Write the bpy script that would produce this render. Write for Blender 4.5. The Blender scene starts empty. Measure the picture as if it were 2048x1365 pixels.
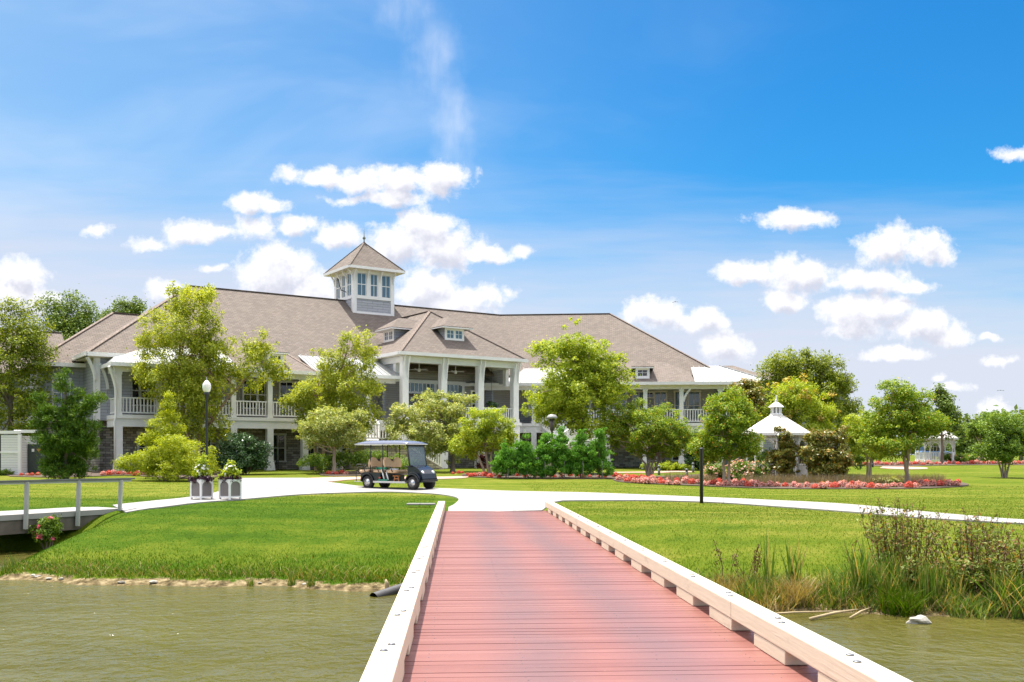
import bpy, bmesh, math, random
import numpy as np
from mathutils import Vector, Matrix
from mathutils.geometry import delaunay_2d_cdt

SC = bpy.context.scene
COL = SC.collection
R = math.radians
# ------------------------------------------------------------------ camera
FPX, U0, V0, CH = 1991.0, 1024.0, 910.0, 1.65      # focal length / principal point in photo pixels, eye height
cd = bpy.data.cameras.new('camera')
cam = bpy.data.objects.new('camera', cd)
COL.objects.link(cam)
cam.location = (0, 0, CH)
cam.rotation_euler = (R(90), 0, 0)
cd.sensor_width = 36.0
cd.lens = 35.0
cd.shift_y = (V0 - 682.5) / 2048.0
cd.clip_start = 0.1
cd.clip_end = 3000.0
SC.camera = cam

# ------------------------------------------------------------------ light and exposure
SHADOW = Vector((0.20, -0.28, -1.0))               # the way sunlight travels
sd = bpy.data.lights.new('sun', 'SUN')
sd.energy = 4.2
sd.angle = R(0.55)
sd.color = (1.0, 0.95, 0.86)
sun = bpy.data.objects.new('sun', sd)
COL.objects.link(sun)
sun.location = (0, 0, 60)
sun.rotation_euler = SHADOW.to_track_quat('-Z', 'Y').to_euler()
SC.view_settings.view_transform = 'Standard'
SC.view_settings.look = 'None'
SC.view_settings.exposure = 1.06
SC.view_settings.gamma = 1.0
SC.view_settings.use_curve_mapping = False
SC.cycles.use_denoising = True
SC.cycles.max_bounces = 6
SC.cycles.diffuse_bounces = 3
SC.cycles.glossy_bounces = 3
SC.cycles.transmission_bounces = 3
SC.cycles.caustics_reflective = False
SC.cycles.caustics_refractive = False
SC.cycles.sample_clamp_indirect = 6.0

# ------------------------------------------------------------------ sky with clouds
world = bpy.data.worlds.new('World')
SC.world = world
world.use_nodes = True
nt = world.node_tree
nt.nodes.clear()


class NG:
    """Small helper that adds nodes to a tree and wires them."""
    def __init__(self, tree):
        self.t = tree

    def n(self, typ, **kw):
        nd = self.t.nodes.new(typ)
        for k, v in kw.items():
            setattr(nd, k, v)
        return nd

    def put(self, sock, val):
        if hasattr(val, 'is_output'):
            self.t.links.new(val, sock)
        elif val is not None:
            sock.default_value = val

    def math(self, op, a, b=None, c=None, clamp=False):
        nd = self.n('ShaderNodeMath', operation=op, use_clamp=clamp)
        self.put(nd.inputs[0], a)
        self.put(nd.inputs[1], b)
        self.put(nd.inputs[2], c)
        return nd.outputs[0]

    def vec(self, op, a, b=None, c=None):
        nd = self.n('ShaderNodeVectorMath', operation=op)
        self.put(nd.inputs[0], a)
        self.put(nd.inputs[1], b)
        self.put(nd.inputs[2], c)
        return nd.outputs['Value'] if op in ('LENGTH', 'DOT_PRODUCT', 'DISTANCE') else nd.outputs[0]

    def noise(self, vec, scale, detail=4.0, rough=0.55, dist=0.0, out='Fac'):
        nd = self.n('ShaderNodeTexNoise')
        self.put(nd.inputs['Vector'], vec)
        nd.inputs['Scale'].default_value = scale
        nd.inputs['Detail'].default_value = detail
        nd.inputs['Roughness'].default_value = rough
        nd.inputs['Distortion'].default_value = dist
        return nd.outputs[out]

    def mapr(self, v, a, b, c=0.0, d=1.0, smooth=True):
        nd = self.n('ShaderNodeMapRange', interpolation_type='SMOOTHSTEP' if smooth else 'LINEAR')
        self.put(nd.inputs[0], v)
        for i, x in enumerate((a, b, c, d)):
            self.put(nd.inputs[1 + i], x)
        return nd.outputs[0]

    def mix(self, f, a, b, blend='MIX'):
        nd = self.n('ShaderNodeMix', data_type='RGBA', blend_type=blend)
        self.put(nd.inputs[0], f)
        self.put(nd.inputs[6], a)
        self.put(nd.inputs[7], b)
        return nd.outputs[2]

    def ramp(self, f, stops):
        nd = self.n('ShaderNodeValToRGB')
        self.put(nd.inputs[0], f)
        e = nd.color_ramp.elements
        while len(e) < len(stops):
            e.new(0.5)
        for i, (p, c) in enumerate(stops):
            e[i].position = p
            e[i].color = (*c, 1.0)
        return nd.outputs[0]

    def bump(self, h, strength=0.3, dist=0.02):
        nd = self.n('ShaderNodeBump')
        nd.inputs['Strength'].default_value = strength
        nd.inputs['Distance'].default_value = dist
        self.put(nd.inputs['Height'], h)
        return nd.outputs[0]


w = NG(nt)
sky = w.n('ShaderNodeTexSky', sky_type='NISHITA')
sky.sun_disc = False
sky.sun_elevation = math.atan(1.0 / math.hypot(SHADOW.x, SHADOW.y))
sky.sun_rotation = R(-35)
sky.altitude = 0
sky.air_density = 1.0
sky.dust_density = 0.6
sky.ozone_density = 1.5
geo = w.n('ShaderNodeTexCoord')
sep = w.n('ShaderNodeSeparateXYZ')
nt.links.new(geo.outputs['Generated'], sep.inputs[0])
dy = w.math('MAXIMUM', w.math('ABSOLUTE', sep.outputs[1]), 0.08)
px = w.math('DIVIDE', sep.outputs[0], dy)
pz = w.math('DIVIDE', sep.outputs[2], dy)
cmb = w.n('ShaderNodeCombineXYZ')
nt.links.new(px, cmb.inputs[0])
nt.links.new(pz, cmb.inputs[1])
P = cmb.outputs[0]
# billowing edges: push the lookup about before the clouds' rounded bodies are measured
wob = w.vec('SUBTRACT', w.noise(P, 26.0, 3.0, 0.6, out='Color'), (0.5, 0.5, 0.5))
PW = w.vec('MULTIPLY_ADD', wob, (0.030, 0.022, 0.0), P)
CLOUDS = [  # direction (as photo pixels) and half-widths of the rounded bodies that make up each cumulus
    (575, 348, 26, 18), (640, 358, 52, 24), (720, 362, 72, 32), (805, 362, 80, 36), (878, 362, 70, 44), (790, 398, 70, 22),
    (500, 405, 50, 24), (550, 414, 44, 12), (690, 399, 50, 10), (505, 455, 34, 24), (595, 452, 48, 26),
    (385, 464, 66, 28), (300, 486, 42, 16), (445, 464, 26, 13), (560, 548, 80, 62), (620, 580, 70, 52), (520, 560, 42, 50),
    (678, 470, 50, 30), (852, 458, 62, 46), (785, 492, 72, 44), (885, 500, 92, 46), (965, 512, 66, 22), (1040, 503, 26, 12),
    (850, 580, 84, 44), (905, 605, 100, 36), (985, 592, 34, 26), (40, 560, 68, 46), (20, 595, 80, 50), (75, 604, 50, 30),
    (1590, 441, 92, 23), (1785, 490, 82, 46), (1850, 502, 62, 42), (1888, 522, 34, 20), (1500, 546, 70, 28), (1600, 546, 104, 40),
    (1725, 562, 108, 26), (1800, 574, 66, 10), (1560, 606, 50, 26), (1705, 625, 78, 40), (1765, 615, 56, 34), (1850, 652, 88, 36),
    (1895, 672, 52, 20), (1305, 626, 76, 34), (1390, 644, 70, 26), (1452, 692, 52, 34), (1790, 706, 82, 20), (1712, 662, 50, 16),
    (1912, 772, 40, 9), (2030, 306, 40, 16), (190, 466, 28, 11), (335, 582, 50, 22), (1992, 818, 34, 22), (420, 534, 28, 9),
    (1880, 752, 16, 8), (1995, 722, 30, 8), (1975, 678, 20, 6)]


def cloud_density(q, detail):
    wb_ = w.vec('SUBTRACT', w.noise(q, 26.0, 3.0, 0.6, out='Color'), (0.5, 0.5, 0.5))
    qw = w.vec('MULTIPLY_ADD', wb_, (0.030, 0.022, 0.0), q)
    dm = None
    for (cu, cv, ru, rv) in CLOUDS:
        lv = w.vec('MULTIPLY_ADD', qw, (FPX / ru, FPX / rv, 0.0), (-(cu - U0) / ru, -(V0 - cv) / rv, 0.0))
        le = w.vec('LENGTH', lv)
        if ru < 46 or rv < 17:                             # little shreds stay thin and soft
            le = w.math('MULTIPLY_ADD', le, 0.56, 0.36)
        dm = le if dm is None else w.math('SMOOTH_MIN', dm, le, 0.22)
    lump = w.math('MULTIPLY_ADD', w.noise(q, 17.0, 4.0, 0.6), 1.15, -0.575)
    fine = w.math('MULTIPLY_ADD', w.noise(q, 48.0, detail, 0.68), 1.6, -0.80)
    return w.math('ADD', w.math('SUBTRACT', 1.0, dm), w.math('ADD', lump, fine))


dens = cloud_density(P, 7.0)
alpha = w.math('POWER', w.mapr(dens, -0.12, 0.50), 0.8)
# light comes from above: how much cloud stands over this point
over = cloud_density(w.vec('ADD', P, (-0.004, 0.013, 0.0)), 3.0)
shade = w.math('SUBTRACT', 1.0, w.math('MULTIPLY', w.mapr(over, 0.10, 0.95), w.mapr(dens, 1.15, 0.35, 0.35, 1.0)))
cloudc = w.mix(shade, (4.0, 4.1, 4.75, 1), (6.2, 6.2, 6.4, 1))
# cirrus: thin streaked veil and one tall wisp
CIR = [(812, 20, 60, 70), (868, 120, 62, 110), (905, 270, 50, 130)]
cmin = None
pc = w.vec('MULTIPLY_ADD', wob, (0.05, 0.05, 0.0), P)
for (cu, cv, ru, rv) in CIR:
    lv = w.vec('MULTIPLY_ADD', pc, (FPX / ru, FPX / rv, 0.0), (-(cu - U0) / ru, -(V0 - cv) / rv, 0.0))
    le = w.vec('LENGTH', lv)
    cmin = le if cmin is None else w.math('SMOOTH_MIN', cmin, le, 0.3)
wisp = w.math('MULTIPLY', w.mapr(cmin, 1.25, 0.1), w.mapr(w.noise(w.vec('MULTIPLY', P, (2.2, 0.7, 1.0)), 9.0, 5.0, 0.6), 0.25, 0.75))
veil = w.mapr(w.noise(w.vec('MULTIPLY', w.vec('ADD', P, (3.1, 1.7, 0.0)), (1.0, 2.4, 1.0)), 2.6, 4.0, 0.55, 0.6), 0.46, 0.86)
veil = w.math('MULTIPLY', veil, w.mapr(px, 0.45, -0.5))
thin = w.math('ADD', w.math('MULTIPLY', wisp, 0.42), w.math('MULTIPLY', veil, 0.40), clamp=True)
# the clear air itself
hs = w.n('ShaderNodeHueSaturation')
hs.inputs['Saturation'].default_value = 1.38
hs.inputs['Value'].default_value = 1.0
nt.links.new(sky.outputs[0], hs.inputs['Color'])
air = w.mix(1.0, hs.outputs[0], (0.25, 0.75, 0.89, 1), 'MULTIPLY')
air = w.mix(w.math('MULTIPLY', w.mapr(px, 0.35, -0.75), 0.46), air, (3.4, 4.5, 5.5, 1))
# milky air towards the horizon, in long level streaks, reaching higher on the left
streak = w.math('MULTIPLY_ADD', w.noise(w.vec('MULTIPLY', P, (1.1, 9.0, 1.0)), 2.2, 4.0, 0.6), 0.16, -0.08)
lvl = w.math('ADD', w.math('ADD', pz, streak), w.math('MULTIPLY', w.math('MINIMUM', px, 0.0), 0.10))
low = w.math('MULTIPLY', w.mapr(lvl, 0.30, 0.08), 0.95)
air = w.mix(low, air, (4.3, 4.45, 5.15, 1))
# overhead, above the frame: bright white added to the sky as neutral fill light
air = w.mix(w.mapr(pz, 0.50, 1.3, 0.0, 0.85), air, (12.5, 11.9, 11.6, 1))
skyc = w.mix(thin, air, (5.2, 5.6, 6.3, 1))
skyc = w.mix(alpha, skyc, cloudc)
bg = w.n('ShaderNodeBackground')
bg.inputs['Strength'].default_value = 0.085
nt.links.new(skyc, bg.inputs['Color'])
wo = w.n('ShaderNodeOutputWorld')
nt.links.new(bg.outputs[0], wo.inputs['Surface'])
world.cycles.sampling_method = 'MANUAL'
world.cycles.sample_map_resolution = 512


# ------------------------------------------------------------------ materials
MATS = {}


def newmat(name):
    m = bpy.data.materials.new(name)
    m.use_nodes = True
    t = m.node_tree
    for nd in list(t.nodes):
        t.nodes.remove(nd)
    g = NG(t)
    out = g.n('ShaderNodeOutputMaterial')
    b = g.n('ShaderNodeBsdfPrincipled')
    t.links.new(b.outputs[0], out.inputs['Surface'])
    MATS[name] = m
    return m, g, b, out


def plain(name, col, rough=0.5, var=0.12, scale=3.0, bump=0.0, bscale=40.0, metal=0.0, spec=0.5, coat=0.0, stretch=(1, 1, 1)):
    """Paint, metal, fabric, stone dust: a colour that wanders a little, with fine relief."""
    m, g, b, out = newmat(name)
    tc = g.n('ShaderNodeTexCoord')
    v = g.vec('MULTIPLY', tc.outputs['Object'], stretch)
    n1 = g.noise(v, scale, 5.0, 0.6)
    lo = tuple(c * (1 - var) for c in col)
    hi = tuple(min(1, c * (1 + var)) for c in col)
    g.put(b.inputs['Base Color'], g.ramp(n1, [(0.3, lo), (0.7, hi)]))
    b.inputs['Metallic'].default_value = metal
    b.inputs['Specular IOR Level'].default_value = spec
    b.inputs['Coat Weight'].default_value = coat
    g.put(b.inputs['Roughness'], g.mapr(g.noise(v, scale * 4, 3.0), 0.2, 0.8, max(0.02, rough * 0.8), min(1, rough * 1.2)))
    if bump:
        g.put(b.inputs['Normal'], g.bump(g.noise(v, bscale, 5.0, 0.6), bump, 0.01))
    return m


def bricky(name, c1, c2, mortar, bw, rh, msize=0.012, rough=0.85, bump=0.6, offset=0.5, noise=0.25, squash=1.0, ms=0.1):
    """Courses laid in metres on the mesh's own UVs: shingles, stone, brick, lap siding."""
    m, g, b, out = newmat(name)
    tc = g.n('ShaderNodeTexCoord')
    uv = tc.outputs['UV']
    wv = g.vec('MULTIPLY_ADD', g.vec('SUBTRACT', g.noise(uv, 1.6 / rh * 0.25, 2.0, out='Color'), (0.5, 0.5, 0.5)), (bw * 0.10, rh * 0.22, 0), uv)
    br = g.n('ShaderNodeTexBrick', offset=offset, squash=squash)
    g.put(br.inputs['Vector'], wv)
    br.inputs['Color1'].default_value = (*c1, 1)
    br.inputs['Color2'].default_value = (*c2, 1)
    br.inputs['Mortar'].default_value = (*mortar, 1)
    br.inputs['Scale'].default_value = 1.0
    br.inputs['Mortar Size'].default_value = msize
    br.inputs['Mortar Smooth'].default_value = ms
    br.inputs['Bias'].default_value = 0.0
    br.inputs['Brick Width'].default_value = bw
    br.inputs['Row Height'].default_value = rh
    n1 = g.noise(uv, 0.35, 5.0, 0.6)
    n2 = g.noise(uv, 9.0, 4.0, 0.6)
    f = g.math('MULTIPLY_ADD', g.math('ADD', n1, n2), noise, 1.0 - noise)
    c = g.vec('SCALE', br.outputs[0])
    c.node.inputs['Scale'].default_value = 1.0
    g.put(c.node.inputs['Scale'], f)
    g.put(b.inputs['Base Color'], c)
    b.inputs['Roughness'].default_value = rough
    b.inputs['Specular IOR Level'].default_value = 0.3
    h = g.math('ADD', g.math('MULTIPLY', br.outputs['Fac'], -1.0), g.math('MULTIPLY', n2, 0.5))
    g.put(b.inputs['Normal'], g.bump(h, bump, 0.012))
    return m


def leafmat(name, dark, mid, light, trans=0.38, rough=0.5, odd=None, oddf=0.0, spec=0.22, tint=(1.45, 1.3, 0.40, 1)):
    m, g, b, out = newmat(name)
    ge = g.n('ShaderNodeNewGeometry')
    tc = g.n('ShaderNodeTexCoord')
    n1 = g.noise(tc.outputs['Object'], 0.55, 3.0, 0.6)
    f = g.math('ADD', g.math('MULTIPLY', ge.outputs['Random Per Island'], 0.62), g.math('MULTIPLY', n1, 0.40))
    c = g.ramp(f, [(0.12, dark), (0.5, mid), (0.9, light)])
    if odd:
        sel = g.math('GREATER_THAN', g.math('FRACT', g.math('MULTIPLY', ge.outputs['Random Per Island'], 37.7)), 1.0 - oddf)
        c = g.mix(sel, c, (*odd, 1))
    g.put(b.inputs['Base Color'], c)
    b.inputs['Roughness'].default_value = rough
    b.inputs['Specular IOR Level'].default_value = spec
    tr = g.n('ShaderNodeBsdfTranslucent')
    g.put(tr.inputs['Color'], g.mix(1.0, c, tint, 'MULTIPLY'))
    mx = g.n('ShaderNodeMixShader')
    mx.inputs[0].default_value = trans
    m.node_tree.links.new(b.outputs[0], mx.inputs[1])
    m.node_tree.links.new(tr.outputs[0], mx.inputs[2])
    m.node_tree.links.new(mx.outputs[0], out.inputs['Surface'])
    return m


white = plain('white_paint', (0.84, 0.825, 0.82), 0.45, 0.05, 1.5, 0.05, 30)
cream = plain('cream_paint', (0.66, 0.60, 0.50), 0.5, 0.05)
greytrim = plain('grey_paint', (0.38, 0.38, 0.40), 0.55, 0.08)
shingle = bricky('roof_shingle', (0.160, 0.132, 0.115), (0.215, 0.178, 0.155), (0.100, 0.084, 0.073), 0.32, 0.165, 0.012, 0.9, 0.7, noise=0.15)
siding = bricky('grey_siding', (0.41, 0.42, 0.46), (0.455, 0.465, 0.51), (0.22, 0.225, 0.25), 0.9, 0.19, 0.012, 0.7, 0.8, noise=0.12)
taupe = bricky('taupe_siding', (0.37, 0.345, 0.325), (0.41, 0.385, 0.36), (0.22, 0.205, 0.19), 1.4, 0.16, 0.010, 0.7, 0.7, noise=0.12)
stone = bricky('field_stone', (0.24, 0.205, 0.18), (0.62, 0.555, 0.49), (0.13, 0.115, 0.10), 0.40, 0.155, 0.016, 0.9, 1.0, 0.37, 0.45, ms=0.5)
brick = bricky('paving_brick', (0.46, 0.25, 0.20), (0.55, 0.33, 0.27), (0.42, 0.36, 0.32), 0.21, 0.105, 0.008, 0.85, 0.4)
metalroof = plain('pale_metal_roof', (0.37, 0.38, 0.38), 0.38, 0.06, 0.6, spec=0.5)
darkmetal = plain('black_metal', (0.022, 0.024, 0.028), 0.45, 0.2, 6)
greenmetal = plain('green_metal', (0.045, 0.06, 0.05), 0.5, 0.15, 4)
steel = plain('bright_steel', (0.62, 0.62, 0.62), 0.28, 0.06, 8, metal=0.9)
wood_door = plain('brown_door', (0.12, 0.062, 0.035), 0.45, 0.25, 3, stretch=(8, 8, 0.6))
orangewood = plain('orange_wood', (0.40, 0.14, 0.035), 0.5, 0.2, 3)
bark = plain('grey_brown_bark', (0.20, 0.15, 0.11), 0.9, 0.35, 5, 0.8, 22, stretch=(1, 1, 0.3))
birchbark = plain('peeling_birch_bark', (0.33, 0.22, 0.15), 0.85, 0.4, 7, 0.8, 26, stretch=(1, 1, 2.0))
palebark = plain('smooth_pale_bark', (0.40, 0.30, 0.22), 0.7, 0.25, 4, 0.3, 18, stretch=(1, 1, 0.3))
mulch = plain('dark_mulch', (0.085, 0.058, 0.04), 0.95, 0.5, 14, 0.9, 30)
rockm = plain('pale_rock', (0.36, 0.34, 0.30), 0.9, 0.3, 5, 0.8, 12)
driftm = plain('bleached_wood', (0.46, 0.36, 0.22), 0.9, 0.25, 4, 0.5, 20)
pipem = plain('corrugated_plastic', (0.07, 0.07, 0.078), 0.5, 0.15, 6)

# glass seen from outside by day: pale curtains behind reflective panes
m, g, b, out = newmat('window_glass')
tc = g.n('ShaderNodeTexCoord')
sx = g.n('ShaderNodeSeparateXYZ')
g.put(sx.inputs[0], tc.outputs['UV'])
fold = g.math('SINE', g.math('MULTIPLY', sx.outputs[0], 55.0))
cc = g.mix(g.mapr(fold, -1.0, 1.0), (0.10, 0.145, 0.19, 1), (0.16, 0.215, 0.26, 1))
g.put(b.inputs['Base Color'], cc)
b.inputs['Roughness'].default_value = 0.04
b.inputs['Specular IOR Level'].default_value = 0.9
glass = m
m, g, b, out = newmat('dark_window_glass')
b.inputs['Base Color'].default_value = (0.018, 0.022, 0.026, 1)
b.inputs['Roughness'].default_value = 0.04
b.inputs['Specular IOR Level'].default_value = 0.9
darkglass = m
m, g, b, out = newmat('clear_screen')
b.inputs['Base Color'].default_value = (0.16, 0.20, 0.24, 1)
b.inputs['Roughness'].default_value = 0.05
b.inputs['Alpha'].default_value = 0.62
screen = m
m, g, b, out = newmat('milky_globe')
b.inputs['Base Color'].default_value = (0.86, 0.86, 0.84, 1)
b.inputs['Roughness'].default_value = 0.3
b.inputs['Subsurface Weight'].default_value = 0.3
globe = m

# foliage tones
birchleaf = leafmat('birch_leaf', (0.133, 0.196, 0.018), (0.343, 0.414, 0.041), (0.600, 0.621, 0.089), 0.42)
limeleaf = leafmat('lime_leaf', (0.156, 0.250, 0.017), (0.342, 0.450, 0.036), (0.561, 0.599, 0.072), 0.42)
myrtleleaf = leafmat('myrtle_leaf', (0.074, 0.168, 0.012), (0.222, 0.345, 0.023), (0.472, 0.517, 0.052), 0.36, odd=(0.576, 0.296, 0.046), oddf=0.02)
deepleaf = leafmat('deep_green_leaf', (0.056, 0.123, 0.015), (0.143, 0.248, 0.026), (0.288, 0.385, 0.046), 0.32)
silverleaf = leafmat('silvery_leaf', (0.150, 0.206, 0.040), (0.319, 0.388, 0.095), (0.575, 0.613, 0.240), 0.38, odd=(0.725, 0.712, 0.400), oddf=0.12)
coniferleaf = leafmat('conifer_spray', (0.035, 0.090, 0.010), (0.080, 0.173, 0.014), (0.182, 0.268, 0.021), 0.25, 0.6)
thujaleaf = leafmat('thuja_spray', (0.056, 0.184, 0.024), (0.128, 0.333, 0.038), (0.281, 0.492, 0.061), 0.28, 0.6)
yellowleaf = leafmat('golden_shrub_leaf', (0.162, 0.222, 0.009), (0.335, 0.409, 0.017), (0.521, 0.575, 0.046), 0.40)
magnolialeaf = leafmat('magnolia_leaf', (0.074, 0.101, 0.012), (0.182, 0.196, 0.024), (0.405, 0.378, 0.075), 0.2, 0.35, odd=(0.405, 0.238, 0.050), oddf=0.14, spec=0.4)
camellialeaf = leafmat('camellia_leaf', (0.023, 0.064, 0.017), (0.052, 0.126, 0.031), (0.121, 0.210, 0.070), 0.15, 0.25, spec=0.5)
farleaf = leafmat('far_leaf', (0.070, 0.128, 0.023), (0.139, 0.220, 0.037), (0.253, 0.323, 0.057), 0.3)
grassm = leafmat('grass_blade', (0.033, 0.076, 0.002), (0.063, 0.119, 0.004), (0.121, 0.160, 0.009), 0.36, 0.75, spec=0.08, tint=(1.1, 1.25, 0.3, 1))
lushm = leafmat('lush_grass_blade', (0.021, 0.061, 0.001), (0.043, 0.099, 0.002), (0.090, 0.142, 0.006), 0.36, 0.75, spec=0.06, tint=(1.0, 1.25, 0.3, 1))
reedleaf = leafmat('reed_blade', (0.046, 0.111, 0.016), (0.098, 0.195, 0.026), (0.247, 0.286, 0.078), 0.35, odd=(0.468, 0.351, 0.156), oddf=0.16)
strawleaf = leafmat('straw_blade', (0.192, 0.144, 0.054), (0.324, 0.240, 0.096), (0.480, 0.396, 0.192), 0.3)
seedm = leafmat('seed_head', (0.055, 0.030, 0.016), (0.115, 0.062, 0.032), (0.220, 0.130, 0.060), 0.15)
weedleaf = leafmat('weed_leaf', (0.079, 0.127, 0.022), (0.157, 0.229, 0.043), (0.372, 0.423, 0.125), 0.35, odd=(0.286, 0.169, 0.070), oddf=0.25)
redpetal = leafmat('red_petal', (0.48, 0.050, 0.035), (0.66, 0.105, 0.080), (0.76, 0.26, 0.21), 0.25)
pinkpetal = leafmat('pink_petal', (0.600, 0.200, 0.200), (0.740, 0.360, 0.340), (0.800, 0.600, 0.540), 0.25, odd=(0.300, 0.060, 0.050), oddf=0.16)
rosepetal = leafmat('rose_petal', (0.660, 0.320, 0.280), (0.760, 0.500, 0.440), (0.800, 0.700, 0.620), 0.25)
hotpetal = leafmat('hot_pink_petal', (0.620, 0.060, 0.160), (0.720, 0.160, 0.270), (0.780, 0.450, 0.450), 0.25)
whitepetal = leafmat('white_petal', (0.740, 0.740, 0.660), (0.800, 0.800, 0.780), (0.800, 0.800, 0.800), 0.2)
purpleleaf = leafmat('purple_leaf', (0.022, 0.010, 0.022), (0.055, 0.022, 0.050), (0.130, 0.070, 0.110), 0.2)
goldpetal = leafmat('gold_blossom', (0.324, 0.231, 0.036), (0.468, 0.367, 0.072), (0.558, 0.504, 0.168), 0.3)
lavender = leafmat('lavender_stem', (0.140, 0.130, 0.070), (0.240, 0.200, 0.140), (0.340, 0.270, 0.240), 0.3)


# ------------------------------------------------------------------ mesh builder and object helpers
def unit(v):
    v = Vector(v)
    return v.normalized() if v.length > 1e-9 else Vector((0, 0, 1))


class MB:
    def __init__(self, M=None):
        self.v, self.f, self.m, self.s = [], [], [], []
        self.M = M

    def add(self, vs, fs, mi=0, smooth=False):
        o = len(self.v)
        if self.M is not None:
            vs = [self.M @ Vector(p) for p in vs]
        self.v.extend(tuple(p) for p in vs)
        self.f.extend(tuple(o + i for i in f) for f in fs)
        self.m.extend([mi] * len(fs))
        self.s.extend([smooth] * len(fs))
        return self

    def box(self, x0, x1, y0, y1, z0, z1, mi=0):
        x0, x1 = min(x0, x1), max(x0, x1)
        y0, y1 = min(y0, y1), max(y0, y1)
        z0, z1 = min(z0, z1), max(z0, z1)
        vs = [(x, y, z) for z in (z0, z1) for y in (y0, y1) for x in (x0, x1)]
        return self.add(vs, [(0, 2, 3, 1), (4, 5, 7, 6), (0, 1, 5, 4), (2, 6, 7, 3), (0, 4, 6, 2), (1, 3, 7, 5)], mi)

    def bar(self, p, q, wd, ht, mi=0, up=(0, 0, 1)):
        p, q = Vector(p), Vector(q)
        d = unit(q - p)
        s = d.cross(Vector(up))
        s = unit(s) if s.length > 1e-6 else Vector((1, 0, 0))
        u = s.cross(d)
        vs = []
        for c in (p, q):
            for a, bb in ((-1, -1), (1, -1), (1, 1), (-1, 1)):
                vs.append(c + s * (a * wd / 2) + u * (bb * ht / 2))
        return self.add(vs, [(3, 2, 1, 0), (4, 5, 6, 7), (0, 1, 5, 4), (1, 2, 6, 5), (2, 3, 7, 6), (3, 0, 4, 7)], mi)

    def tube(self, pts, rad, n=8, mi=0, cap=True, smooth=True):
        pts = [Vector(p) for p in pts]
        if not hasattr(rad, '__len__'):
            rad = [rad] * len(pts)
        vs, fs = [], []
        ref = None
        for i, p in enumerate(pts):
            d = unit(pts[min(i + 1, len(pts) - 1)] - pts[max(i - 1, 0)])
            if ref is None:
                ref = Vector((1, 0, 0)) if abs(d.x) < 0.8 else Vector((0, 1, 0))
            a = unit(ref - d * ref.dot(d))
            ref = a
            c = d.cross(a)
            for k in range(n):
                t = 2 * math.pi * k / n
                vs.append(p + (a * math.cos(t) + c * math.sin(t)) * rad[i])
        for i in range(len(pts) - 1):
            for k in range(n):
                k2 = (k + 1) % n
                fs.append((i * n + k, i * n + k2, (i + 1) * n + k2, (i + 1) * n + k))
        if cap:
            fs.append(tuple(reversed(range(n))))
            fs.append(tuple((len(pts) - 1) * n + k for k in range(n)))
        return self.add(vs, fs, mi, smooth)

    def lathe(self, prof, n=16, c=(0, 0), mi=0, smooth=True, rot=0.0):
        vs, fs = [], []
        for r, z in prof:
            for k in range(n):
                t = 2 * math.pi * k / n + rot
                vs.append((c[0] + r * math.cos(t), c[1] + r * math.sin(t), z))
        for i in range(len(prof) - 1):
            for k in range(n):
                k2 = (k + 1) % n
                fs.append((i * n + k, i * n + k2, (i + 1) * n + k2, (i + 1) * n + k))
        fs.append(tuple(reversed(range(n))))
        fs.append(tuple((len(prof) - 1) * n + k for k in range(n)))
        return self.add(vs, fs, mi, smooth)

    def prism(self, poly, vec, mi=0):
        """Closed 3-D outline pushed along vec."""
        n = len(poly)
        a = [Vector(p) for p in poly]
        bq = [p + Vector(vec) for p in a]
        fs = [tuple(range(n)), tuple(reversed(range(n, 2 * n)))]
        fs += [(i, n + i, n + (i + 1) % n, (i + 1) % n) for i in range(n)]
        return self.add(a + bq, fs, mi)

    def slab(self, poly, th=0.12, mi=0, mi2=None):
        """Roof plane: outline given from above with thickness downwards."""
        return self.prism(poly, (0, 0, -th), mi)

    def build(self, name, mats, parent=None, bevel=0.0, loc=None, fix=True):
        me = bpy.data.meshes.new(name)
        me.from_pydata(self.v, [], self.f)
        if not isinstance(mats, (list, tuple)):
            mats = [mats]
        for mm in mats:
            me.materials.append(mm)
        me.polygons.foreach_set('material_index', self.m)
        me.polygons.foreach_set('use_smooth', self.s)
        if fix:
            bm = bmesh.new()
            bm.from_mesh(me)
            bmesh.ops.recalc_face_normals(bm, faces=bm.faces)
            bm.to_mesh(me)
            bm.free()
        uvl = me.uv_layers.new(name='metres')
        uv = []
        for p in me.polygons:
            n = p.normal
            t = Vector((-n.y, n.x, 0))
            t = t.normalized() if t.length > 1e-4 else Vector((1, 0, 0))
            bt = n.cross(t)
            for vi in p.vertices:
                co = me.vertices[vi].co
                uv.extend((co.dot(t), co.dot(bt)))
        uvl.data.foreach_set('uv', uv)
        o = bpy.data.objects.new(name, me)
        COL.objects.link(o)
        if parent is not None:
            o.parent = parent
        if loc is not None:
            o.location = loc
        if bevel:
            md = o.modifiers.new('bevel', 'BEVEL')
            md.width = bevel
            md.segments = 2
            md.limit_method = 'ANGLE'
        return o


def tag(o, label=None, cat=None, group=None, kind=None):
    for k, val in (('label', label), ('category', cat), ('group', group), ('kind', kind)):
        if val:
            o[k] = val
    return o


def thing(name, label, cat, loc=(0, 0, 0), rz=0.0, group=None):
    o = bpy.data.objects.new(name, None)
    COL.objects.link(o)
    o.location = loc
    o.rotation_euler = (0, 0, rz)
    o.empty_display_size = 0.3
    return tag(o, label, cat, group)


KIDS = {}


def copy_tree(o, parent=None, label=None):
    c = o.copy()
    COL.objects.link(c)
    if parent is not None:
        c.parent = parent
    if label:
        c['label'] = label
    for ch in o.children:
        copy_tree(ch, c)
    return c


# ------------------------------------------------------------------ lie of the land
def sm(a, b, x):
    t = np.clip((np.asarray(x, float) - a) / (b - a), 0, 1)
    return t * t * (3 - 2 * t)


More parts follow.
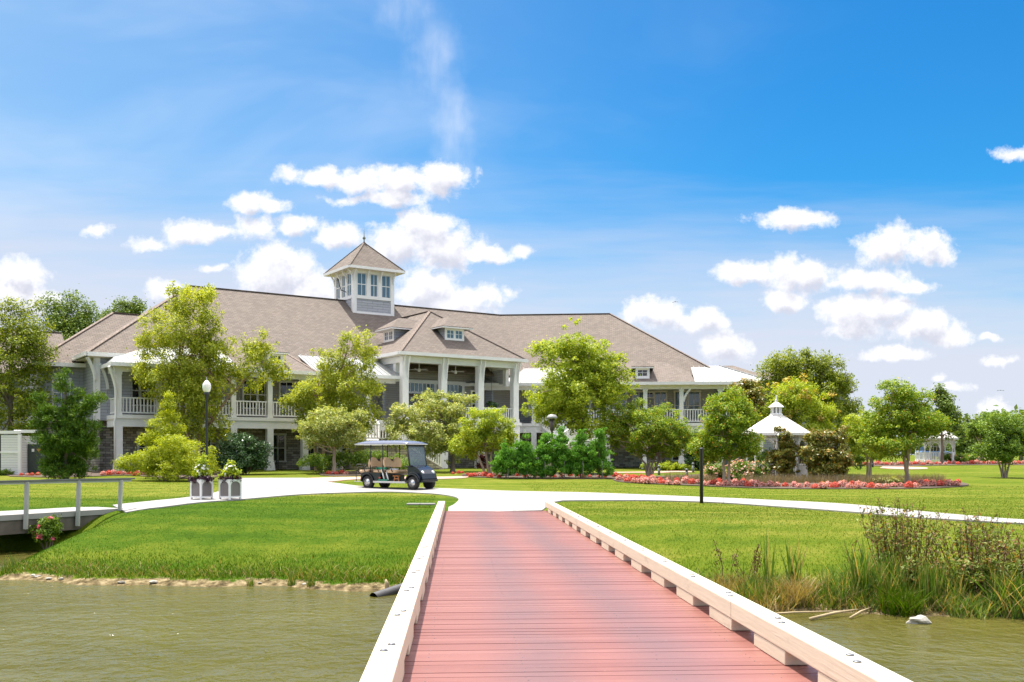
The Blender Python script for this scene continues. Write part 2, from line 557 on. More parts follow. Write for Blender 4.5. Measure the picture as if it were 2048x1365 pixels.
def shore(x):
    xc = np.clip(x, -45, 30)
    return np.where(xc < 0, 20.2 - 0.20 * xc, 20.2 - 0.36 * xc) + 0.22 * np.sin(0.9 * x) + 0.13 * np.sin(2.3 * x + 1) + 0.06 * np.sin(6.1 * x)


WATER = -1.2


def terrain(x, y):
    x = np.asarray(x, float)
    y = np.asarray(y, float)
    zl = np.interp(y, [32, 62, 90, 160, 400], [0, 0.66, 0.75, 1.0, 1.4])
    zr = np.interp(y, [32, 46, 55, 62, 75, 87, 120, 250], [0, 0.13, 0.18, 0.24, 0.62, 1.0, 1.25, 1.45])
    wr = sm(3, 12, x)
    z = zl * (1 - wr) + zr * wr
    z = z + 0.03 * np.sin(0.5 * x + 1.0) * np.sin(0.35 * y) * sm(34, 40, y)
    d = y - shore(x)
    L = 11.5 - 3.5 * sm(-4, 4, x)
    up = -1.08 + (1.08 + z) * (1 - (1 - np.clip((d - 0.45) / L, 0, 1)) ** 1.9)
    mud = -1.2 + 0.12 * np.clip(d / 0.45, 0, 1)
    zb = np.where(d < 0, np.maximum(-1.2 + d * 0.3, -2.6), np.where(d < 0.45, mud, up))
    gul = sm(11.4, 14.2, -x) * (1 - sm(29.6, 31.4, y - 0.12 * (x + 14)))
    zb = np.where(d > 0, np.maximum(zb - gul * 1.0, -1.25), zb)
    d2 = -9 - y
    back = np.where(d2 > 0, np.minimum(-1.2 + d2 * 0.35, 0.0), -9)
    return np.maximum(zb, back)


def gz(x, y):
    return float(terrain(x, y))


def on(u, Y, z=None):
    """World point at photo column u and distance Y, on the ground unless z is given."""
    x = (u - U0) / FPX * Y
    return Vector((x, Y, gz(x, Y) if z is None else z))


def hit(u, v):
    """Where the sight line through a photo pixel meets the ground."""
    dx, dz = (u - U0) / FPX, -(v - V0) / FPX
    Y = 6.0
    prev = Y
    while Y < 400:
        if CH + dz * Y <= gz(dx * Y, Y):
            a, bq = prev, Y
            for _ in range(24):
                mm = (a + bq) / 2
                if CH + dz * mm <= gz(dx * mm, mm):
                    bq = mm
                else:
                    a = mm
            Y = (a + bq) / 2
            break
        prev = Y
        Y += 0.25
    return Vector((dx * Y, Y, gz(dx * Y, Y)))


def smooth_line(pts, step=0.5):
    """Catmull-Rom through 2-D points, about one point each step metres."""
    P_ = [np.array(p[:2], float) for p in pts]
    out_ = []
    for i in range(len(P_) - 1):
        p0, p1, p2, p3 = P_[max(i - 1, 0)], P_[i], P_[i + 1], P_[min(i + 2, len(P_) - 1)]
        k = max(1, int(np.linalg.norm(p2 - p1) / step))
        for j in range(k):
            t = j / k
            out_.append(0.5 * ((2 * p1) + (p2 - p0) * t + (2 * p0 - 5 * p1 + 4 * p2 - p3) * t * t + (3 * p1 - p0 - 3 * p2 + p3) * t ** 3))
    out_.append(P_[-1])
    return out_


def inside(poly, x, y):
    poly = np.asarray([p[:2] for p in poly], float)
    x = np.asarray(x, float)
    r = np.zeros(x.shape, bool)
    j = len(poly) - 1
    for i in range(len(poly)):
        xi, yi = poly[i]
        xj, yj = poly[j]
        c = ((yi > y) != (yj > y))
        with np.errstate(divide='ignore', invalid='ignore'):
            r ^= c & (x < (xj - xi) * (y - yi) / (yj - yi + 1e-12) + xi)
        j = i
    return r


def drape(name, poly, lift, material, step=0.7, skirt=0.08):
    """A sheet that follows the ground a little above it, with a turned-down edge."""
    poly = [Vector((p[0], p[1])) for p in poly]
    n = len(poly)
    xs = [p.x for p in poly]
    ys = [p.y for p in poly]
    gx, gy = np.meshgrid(np.arange(min(xs), max(xs), step), np.arange(min(ys), max(ys), step))
    gx = gx.ravel() + 0.013
    gy = gy.ravel() + 0.017
    ok = inside(poly, gx, gy)
    pts = poly + [Vector((a, c)) for a, c in zip(gx[ok], gy[ok])]
    vs, es, fs, *_ = delaunay_2d_cdt(pts, [(i, (i + 1) % n) for i in range(n)], [list(range(n))], 1, 1e-5)
    mb = MB()
    zz = terrain(np.array([p.x for p in vs]), np.array([p.y for p in vs])) + lift
    mb.add([(p.x, p.y, z) for p, z in zip(vs, zz)], [tuple(f) for f in fs])
    rim = [(p.x, p.y, gz(p.x, p.y) + lift) for p in poly]
    rv = rim + [(a, c, z - skirt) for a, c, z in rim]
    mb.add(rv, [(i, (i + 1) % n, n + (i + 1) % n, n + i) for i in range(n)])
    o = mb.build(name, material, fix=False)
    return o

# ------------------------------------------------------------------ ground, water, paving
def axis(parts):
    o_ = []
    for a, b_, st in parts:
        o_.extend(np.arange(a, b_, st))
    o_.append(parts[-1][1])
    return np.array(o_)


GX = axis([(-700, -100, 60), (-100, -40, 6), (-40, -20, 1.0), (-20, 18, 0.25), (18, 40, 1.0), (40, 120, 8), (120, 700, 58)])
GY = axis([(-90, -20, 10), (-20, 14, 1.5), (14, 36, 0.22), (36, 66, 0.5), (66, 110, 2), (110, 300, 19), (300, 1000, 100)])
XX, YY = np.meshgrid(GX, GY)
ZZ = terrain(XX, YY)
nx, ny = len(GX), len(GY)
me = bpy.data.meshes.new('ground')
me.from_pydata(np.stack([XX.ravel(), YY.ravel(), ZZ.ravel()], 1).tolist(), [],
               [(j * nx + i, j * nx + i + 1, (j + 1) * nx + i + 1, (j + 1) * nx + i) for j in range(ny - 1) for i in range(nx - 1)])
me.polygons.foreach_set('use_smooth', [True] * len(me.polygons))
D = YY - shore(XX)
mudv = np.clip(1.0 - (D - 0.12) / 0.6, 0, 1) * (YY > 8)
at = me.attributes.new('mud', 'FLOAT', 'POINT')
at.data.foreach_set('value', mudv.ravel().astype(np.float32))

m, g, b, out = newmat('lawn')
tc = g.n('ShaderNodeTexCoord')
ob = tc.outputs['Object']
n_big = g.noise(ob, 0.16, 4.0, 0.6)
n_mid = g.noise(ob, 1.1, 5.0, 0.65)
n_str = g.noise(g.vec('MULTIPLY', ob, (0.06, 0.55, 1.0)), 1.0, 4.0, 0.6)
n_fin = g.noise(g.vec('MULTIPLY', ob, (1.0, 0.45, 1.0)), 14.0, 5.0, 0.7)
gsum = g.math('ADD', g.math('ADD', g.math('MULTIPLY', n_big, 0.24), g.math('MULTIPLY', n_str, 0.30)), g.math('ADD', g.math('MULTIPLY', n_mid, 0.30), g.math('MULTIPLY', n_fin, 0.32)))
mow = g.math('SINE', g.math('MULTIPLY', g.vec('DOT_PRODUCT', ob, (0.28, 1.0, 0.0)), 3.6))
gsum = g.math('MULTIPLY_ADD', mow, 0.022, gsum)
gcol = g.ramp(gsum, [(0.42, (0.050, 0.096, 0.004)), (0.555, (0.100, 0.140, 0.008)), (0.70, (0.195, 0.195, 0.030))])
sxx = g.n('ShaderNodeSeparateXYZ')
g.put(sxx.inputs[0], ob)
lush = g.math('MULTIPLY', g.mapr(sxx.outputs[0], 1.5, -2.0), g.mapr(sxx.outputs[1], 38.5, 33.0))
gcol = g.mix(lush, gcol, g.ramp(gsum, [(0.42, (0.024, 0.062, 0.001)), (0.555, (0.048, 0.098, 0.002)), (0.70, (0.115, 0.148, 0.010))]))
mcol = g.ramp(g.noise(ob, 5.0, 6.0, 0.7), [(0.36, (0.045, 0.034, 0.016)), (0.5, (0.17, 0.13, 0.065)), (0.66, (0.36, 0.29, 0.17))])
av = g.n('ShaderNodeAttribute', attribute_name='mud')
mf = g.mapr(g.math('ADD', av.outputs['Fac'], g.math('MULTIPLY_ADD', g.noise(ob, 3.2, 5.0, 0.65), 1.5, -0.75)), 0.42, 0.62)
g.put(b.inputs['Base Color'], g.mix(mf, gcol, mcol))
b.inputs['Roughness'].default_value = 0.95
b.inputs['Specular IOR Level'].default_value = 0.08
g.put(b.inputs['Normal'], g.bump(g.math('ADD', n_fin, g.math('MULTIPLY', g.noise(ob, 40.0, 3.0), 0.6)), 0.9, 0.05))
lawn = m
me.materials.append(lawn)
ground = bpy.data.objects.new('ground', me)
COL.objects.link(ground)
ground['kind'] = 'structure'

# the pond: silty water with small wind ripples
m, g, b, out = newmat('silty_water')
tc = g.n('ShaderNodeTexCoord')
ob = tc.outputs['Object']
wc = g.ramp(g.noise(ob, 0.22, 4.0, 0.6), [(0.3, (0.074, 0.068, 0.013)), (0.7, (0.104, 0.096, 0.024))])
g.put(b.inputs['Base Color'], wc)
b.inputs['Roughness'].default_value = 0.17
b.inputs['IOR'].default_value = 1.33
b.inputs['Specular IOR Level'].default_value = 0.5
r1 = g.noise(g.vec('MULTIPLY', ob, (0.8, 1.0, 1.0)), 1.3, 2.0, 0.5, 0.5)
r2 = g.noise(g.vec('MULTIPLY', ob, (1.15, 1.0, 1.0)), 3.6, 3.0, 0.55, 0.6)
hh = g.math('ADD', g.math('MULTIPLY', r1, 0.9), g.math('MULTIPLY', r2, 0.75))
g.put(b.inputs['Normal'], g.bump(hh, 1.0, 0.085))
watm = m
wm = MB()
wm.add([(-60, -14, WATER), (40, -14, WATER), (40, 34, WATER), (-60, 34, WATER)], [(0, 1, 2, 3)])
water = wm.build('water', watm)
water['kind'] = 'structure'

# concrete: smooth broom finish, a few joints and stains
m, g, b, out = newmat('pale_concrete')
tc = g.n('ShaderNodeTexCoord')
ob = tc.outputs['Object']
c = g.ramp(g.noise(ob, 0.5, 6.0, 0.65), [(0.28, (0.265, 0.255, 0.245)), (0.7, (0.335, 0.325, 0.315))])
g.put(b.inputs['Base Color'], g.mix(g.mapr(g.noise(ob, 7.0, 5.0, 0.7), 0.55, 0.75, 0.0, 0.4), c, (0.22, 0.21, 0.195, 1)))
jt = g.n('ShaderNodeTexBrick', offset=0.0)
rot = g.n('ShaderNodeMapping')
rot.inputs['Rotation'].default_value = (0, 0, R(12))
g.put(rot.inputs['Vector'], ob)
g.put(jt.inputs['Vector'], rot.outputs[0])
jt.inputs['Scale'].default_value = 1.0
jt.inputs['Mortar Size'].default_value = 0.018
jt.inputs['Brick Width'].default_value = 3.0
jt.inputs['Row Height'].default_value = 3.0
cbase = b.inputs['Base Color'].links[0].from_socket
g.put(b.inputs['Base Color'], g.mix(g.math('MULTIPLY', jt.outputs['Fac'], 0.75), cbase, (0.16, 0.15, 0.13, 1)))
b.inputs['Roughness'].default_value = 0.85
g.put(b.inputs['Normal'], g.bump(g.noise(ob, 60.0, 4.0), 0.25, 0.005))
concrete = m


def px_poly(pts, step=0.5):
    return smooth_line([hit(u, v) for u, v in pts], step)


FRONT = [(252, 1027), (300, 1019), (400, 1007), (480, 1001), (600, 991), (700, 987), (780, 985.5), (860, 989), (902, 994), (917, 1000), (911, 1009), (897, 1017)]
BACK = [(2500, 1071), (2300, 1056), (2048, 1042.5), (1950, 1035), (1850, 1026), (1700, 1011), (1536, 1002), (1350, 994), (1200, 988), (1024, 984),
        (880, 978.5), (780, 977), (720, 974), (665, 967)]
RIGHT = [(1093, 1016), (1103, 1007), (1125, 1003.5), (1200, 1003), (1300, 1003), (1380, 1005), (1450, 1008), (1536, 1014), (1700, 1026), (1840, 1038),
         (2048, 1050), (2300, 1068), (2500, 1086)]
LEFT = [(646, 962.5), (620, 958), (560, 957.5), (482, 957.8), (456, 959), (447, 966), (441, 983), (380, 996), (300, 1004.5), (225, 1012.5)]


def deckx(y):
    return 1.07 - 0.0535 * y


DY0, DY1, DW = -3.0, 29.3, 1.47      # the timber bridge: start, end, half width
dl = [(deckx(DY1) - DW + 0.1, DY1 - 0.25), (deckx(DY1) + DW - 0.1, DY1 - 0.25)]
con = px_poly(FRONT) + dl + px_poly(RIGHT) + px_poly(BACK) + px_poly(LEFT)
path = drape('path', con, 0.04, concrete, 0.8)
path['kind'] = 'structure'

BR = [(615, 957.6), (640, 961.5), (663, 964.5), (690, 961.5), (730, 959.6), (800, 959), (870, 959.5), (930, 957.0), (930, 953.6), (870, 955.0), (730, 955.2), (660, 955.8)]
brickpath = drape('brick_path', px_poly(BR), 0.035, brick, 0.8)
brickpath['kind'] = 'structure'
BR2 = [(1222, 947.5), (1270, 946.6), (1320, 946.8), (1350, 945.4), (1385, 945.6), (1385, 943.6), (1340, 943.2), (1290, 944.6), (1222, 945.2)]
brick2 = drape('brick_path', px_poly(BR2), 0.035, brick, 0.8)
brick2['kind'] = 'structure'
BR3 = [(1760, 937), (1800, 939.5), (1850, 939), (1850, 936), (1805, 934.5), (1765, 934)]
pad = drape('brick_path', px_poly(BR3), 0.035, brick, 0.8)
pad['kind'] = 'structure'

# planting beds (dark mulch)
BED_R = [(1225, 960), (1240, 965), (1300, 969), (1400, 973), (1500, 977), (1600, 979), (1700, 979), (1800, 979), (1880, 977), (1928, 973.5),
         (1935, 969), (1900, 964), (1820, 961), (1700, 957), (1560, 953), (1500, 950), (1420, 949), (1330, 953), (1250, 955)]
BED_C = [(925, 954.5), (1000, 957.5), (1100, 958.5), (1200, 959), (1232, 957.5), (1232, 950), (1100, 947), (985, 946), (930, 949)]
BED_L = [(20, 954), (110, 956), (200, 953.5), (260, 952), (350, 958), (420, 957), (440, 952), (440, 946), (300, 943), (150, 946), (20, 949)]
BED_T = [(640, 951.5), (668, 953.5), (720, 952.5), (800, 951), (850, 949), (850, 943), (720, 943), (645, 946)]
BED_F = [(1700, 933), (1780, 933.5), (1850, 932.5), (1950, 931), (2060, 931), (2150, 930), (2150, 924), (1950, 924), (1800, 926), (1700, 928)]
for P_ in (BED_R, BED_C, BED_L, BED_T, BED_F):
    s_ = drape('planting_bed', smooth_line([hit(u, v) for u, v in P_ + P_[:1]], 0.6)[:-1], 0.04, mulch, 0.9)
    s_['kind'] = 'structure'
con_np = np.array([(p[0], p[1]) for p in con])


# ------------------------------------------------------------------ blades and leaves as mesh
def blades(name, base, height, width, lean, mats, rng, parent=None, segs=2, mi=None, bend=0.5):
    """Tapering blades from base points; height/width/lean arrays per blade."""
    n = len(base)
    ang = rng.uniform(0, 2 * np.pi, n)
    dirv = np.stack([np.cos(ang), np.sin(ang), np.zeros(n)], 1)
    side = np.stack([-np.sin(ang), np.cos(ang), np.zeros(n)], 1)
    tw = rng.uniform(0, 2 * np.pi, n)
    side = side * np.cos(tw)[:, None] + dirv * np.sin(tw)[:, None]
    rows = []
    for k in range(segs):
        f = k / segs
        c = base + dirv * (lean * height * f ** (1 + bend))[:, None] + np.array([0, 0, 1.0]) * (height * (f - 0.18 * lean * f * f))[:, None]
        wd = width * (1 - 0.55 * f) * 0.5
        rows += [c - side * wd[:, None], c + side * wd[:, None]]
    tip = base + dirv * (lean * height)[:, None] + np.array([0, 0, 1.0]) * (height * (1 - 0.18 * lean))[:, None]
    k_ = 2 * segs + 1
    V = np.stack(rows + [tip], 1).reshape(-1, 3)
    idx = np.arange(n)[:, None] * k_
    loops, starts, tot = [], [], []
    quads = []
    for k in range(segs - 1):
        quads.append(idx + np.array([2 * k, 2 * k + 1, 2 * k + 3, 2 * k + 2]))
    tris = idx + np.array([2 * segs - 2, 2 * segs - 1, 2 * segs])
    return raw_mesh(name, V, quads, [tris], mats, parent, mi=None if mi is None else np.asarray(mi), per=segs - 1)


def raw_mesh(name, V, quads, tris, mats, parent=None, mi=None, per=0):
    me = bpy.data.meshes.new(name)
    q = np.concatenate(quads) if quads else np.zeros((0, 4), int)
    t = np.concatenate(tris) if tris else np.zeros((0, 3), int)
    nl = q.size + t.size
    me.vertices.add(len(V))
    me.vertices.foreach_set('co', V.astype(np.float32).ravel())
    me.loops.add(nl)
    me.loops.foreach_set('vertex_index', np.concatenate([q.ravel(), t.ravel()]).astype(np.int32))
    np_ = len(q) + len(t)
    me.polygons.add(np_)
    st = np.concatenate([np.arange(len(q)) * 4, q.size + np.arange(len(t)) * 3]).astype(np.int32)
    me.polygons.foreach_set('loop_start', st)
    if not isinstance(mats, (list, tuple)):
        mats = [mats]
    for mm in mats:
        me.materials.append(mm)
    if mi is not None:
        full = np.concatenate([mi] * (len(quads)) + [mi] * (len(tris)))
        me.polygons.foreach_set('material_index', full.astype(np.int32))
    me.update(calc_edges=True)
    me.validate()
    o = bpy.data.objects.new(name, me)
    COL.objects.link(o)
    if parent is not None:
        o.parent = parent
    return o


def leaf_cloud(name, C, N, A, L, W, mats, parent=None, mi=None):
    """One folded diamond per leaf: centre, normal, axis, length, width."""
    N = N / np.linalg.norm(N, axis=1, keepdims=True)
    A = A - N * np.sum(A * N, 1, keepdims=True)
    A = A / (np.linalg.norm(A, axis=1, keepdims=True) + 1e-9)
    B = np.cross(N, A)
    L = np.broadcast_to(L, len(C))[:, None]
    W = np.broadcast_to(W, len(C))[:, None]
    V = np.stack([C - A * L * 0.5, C + B * W * 0.5 + N * W * 0.14 - A * L * 0.05, C + A * L * 0.5, C - B * W * 0.5 + N * W * 0.14 - A * L * 0.05], 1).reshape(-1, 3)
    q = np.arange(len(C))[:, None] * 4 + np.arange(4)
    return raw_mesh(name, V, [q], [], mats, parent, mi)


# lawn grass you can see as blades: the two banks near the bridge, thinning with distance
rng = np.random.default_rng(7)


def lawn_points(x0, x1, y0, y1, dens, keep):
    n = int((x1 - x0) * (y1 - y0) * dens)
    x = rng.uniform(x0, x1, n)
    y = rng.uniform(y0, y1, n)
    dd = y - shore(x)
    ok = (dd > 0.34) & ~inside(con_np, x, y) & (np.abs(x - deckx(y)) > DW + 0.45) & (np.abs(x) < y * 0.56 + 1.0) & keep(x, y)
    ok |= False
    return x[ok], y[ok]


gx_, gy_, gh_, gw_ = [], [], [], []
for (y0, y1, dens, hgt, wid) in ((17, 24, 420, 0.040, 0.013), (24, 30, 330, 0.036, 0.015), (30, 37, 200, 0.034, 0.020), (37, 48, 70, 0.03, 0.03)):
    x, y = lawn_points(-26, 26, y0, y1, dens, lambda x, y: np.ones(x.shape, bool))
    tall = np.clip(1.9 - (y - shore(x)) * 0.55, 0, 1.2)
    gx_.append(x)
    gy_.append(y)
    gh_.append(hgt * rng.uniform(0.6, 1.35, len(x)) * (1 + tall))
    gw_.append(np.full(len(x), wid))
gx_, gy_, gh_, gw_ = map(np.concatenate, (gx_, gy_, gh_, gw_))
gbase = np.stack([gx_, gy_, terrain(gx_, gy_) - 0.01], 1)
grass = blades('grass', gbase, gh_, gw_, rng.uniform(0.1, 0.8, len(gbase)), [grassm, lushm], rng, segs=1, mi=((gx_ < deckx(gy_)) & (gy_ < 38)).astype(int))
tag(grass, 'short green lawn grass covering both banks of the pond', 'grass', kind='stuff')

# ------------------------------------------------------------------ the timber bridge we stand on
m, g, b, out = newmat('red_deck_board')
tc = g.n('ShaderNodeTexCoord')
ge = g.n('ShaderNodeNewGeometry')
ob = tc.outputs['Object']
sx = g.n('ShaderNodeSeparateXYZ')
g.put(sx.inputs[0], ob)
grain = g.noise(g.vec('MULTIPLY', ob, (1.2, 26.0, 1.0)), 4.0, 4.0, 0.6)
base = g.ramp(g.math('ADD', g.math('MULTIPLY', ge.outputs['Random Per Island'], 0.5), g.math('MULTIPLY', grain, 0.55)),
              [(0.1, (0.195, 0.074, 0.060)), (0.5, (0.235, 0.094, 0.078)), (0.9, (0.285, 0.126, 0.108))])
# two worn wheel tracks, greyer than the rest
lane = g.math('ADD', sx.outputs[0], g.math('MULTIPLY_ADD', g.noise(g.vec('MULTIPLY', ob, (0.0, 0.25, 0.0)), 1.0, 2.0), 0.5, -0.25))
t1 = g.mapr(g.math('ABSOLUTE', g.math('SUBTRACT', lane, -0.42)), 0.55, 0.0)
t2 = g.mapr(g.math('ABSOLUTE', g.math('SUBTRACT', lane, 0.62)), 0.55, 0.0)
trk = g.math('MULTIPLY', g.math('MAXIMUM', t1, t2), g.mapr(g.noise(ob, 0.9, 4.0, 0.6), 0.2, 0.65, 0.55, 1.0))
base = g.mix(g.math('MULTIPLY', trk, 0.72), base, (0.158, 0.090, 0.092, 1))
spots = g.mapr(g.noise(g.vec('MULTIPLY', ob, (5.0, 9.0, 1.0)), 3.0, 2.0, 0.5), 0.76, 0.80)
base = g.mix(g.math('MULTIPLY', spots, 0.6), base, (0.62, 0.45, 0.42, 1))
g.put(b.inputs['Base Color'], base)
g.put(b.inputs['Roughness'], g.mapr(grain, 0.2, 0.8, 0.34, 0.5))
b.inputs['Specular IOR Level'].default_value = 0.42
g.put(b.inputs['Normal'], g.bump(grain, 0.25, 0.004))
deckm = m

m, g, b, out = newmat('beige_timber')
tc = g.n('ShaderNodeTexCoord')
ob = tc.outputs['Object']
gr = g.noise(g.vec('MULTIPLY', ob, (9.0, 0.7, 16.0)), 2.2, 5.0, 0.65, 0.6)
wr_ = g.math('SINE', g.math('MULTIPLY_ADD', gr, 60.0, 0.0))
c = g.ramp(g.math('ADD', g.math('MULTIPLY', gr, 0.8), g.math('MULTIPLY', wr_, 0.06)), [(0.2, (0.60, 0.525, 0.40)), (0.5, (0.66, 0.585, 0.455)), (0.8, (0.70, 0.63, 0.50))])
kn = g.mapr(g.noise(g.vec('MULTIPLY', ob, (1.0, 0.35, 1.0)), 5.0, 5.0, 0.7), 0.56, 0.74, 0.0, 0.42)
c = g.mix(kn, c, (0.33, 0.28, 0.22, 1))
g.put(b.inputs['Base Color'], c)
b.inputs['Roughness'].default_value = 0.62
g.put(b.inputs['Normal'], g.bump(gr, 0.5, 0.006))
beamm = m
boltm = plain('galvanised_bolt', (0.16, 0.17, 0.19), 0.5, 0.35, 40, 0.3, 60, metal=0.6)

BR_ANG = math.atan(0.0535)
bridge = thing('timber_bridge', 'low timber cart bridge with red deck boards and beige kerb beams crossing the pond', 'bridge', (1.07, 0, 0), BR_ANG)
rnd = random.Random(3)
dk = MB()
yy = DY0
while yy < DY1 + 0.02:
    wdt = 0.140
    jz = rnd.uniform(-0.0012, 0.0012)
    gap = rnd.choice([0.0012, 0.002, 0.002, 0.003, 0.004, 0.009])
    e0, e1 = rnd.uniform(-0.002, 0.002), rnd.uniform(-0.002, 0.002)
    z1 = 0.0 + jz
    vs = [(-DW - 0.3, yy, z1 - 0.04), (DW + 0.3, yy, z1 - 0.04), (DW + 0.3, yy + wdt, z1 - 0.04), (-DW - 0.3, yy + wdt, z1 - 0.04),
          (-DW - 0.3, yy + 0.0015, z1 + e0), (DW + 0.3, yy + 0.0015, z1 + e1), (DW + 0.3, yy + wdt - 0.0015, z1 + e1), (-DW - 0.3, yy + wdt - 0.0015, z1 + e0)]
    dk.add(vs, [(3, 2, 1, 0), (4, 5, 6, 7), (0, 1, 5, 4), (1, 2, 6, 5), (2, 3, 7, 6), (3, 0, 4, 7)])
    yy += wdt + gap
dk.build('deck_planks', deckm, bridge)
scr = MB()
for k in range(int((DY1 - 5.0) / 0.146)):
    for sx_ in (-1.30, -0.56, 0.54, 1.30):
        yq = 5.0 + k * 0.1441 + rnd.uniform(-0.02, 0.02)
        if yq < 16:
            scr.lathe([(0.0055, 0.0006), (0.0045, 0.0024)], 6, (sx_ + rnd.uniform(-0.015, 0.015), yq))
tag(scr.build('screw', boltm, bridge), kind='stuff')
fr = MB()
for sx_ in (-1.62, -0.55, 0.55, 1.62):
    fr.box(sx_ - 0.06, sx_ + 0.06, DY0, DY1 - 2.0, -0.34, -0.045)
fr.build('bearer_frame', beamm, bridge)
for yv in (1.5, 9.5, 17.0):
    for sx_ in (-1.45, 1.45):
        pl = MB()
        pl.lathe([(0.15, -2.6), (0.15, -0.36)], 14, (sx_, yv))
        pl.build('pile', beamm, bridge)
SP = 1.53
KX = {-1: -DW - 0.10, 1: DW + 0.10}
blk = {}
for s_ in (-1, 1):
    kx = KX[s_]
    y = DY0
    k = 0
    first = True
    ys_ = []
    while y < DY1 - 0.3:
        ys_.append(y)
        y += SP
    off = 0.55 if s_ < 0 else 0.0
    for i, y in enumerate(ys_):
        y = y + off
        if y > DY1 - 0.8:
            continue
        bb = MB().box(kx - 0.095, kx + 0.095, y, y + 0.82, 0.003, 0.115)
        bb.build('spacer_block', beamm, bridge, bevel=0.008)
    # beams in lengths of four bays, butted with a hair line between
    y = DY0
    while y < DY1 - 0.2:
        y2 = min(y + 4 * SP, DY1 + 0.15)
        if DY1 - y2 < 1.0:
            y2 = DY1 + 0.15
        bm_ = MB().box(kx - 0.1, kx + 0.1, y + 0.003, y2 - 0.003, 0.117, 0.285)
        bo = bm_.build('kerb_beam', beamm, bridge, bevel=0.012)
        for i, yb in enumerate(ys_):
            for dyb in (0.30, 0.52):
                yq = yb + off + dyb
                if y < yq < y2 - 0.1:
                    bt = MB().lathe([(0.030, 0.286), (0.030, 0.292), (0.018, 0.297)], 10, (kx + (dyb - 0.41) * 0.18, yq))
                    bt.build('bolt', boltm, bo)
        y = y2

# ------------------------------------------------------------------ small footbridge over the gully on the left
fb = thing('footbridge', 'pale concrete footbridge over the gully with slim grey railing', 'footbridge', (0, 0, 0))
A = Vector((-12.35, 31.6, -0.10))
B = Vector((-19.6, 21.9, -0.22))
dr = (B - A)
dr.z = 0
dr.normalize()
nr = Vector((-dr.y, dr.x, 0))
if nr.y > 0:
    nr = -nr                                       # towards the pond
far = -nr * 2.0
dk = MB()
dk.prism([A + Vector((0, 0, 0.05)), B + Vector((0, 0, 0.05)), B + far + Vector((0, 0, 0.05)), A + far + Vector((0, 0, 0.05))], (0, 0, -0.16))
dk.build('deck', concrete, fb)
gd = MB()
gd.bar(A + Vector((0, 0, -0.32)) - nr * 0.12, B + Vector((0, 0, -0.32)) - nr * 0.12, 0.16, 0.40)
gd.bar(A + Vector((0, 0, -0.32)) + far + nr * 0.12, B + Vector((0, 0, -0.32)) + far + nr * 0.12, 0.16, 0.40)
gd.build('girder', plain('weathered_brown_steel', (0.12, 0.10, 0.085), 0.7, 0.3, 3), fb)
zt = 0.86
postsY = [0.15, 1.55, 3.15, 4.9, 6.7, 8.6, 10.4]
pm_ = plain('grey_post_paint', (0.40, 0.40, 0.375), 0.55, 0.08)
for d_ in postsY:
    p = A + dr * d_ + nr * 0.06
    h0 = Vector((p.x, p.y, p.z - (0.12 if d_ < 1 else 0.42)))
    MB().bar(h0, Vector((p.x, p.y, zt)) + Vector((0.04, 0, 0)), 0.10, 0.10).build('post', pm_, fb)
MB().bar(A - dr * 0.35 + nr * 0.06 + Vector((0, 0, zt - A.z + 0.03)), B + nr * 0.06 + Vector((0, 0, zt - B.z + 0.03)), 0.13, 0.045).build('handrail', plain('dark_rail', (0.13, 0.13, 0.13), 0.35, 0.15), fb)
MB().bar(A - dr * 0.25 + nr * 0.06 + Vector((0, 0, zt - A.z - 0.03)), B + nr * 0.06 + Vector((0, 0, zt - B.z - 0.03)), 0.05, 0.07).build('under_rail', pm_, fb)

# ------------------------------------------------------------------ clubhouse
HA = R(34)
HO = Vector((-7.34, 67.7, 0.0))
house = thing('clubhouse', 'large grey shingled clubhouse with brown hip roofs, white verandahs and a square lookout tower', 'clubhouse', HO, HA)
HM = Matrix.Translation(HO) @ Matrix.Rotation(HA, 4, 'Z')


def hw(t, q, z):
    return HM @ Vector((t, q, z))


# second wing: frame (r, p) turned 39 degrees, sharing the ridge end K = (15, 11)
cA, sA = math.cos(R(39)), math.sin(R(39))
RM = Matrix(((cA, sA, 0, 15 - 11 * sA), (-sA, cA, 0, 11 - 11 * cA), (0, 0, 1, 0), (0, 0, 0, 1)))


def rp(r, p, z):
    return RM @ Vector((r, p, z))


RZ, EZ, PITCH = 13.6, 7.7, 5.9 / 8.4


def roofz(q):
    return EZ + PITCH * (q - 2.6)


def ridge_cap(pts, name='ridge_cap', par=None):
    mb = MB()
    for a_, b_ in zip(pts[:-1], pts[1:]):
        mb.bar(Vector(a_) + Vector((0, 0, 0.03)), Vector(b_) + Vector((0, 0, 0.03)), 0.22, 0.035)
    return mb.build(name, capm, par)


capm = bricky('ridge_shingle', (0.20, 0.16, 0.135), (0.28, 0.22, 0.19), (0.13, 0.10, 0.085), 0.2, 0.22, 0.014, 0.9, 0.8, noise=0.3)

# --- main roof, both wings
rf = MB()
L0, K = (-11.3, 11, RZ), (15, 11, RZ)
E0, E1 = (-19.7, 2.6, EZ), (-19.7, 19.4, EZ)
V0_ = (12.02, 2.6, EZ)
V1_ = (15 + 2.98, 19.4, EZ)
Rr = tuple(rp(9.39, 11, RZ))
C1, C2 = tuple(rp(17.8, 2.6, EZ)), tuple(rp(17.8, 19.4, EZ))
for poly in ([E0, V0_, K, L0], [E1, E0, L0], [L0, K, V1_, E1]):
    rf.slab(poly, 0.16)
main_roof = rf.build('roof', shingle, house)
rf = MB()
for poly in ([V0_, C1, Rr, K], [C1, C2, Rr], [K, Rr, C2, V1_]):
    rf.slab(poly, 0.16)
rf.build('roof', shingle, house)
ridge_cap([E0, L0, K, Rr, C1], par=main_roof)
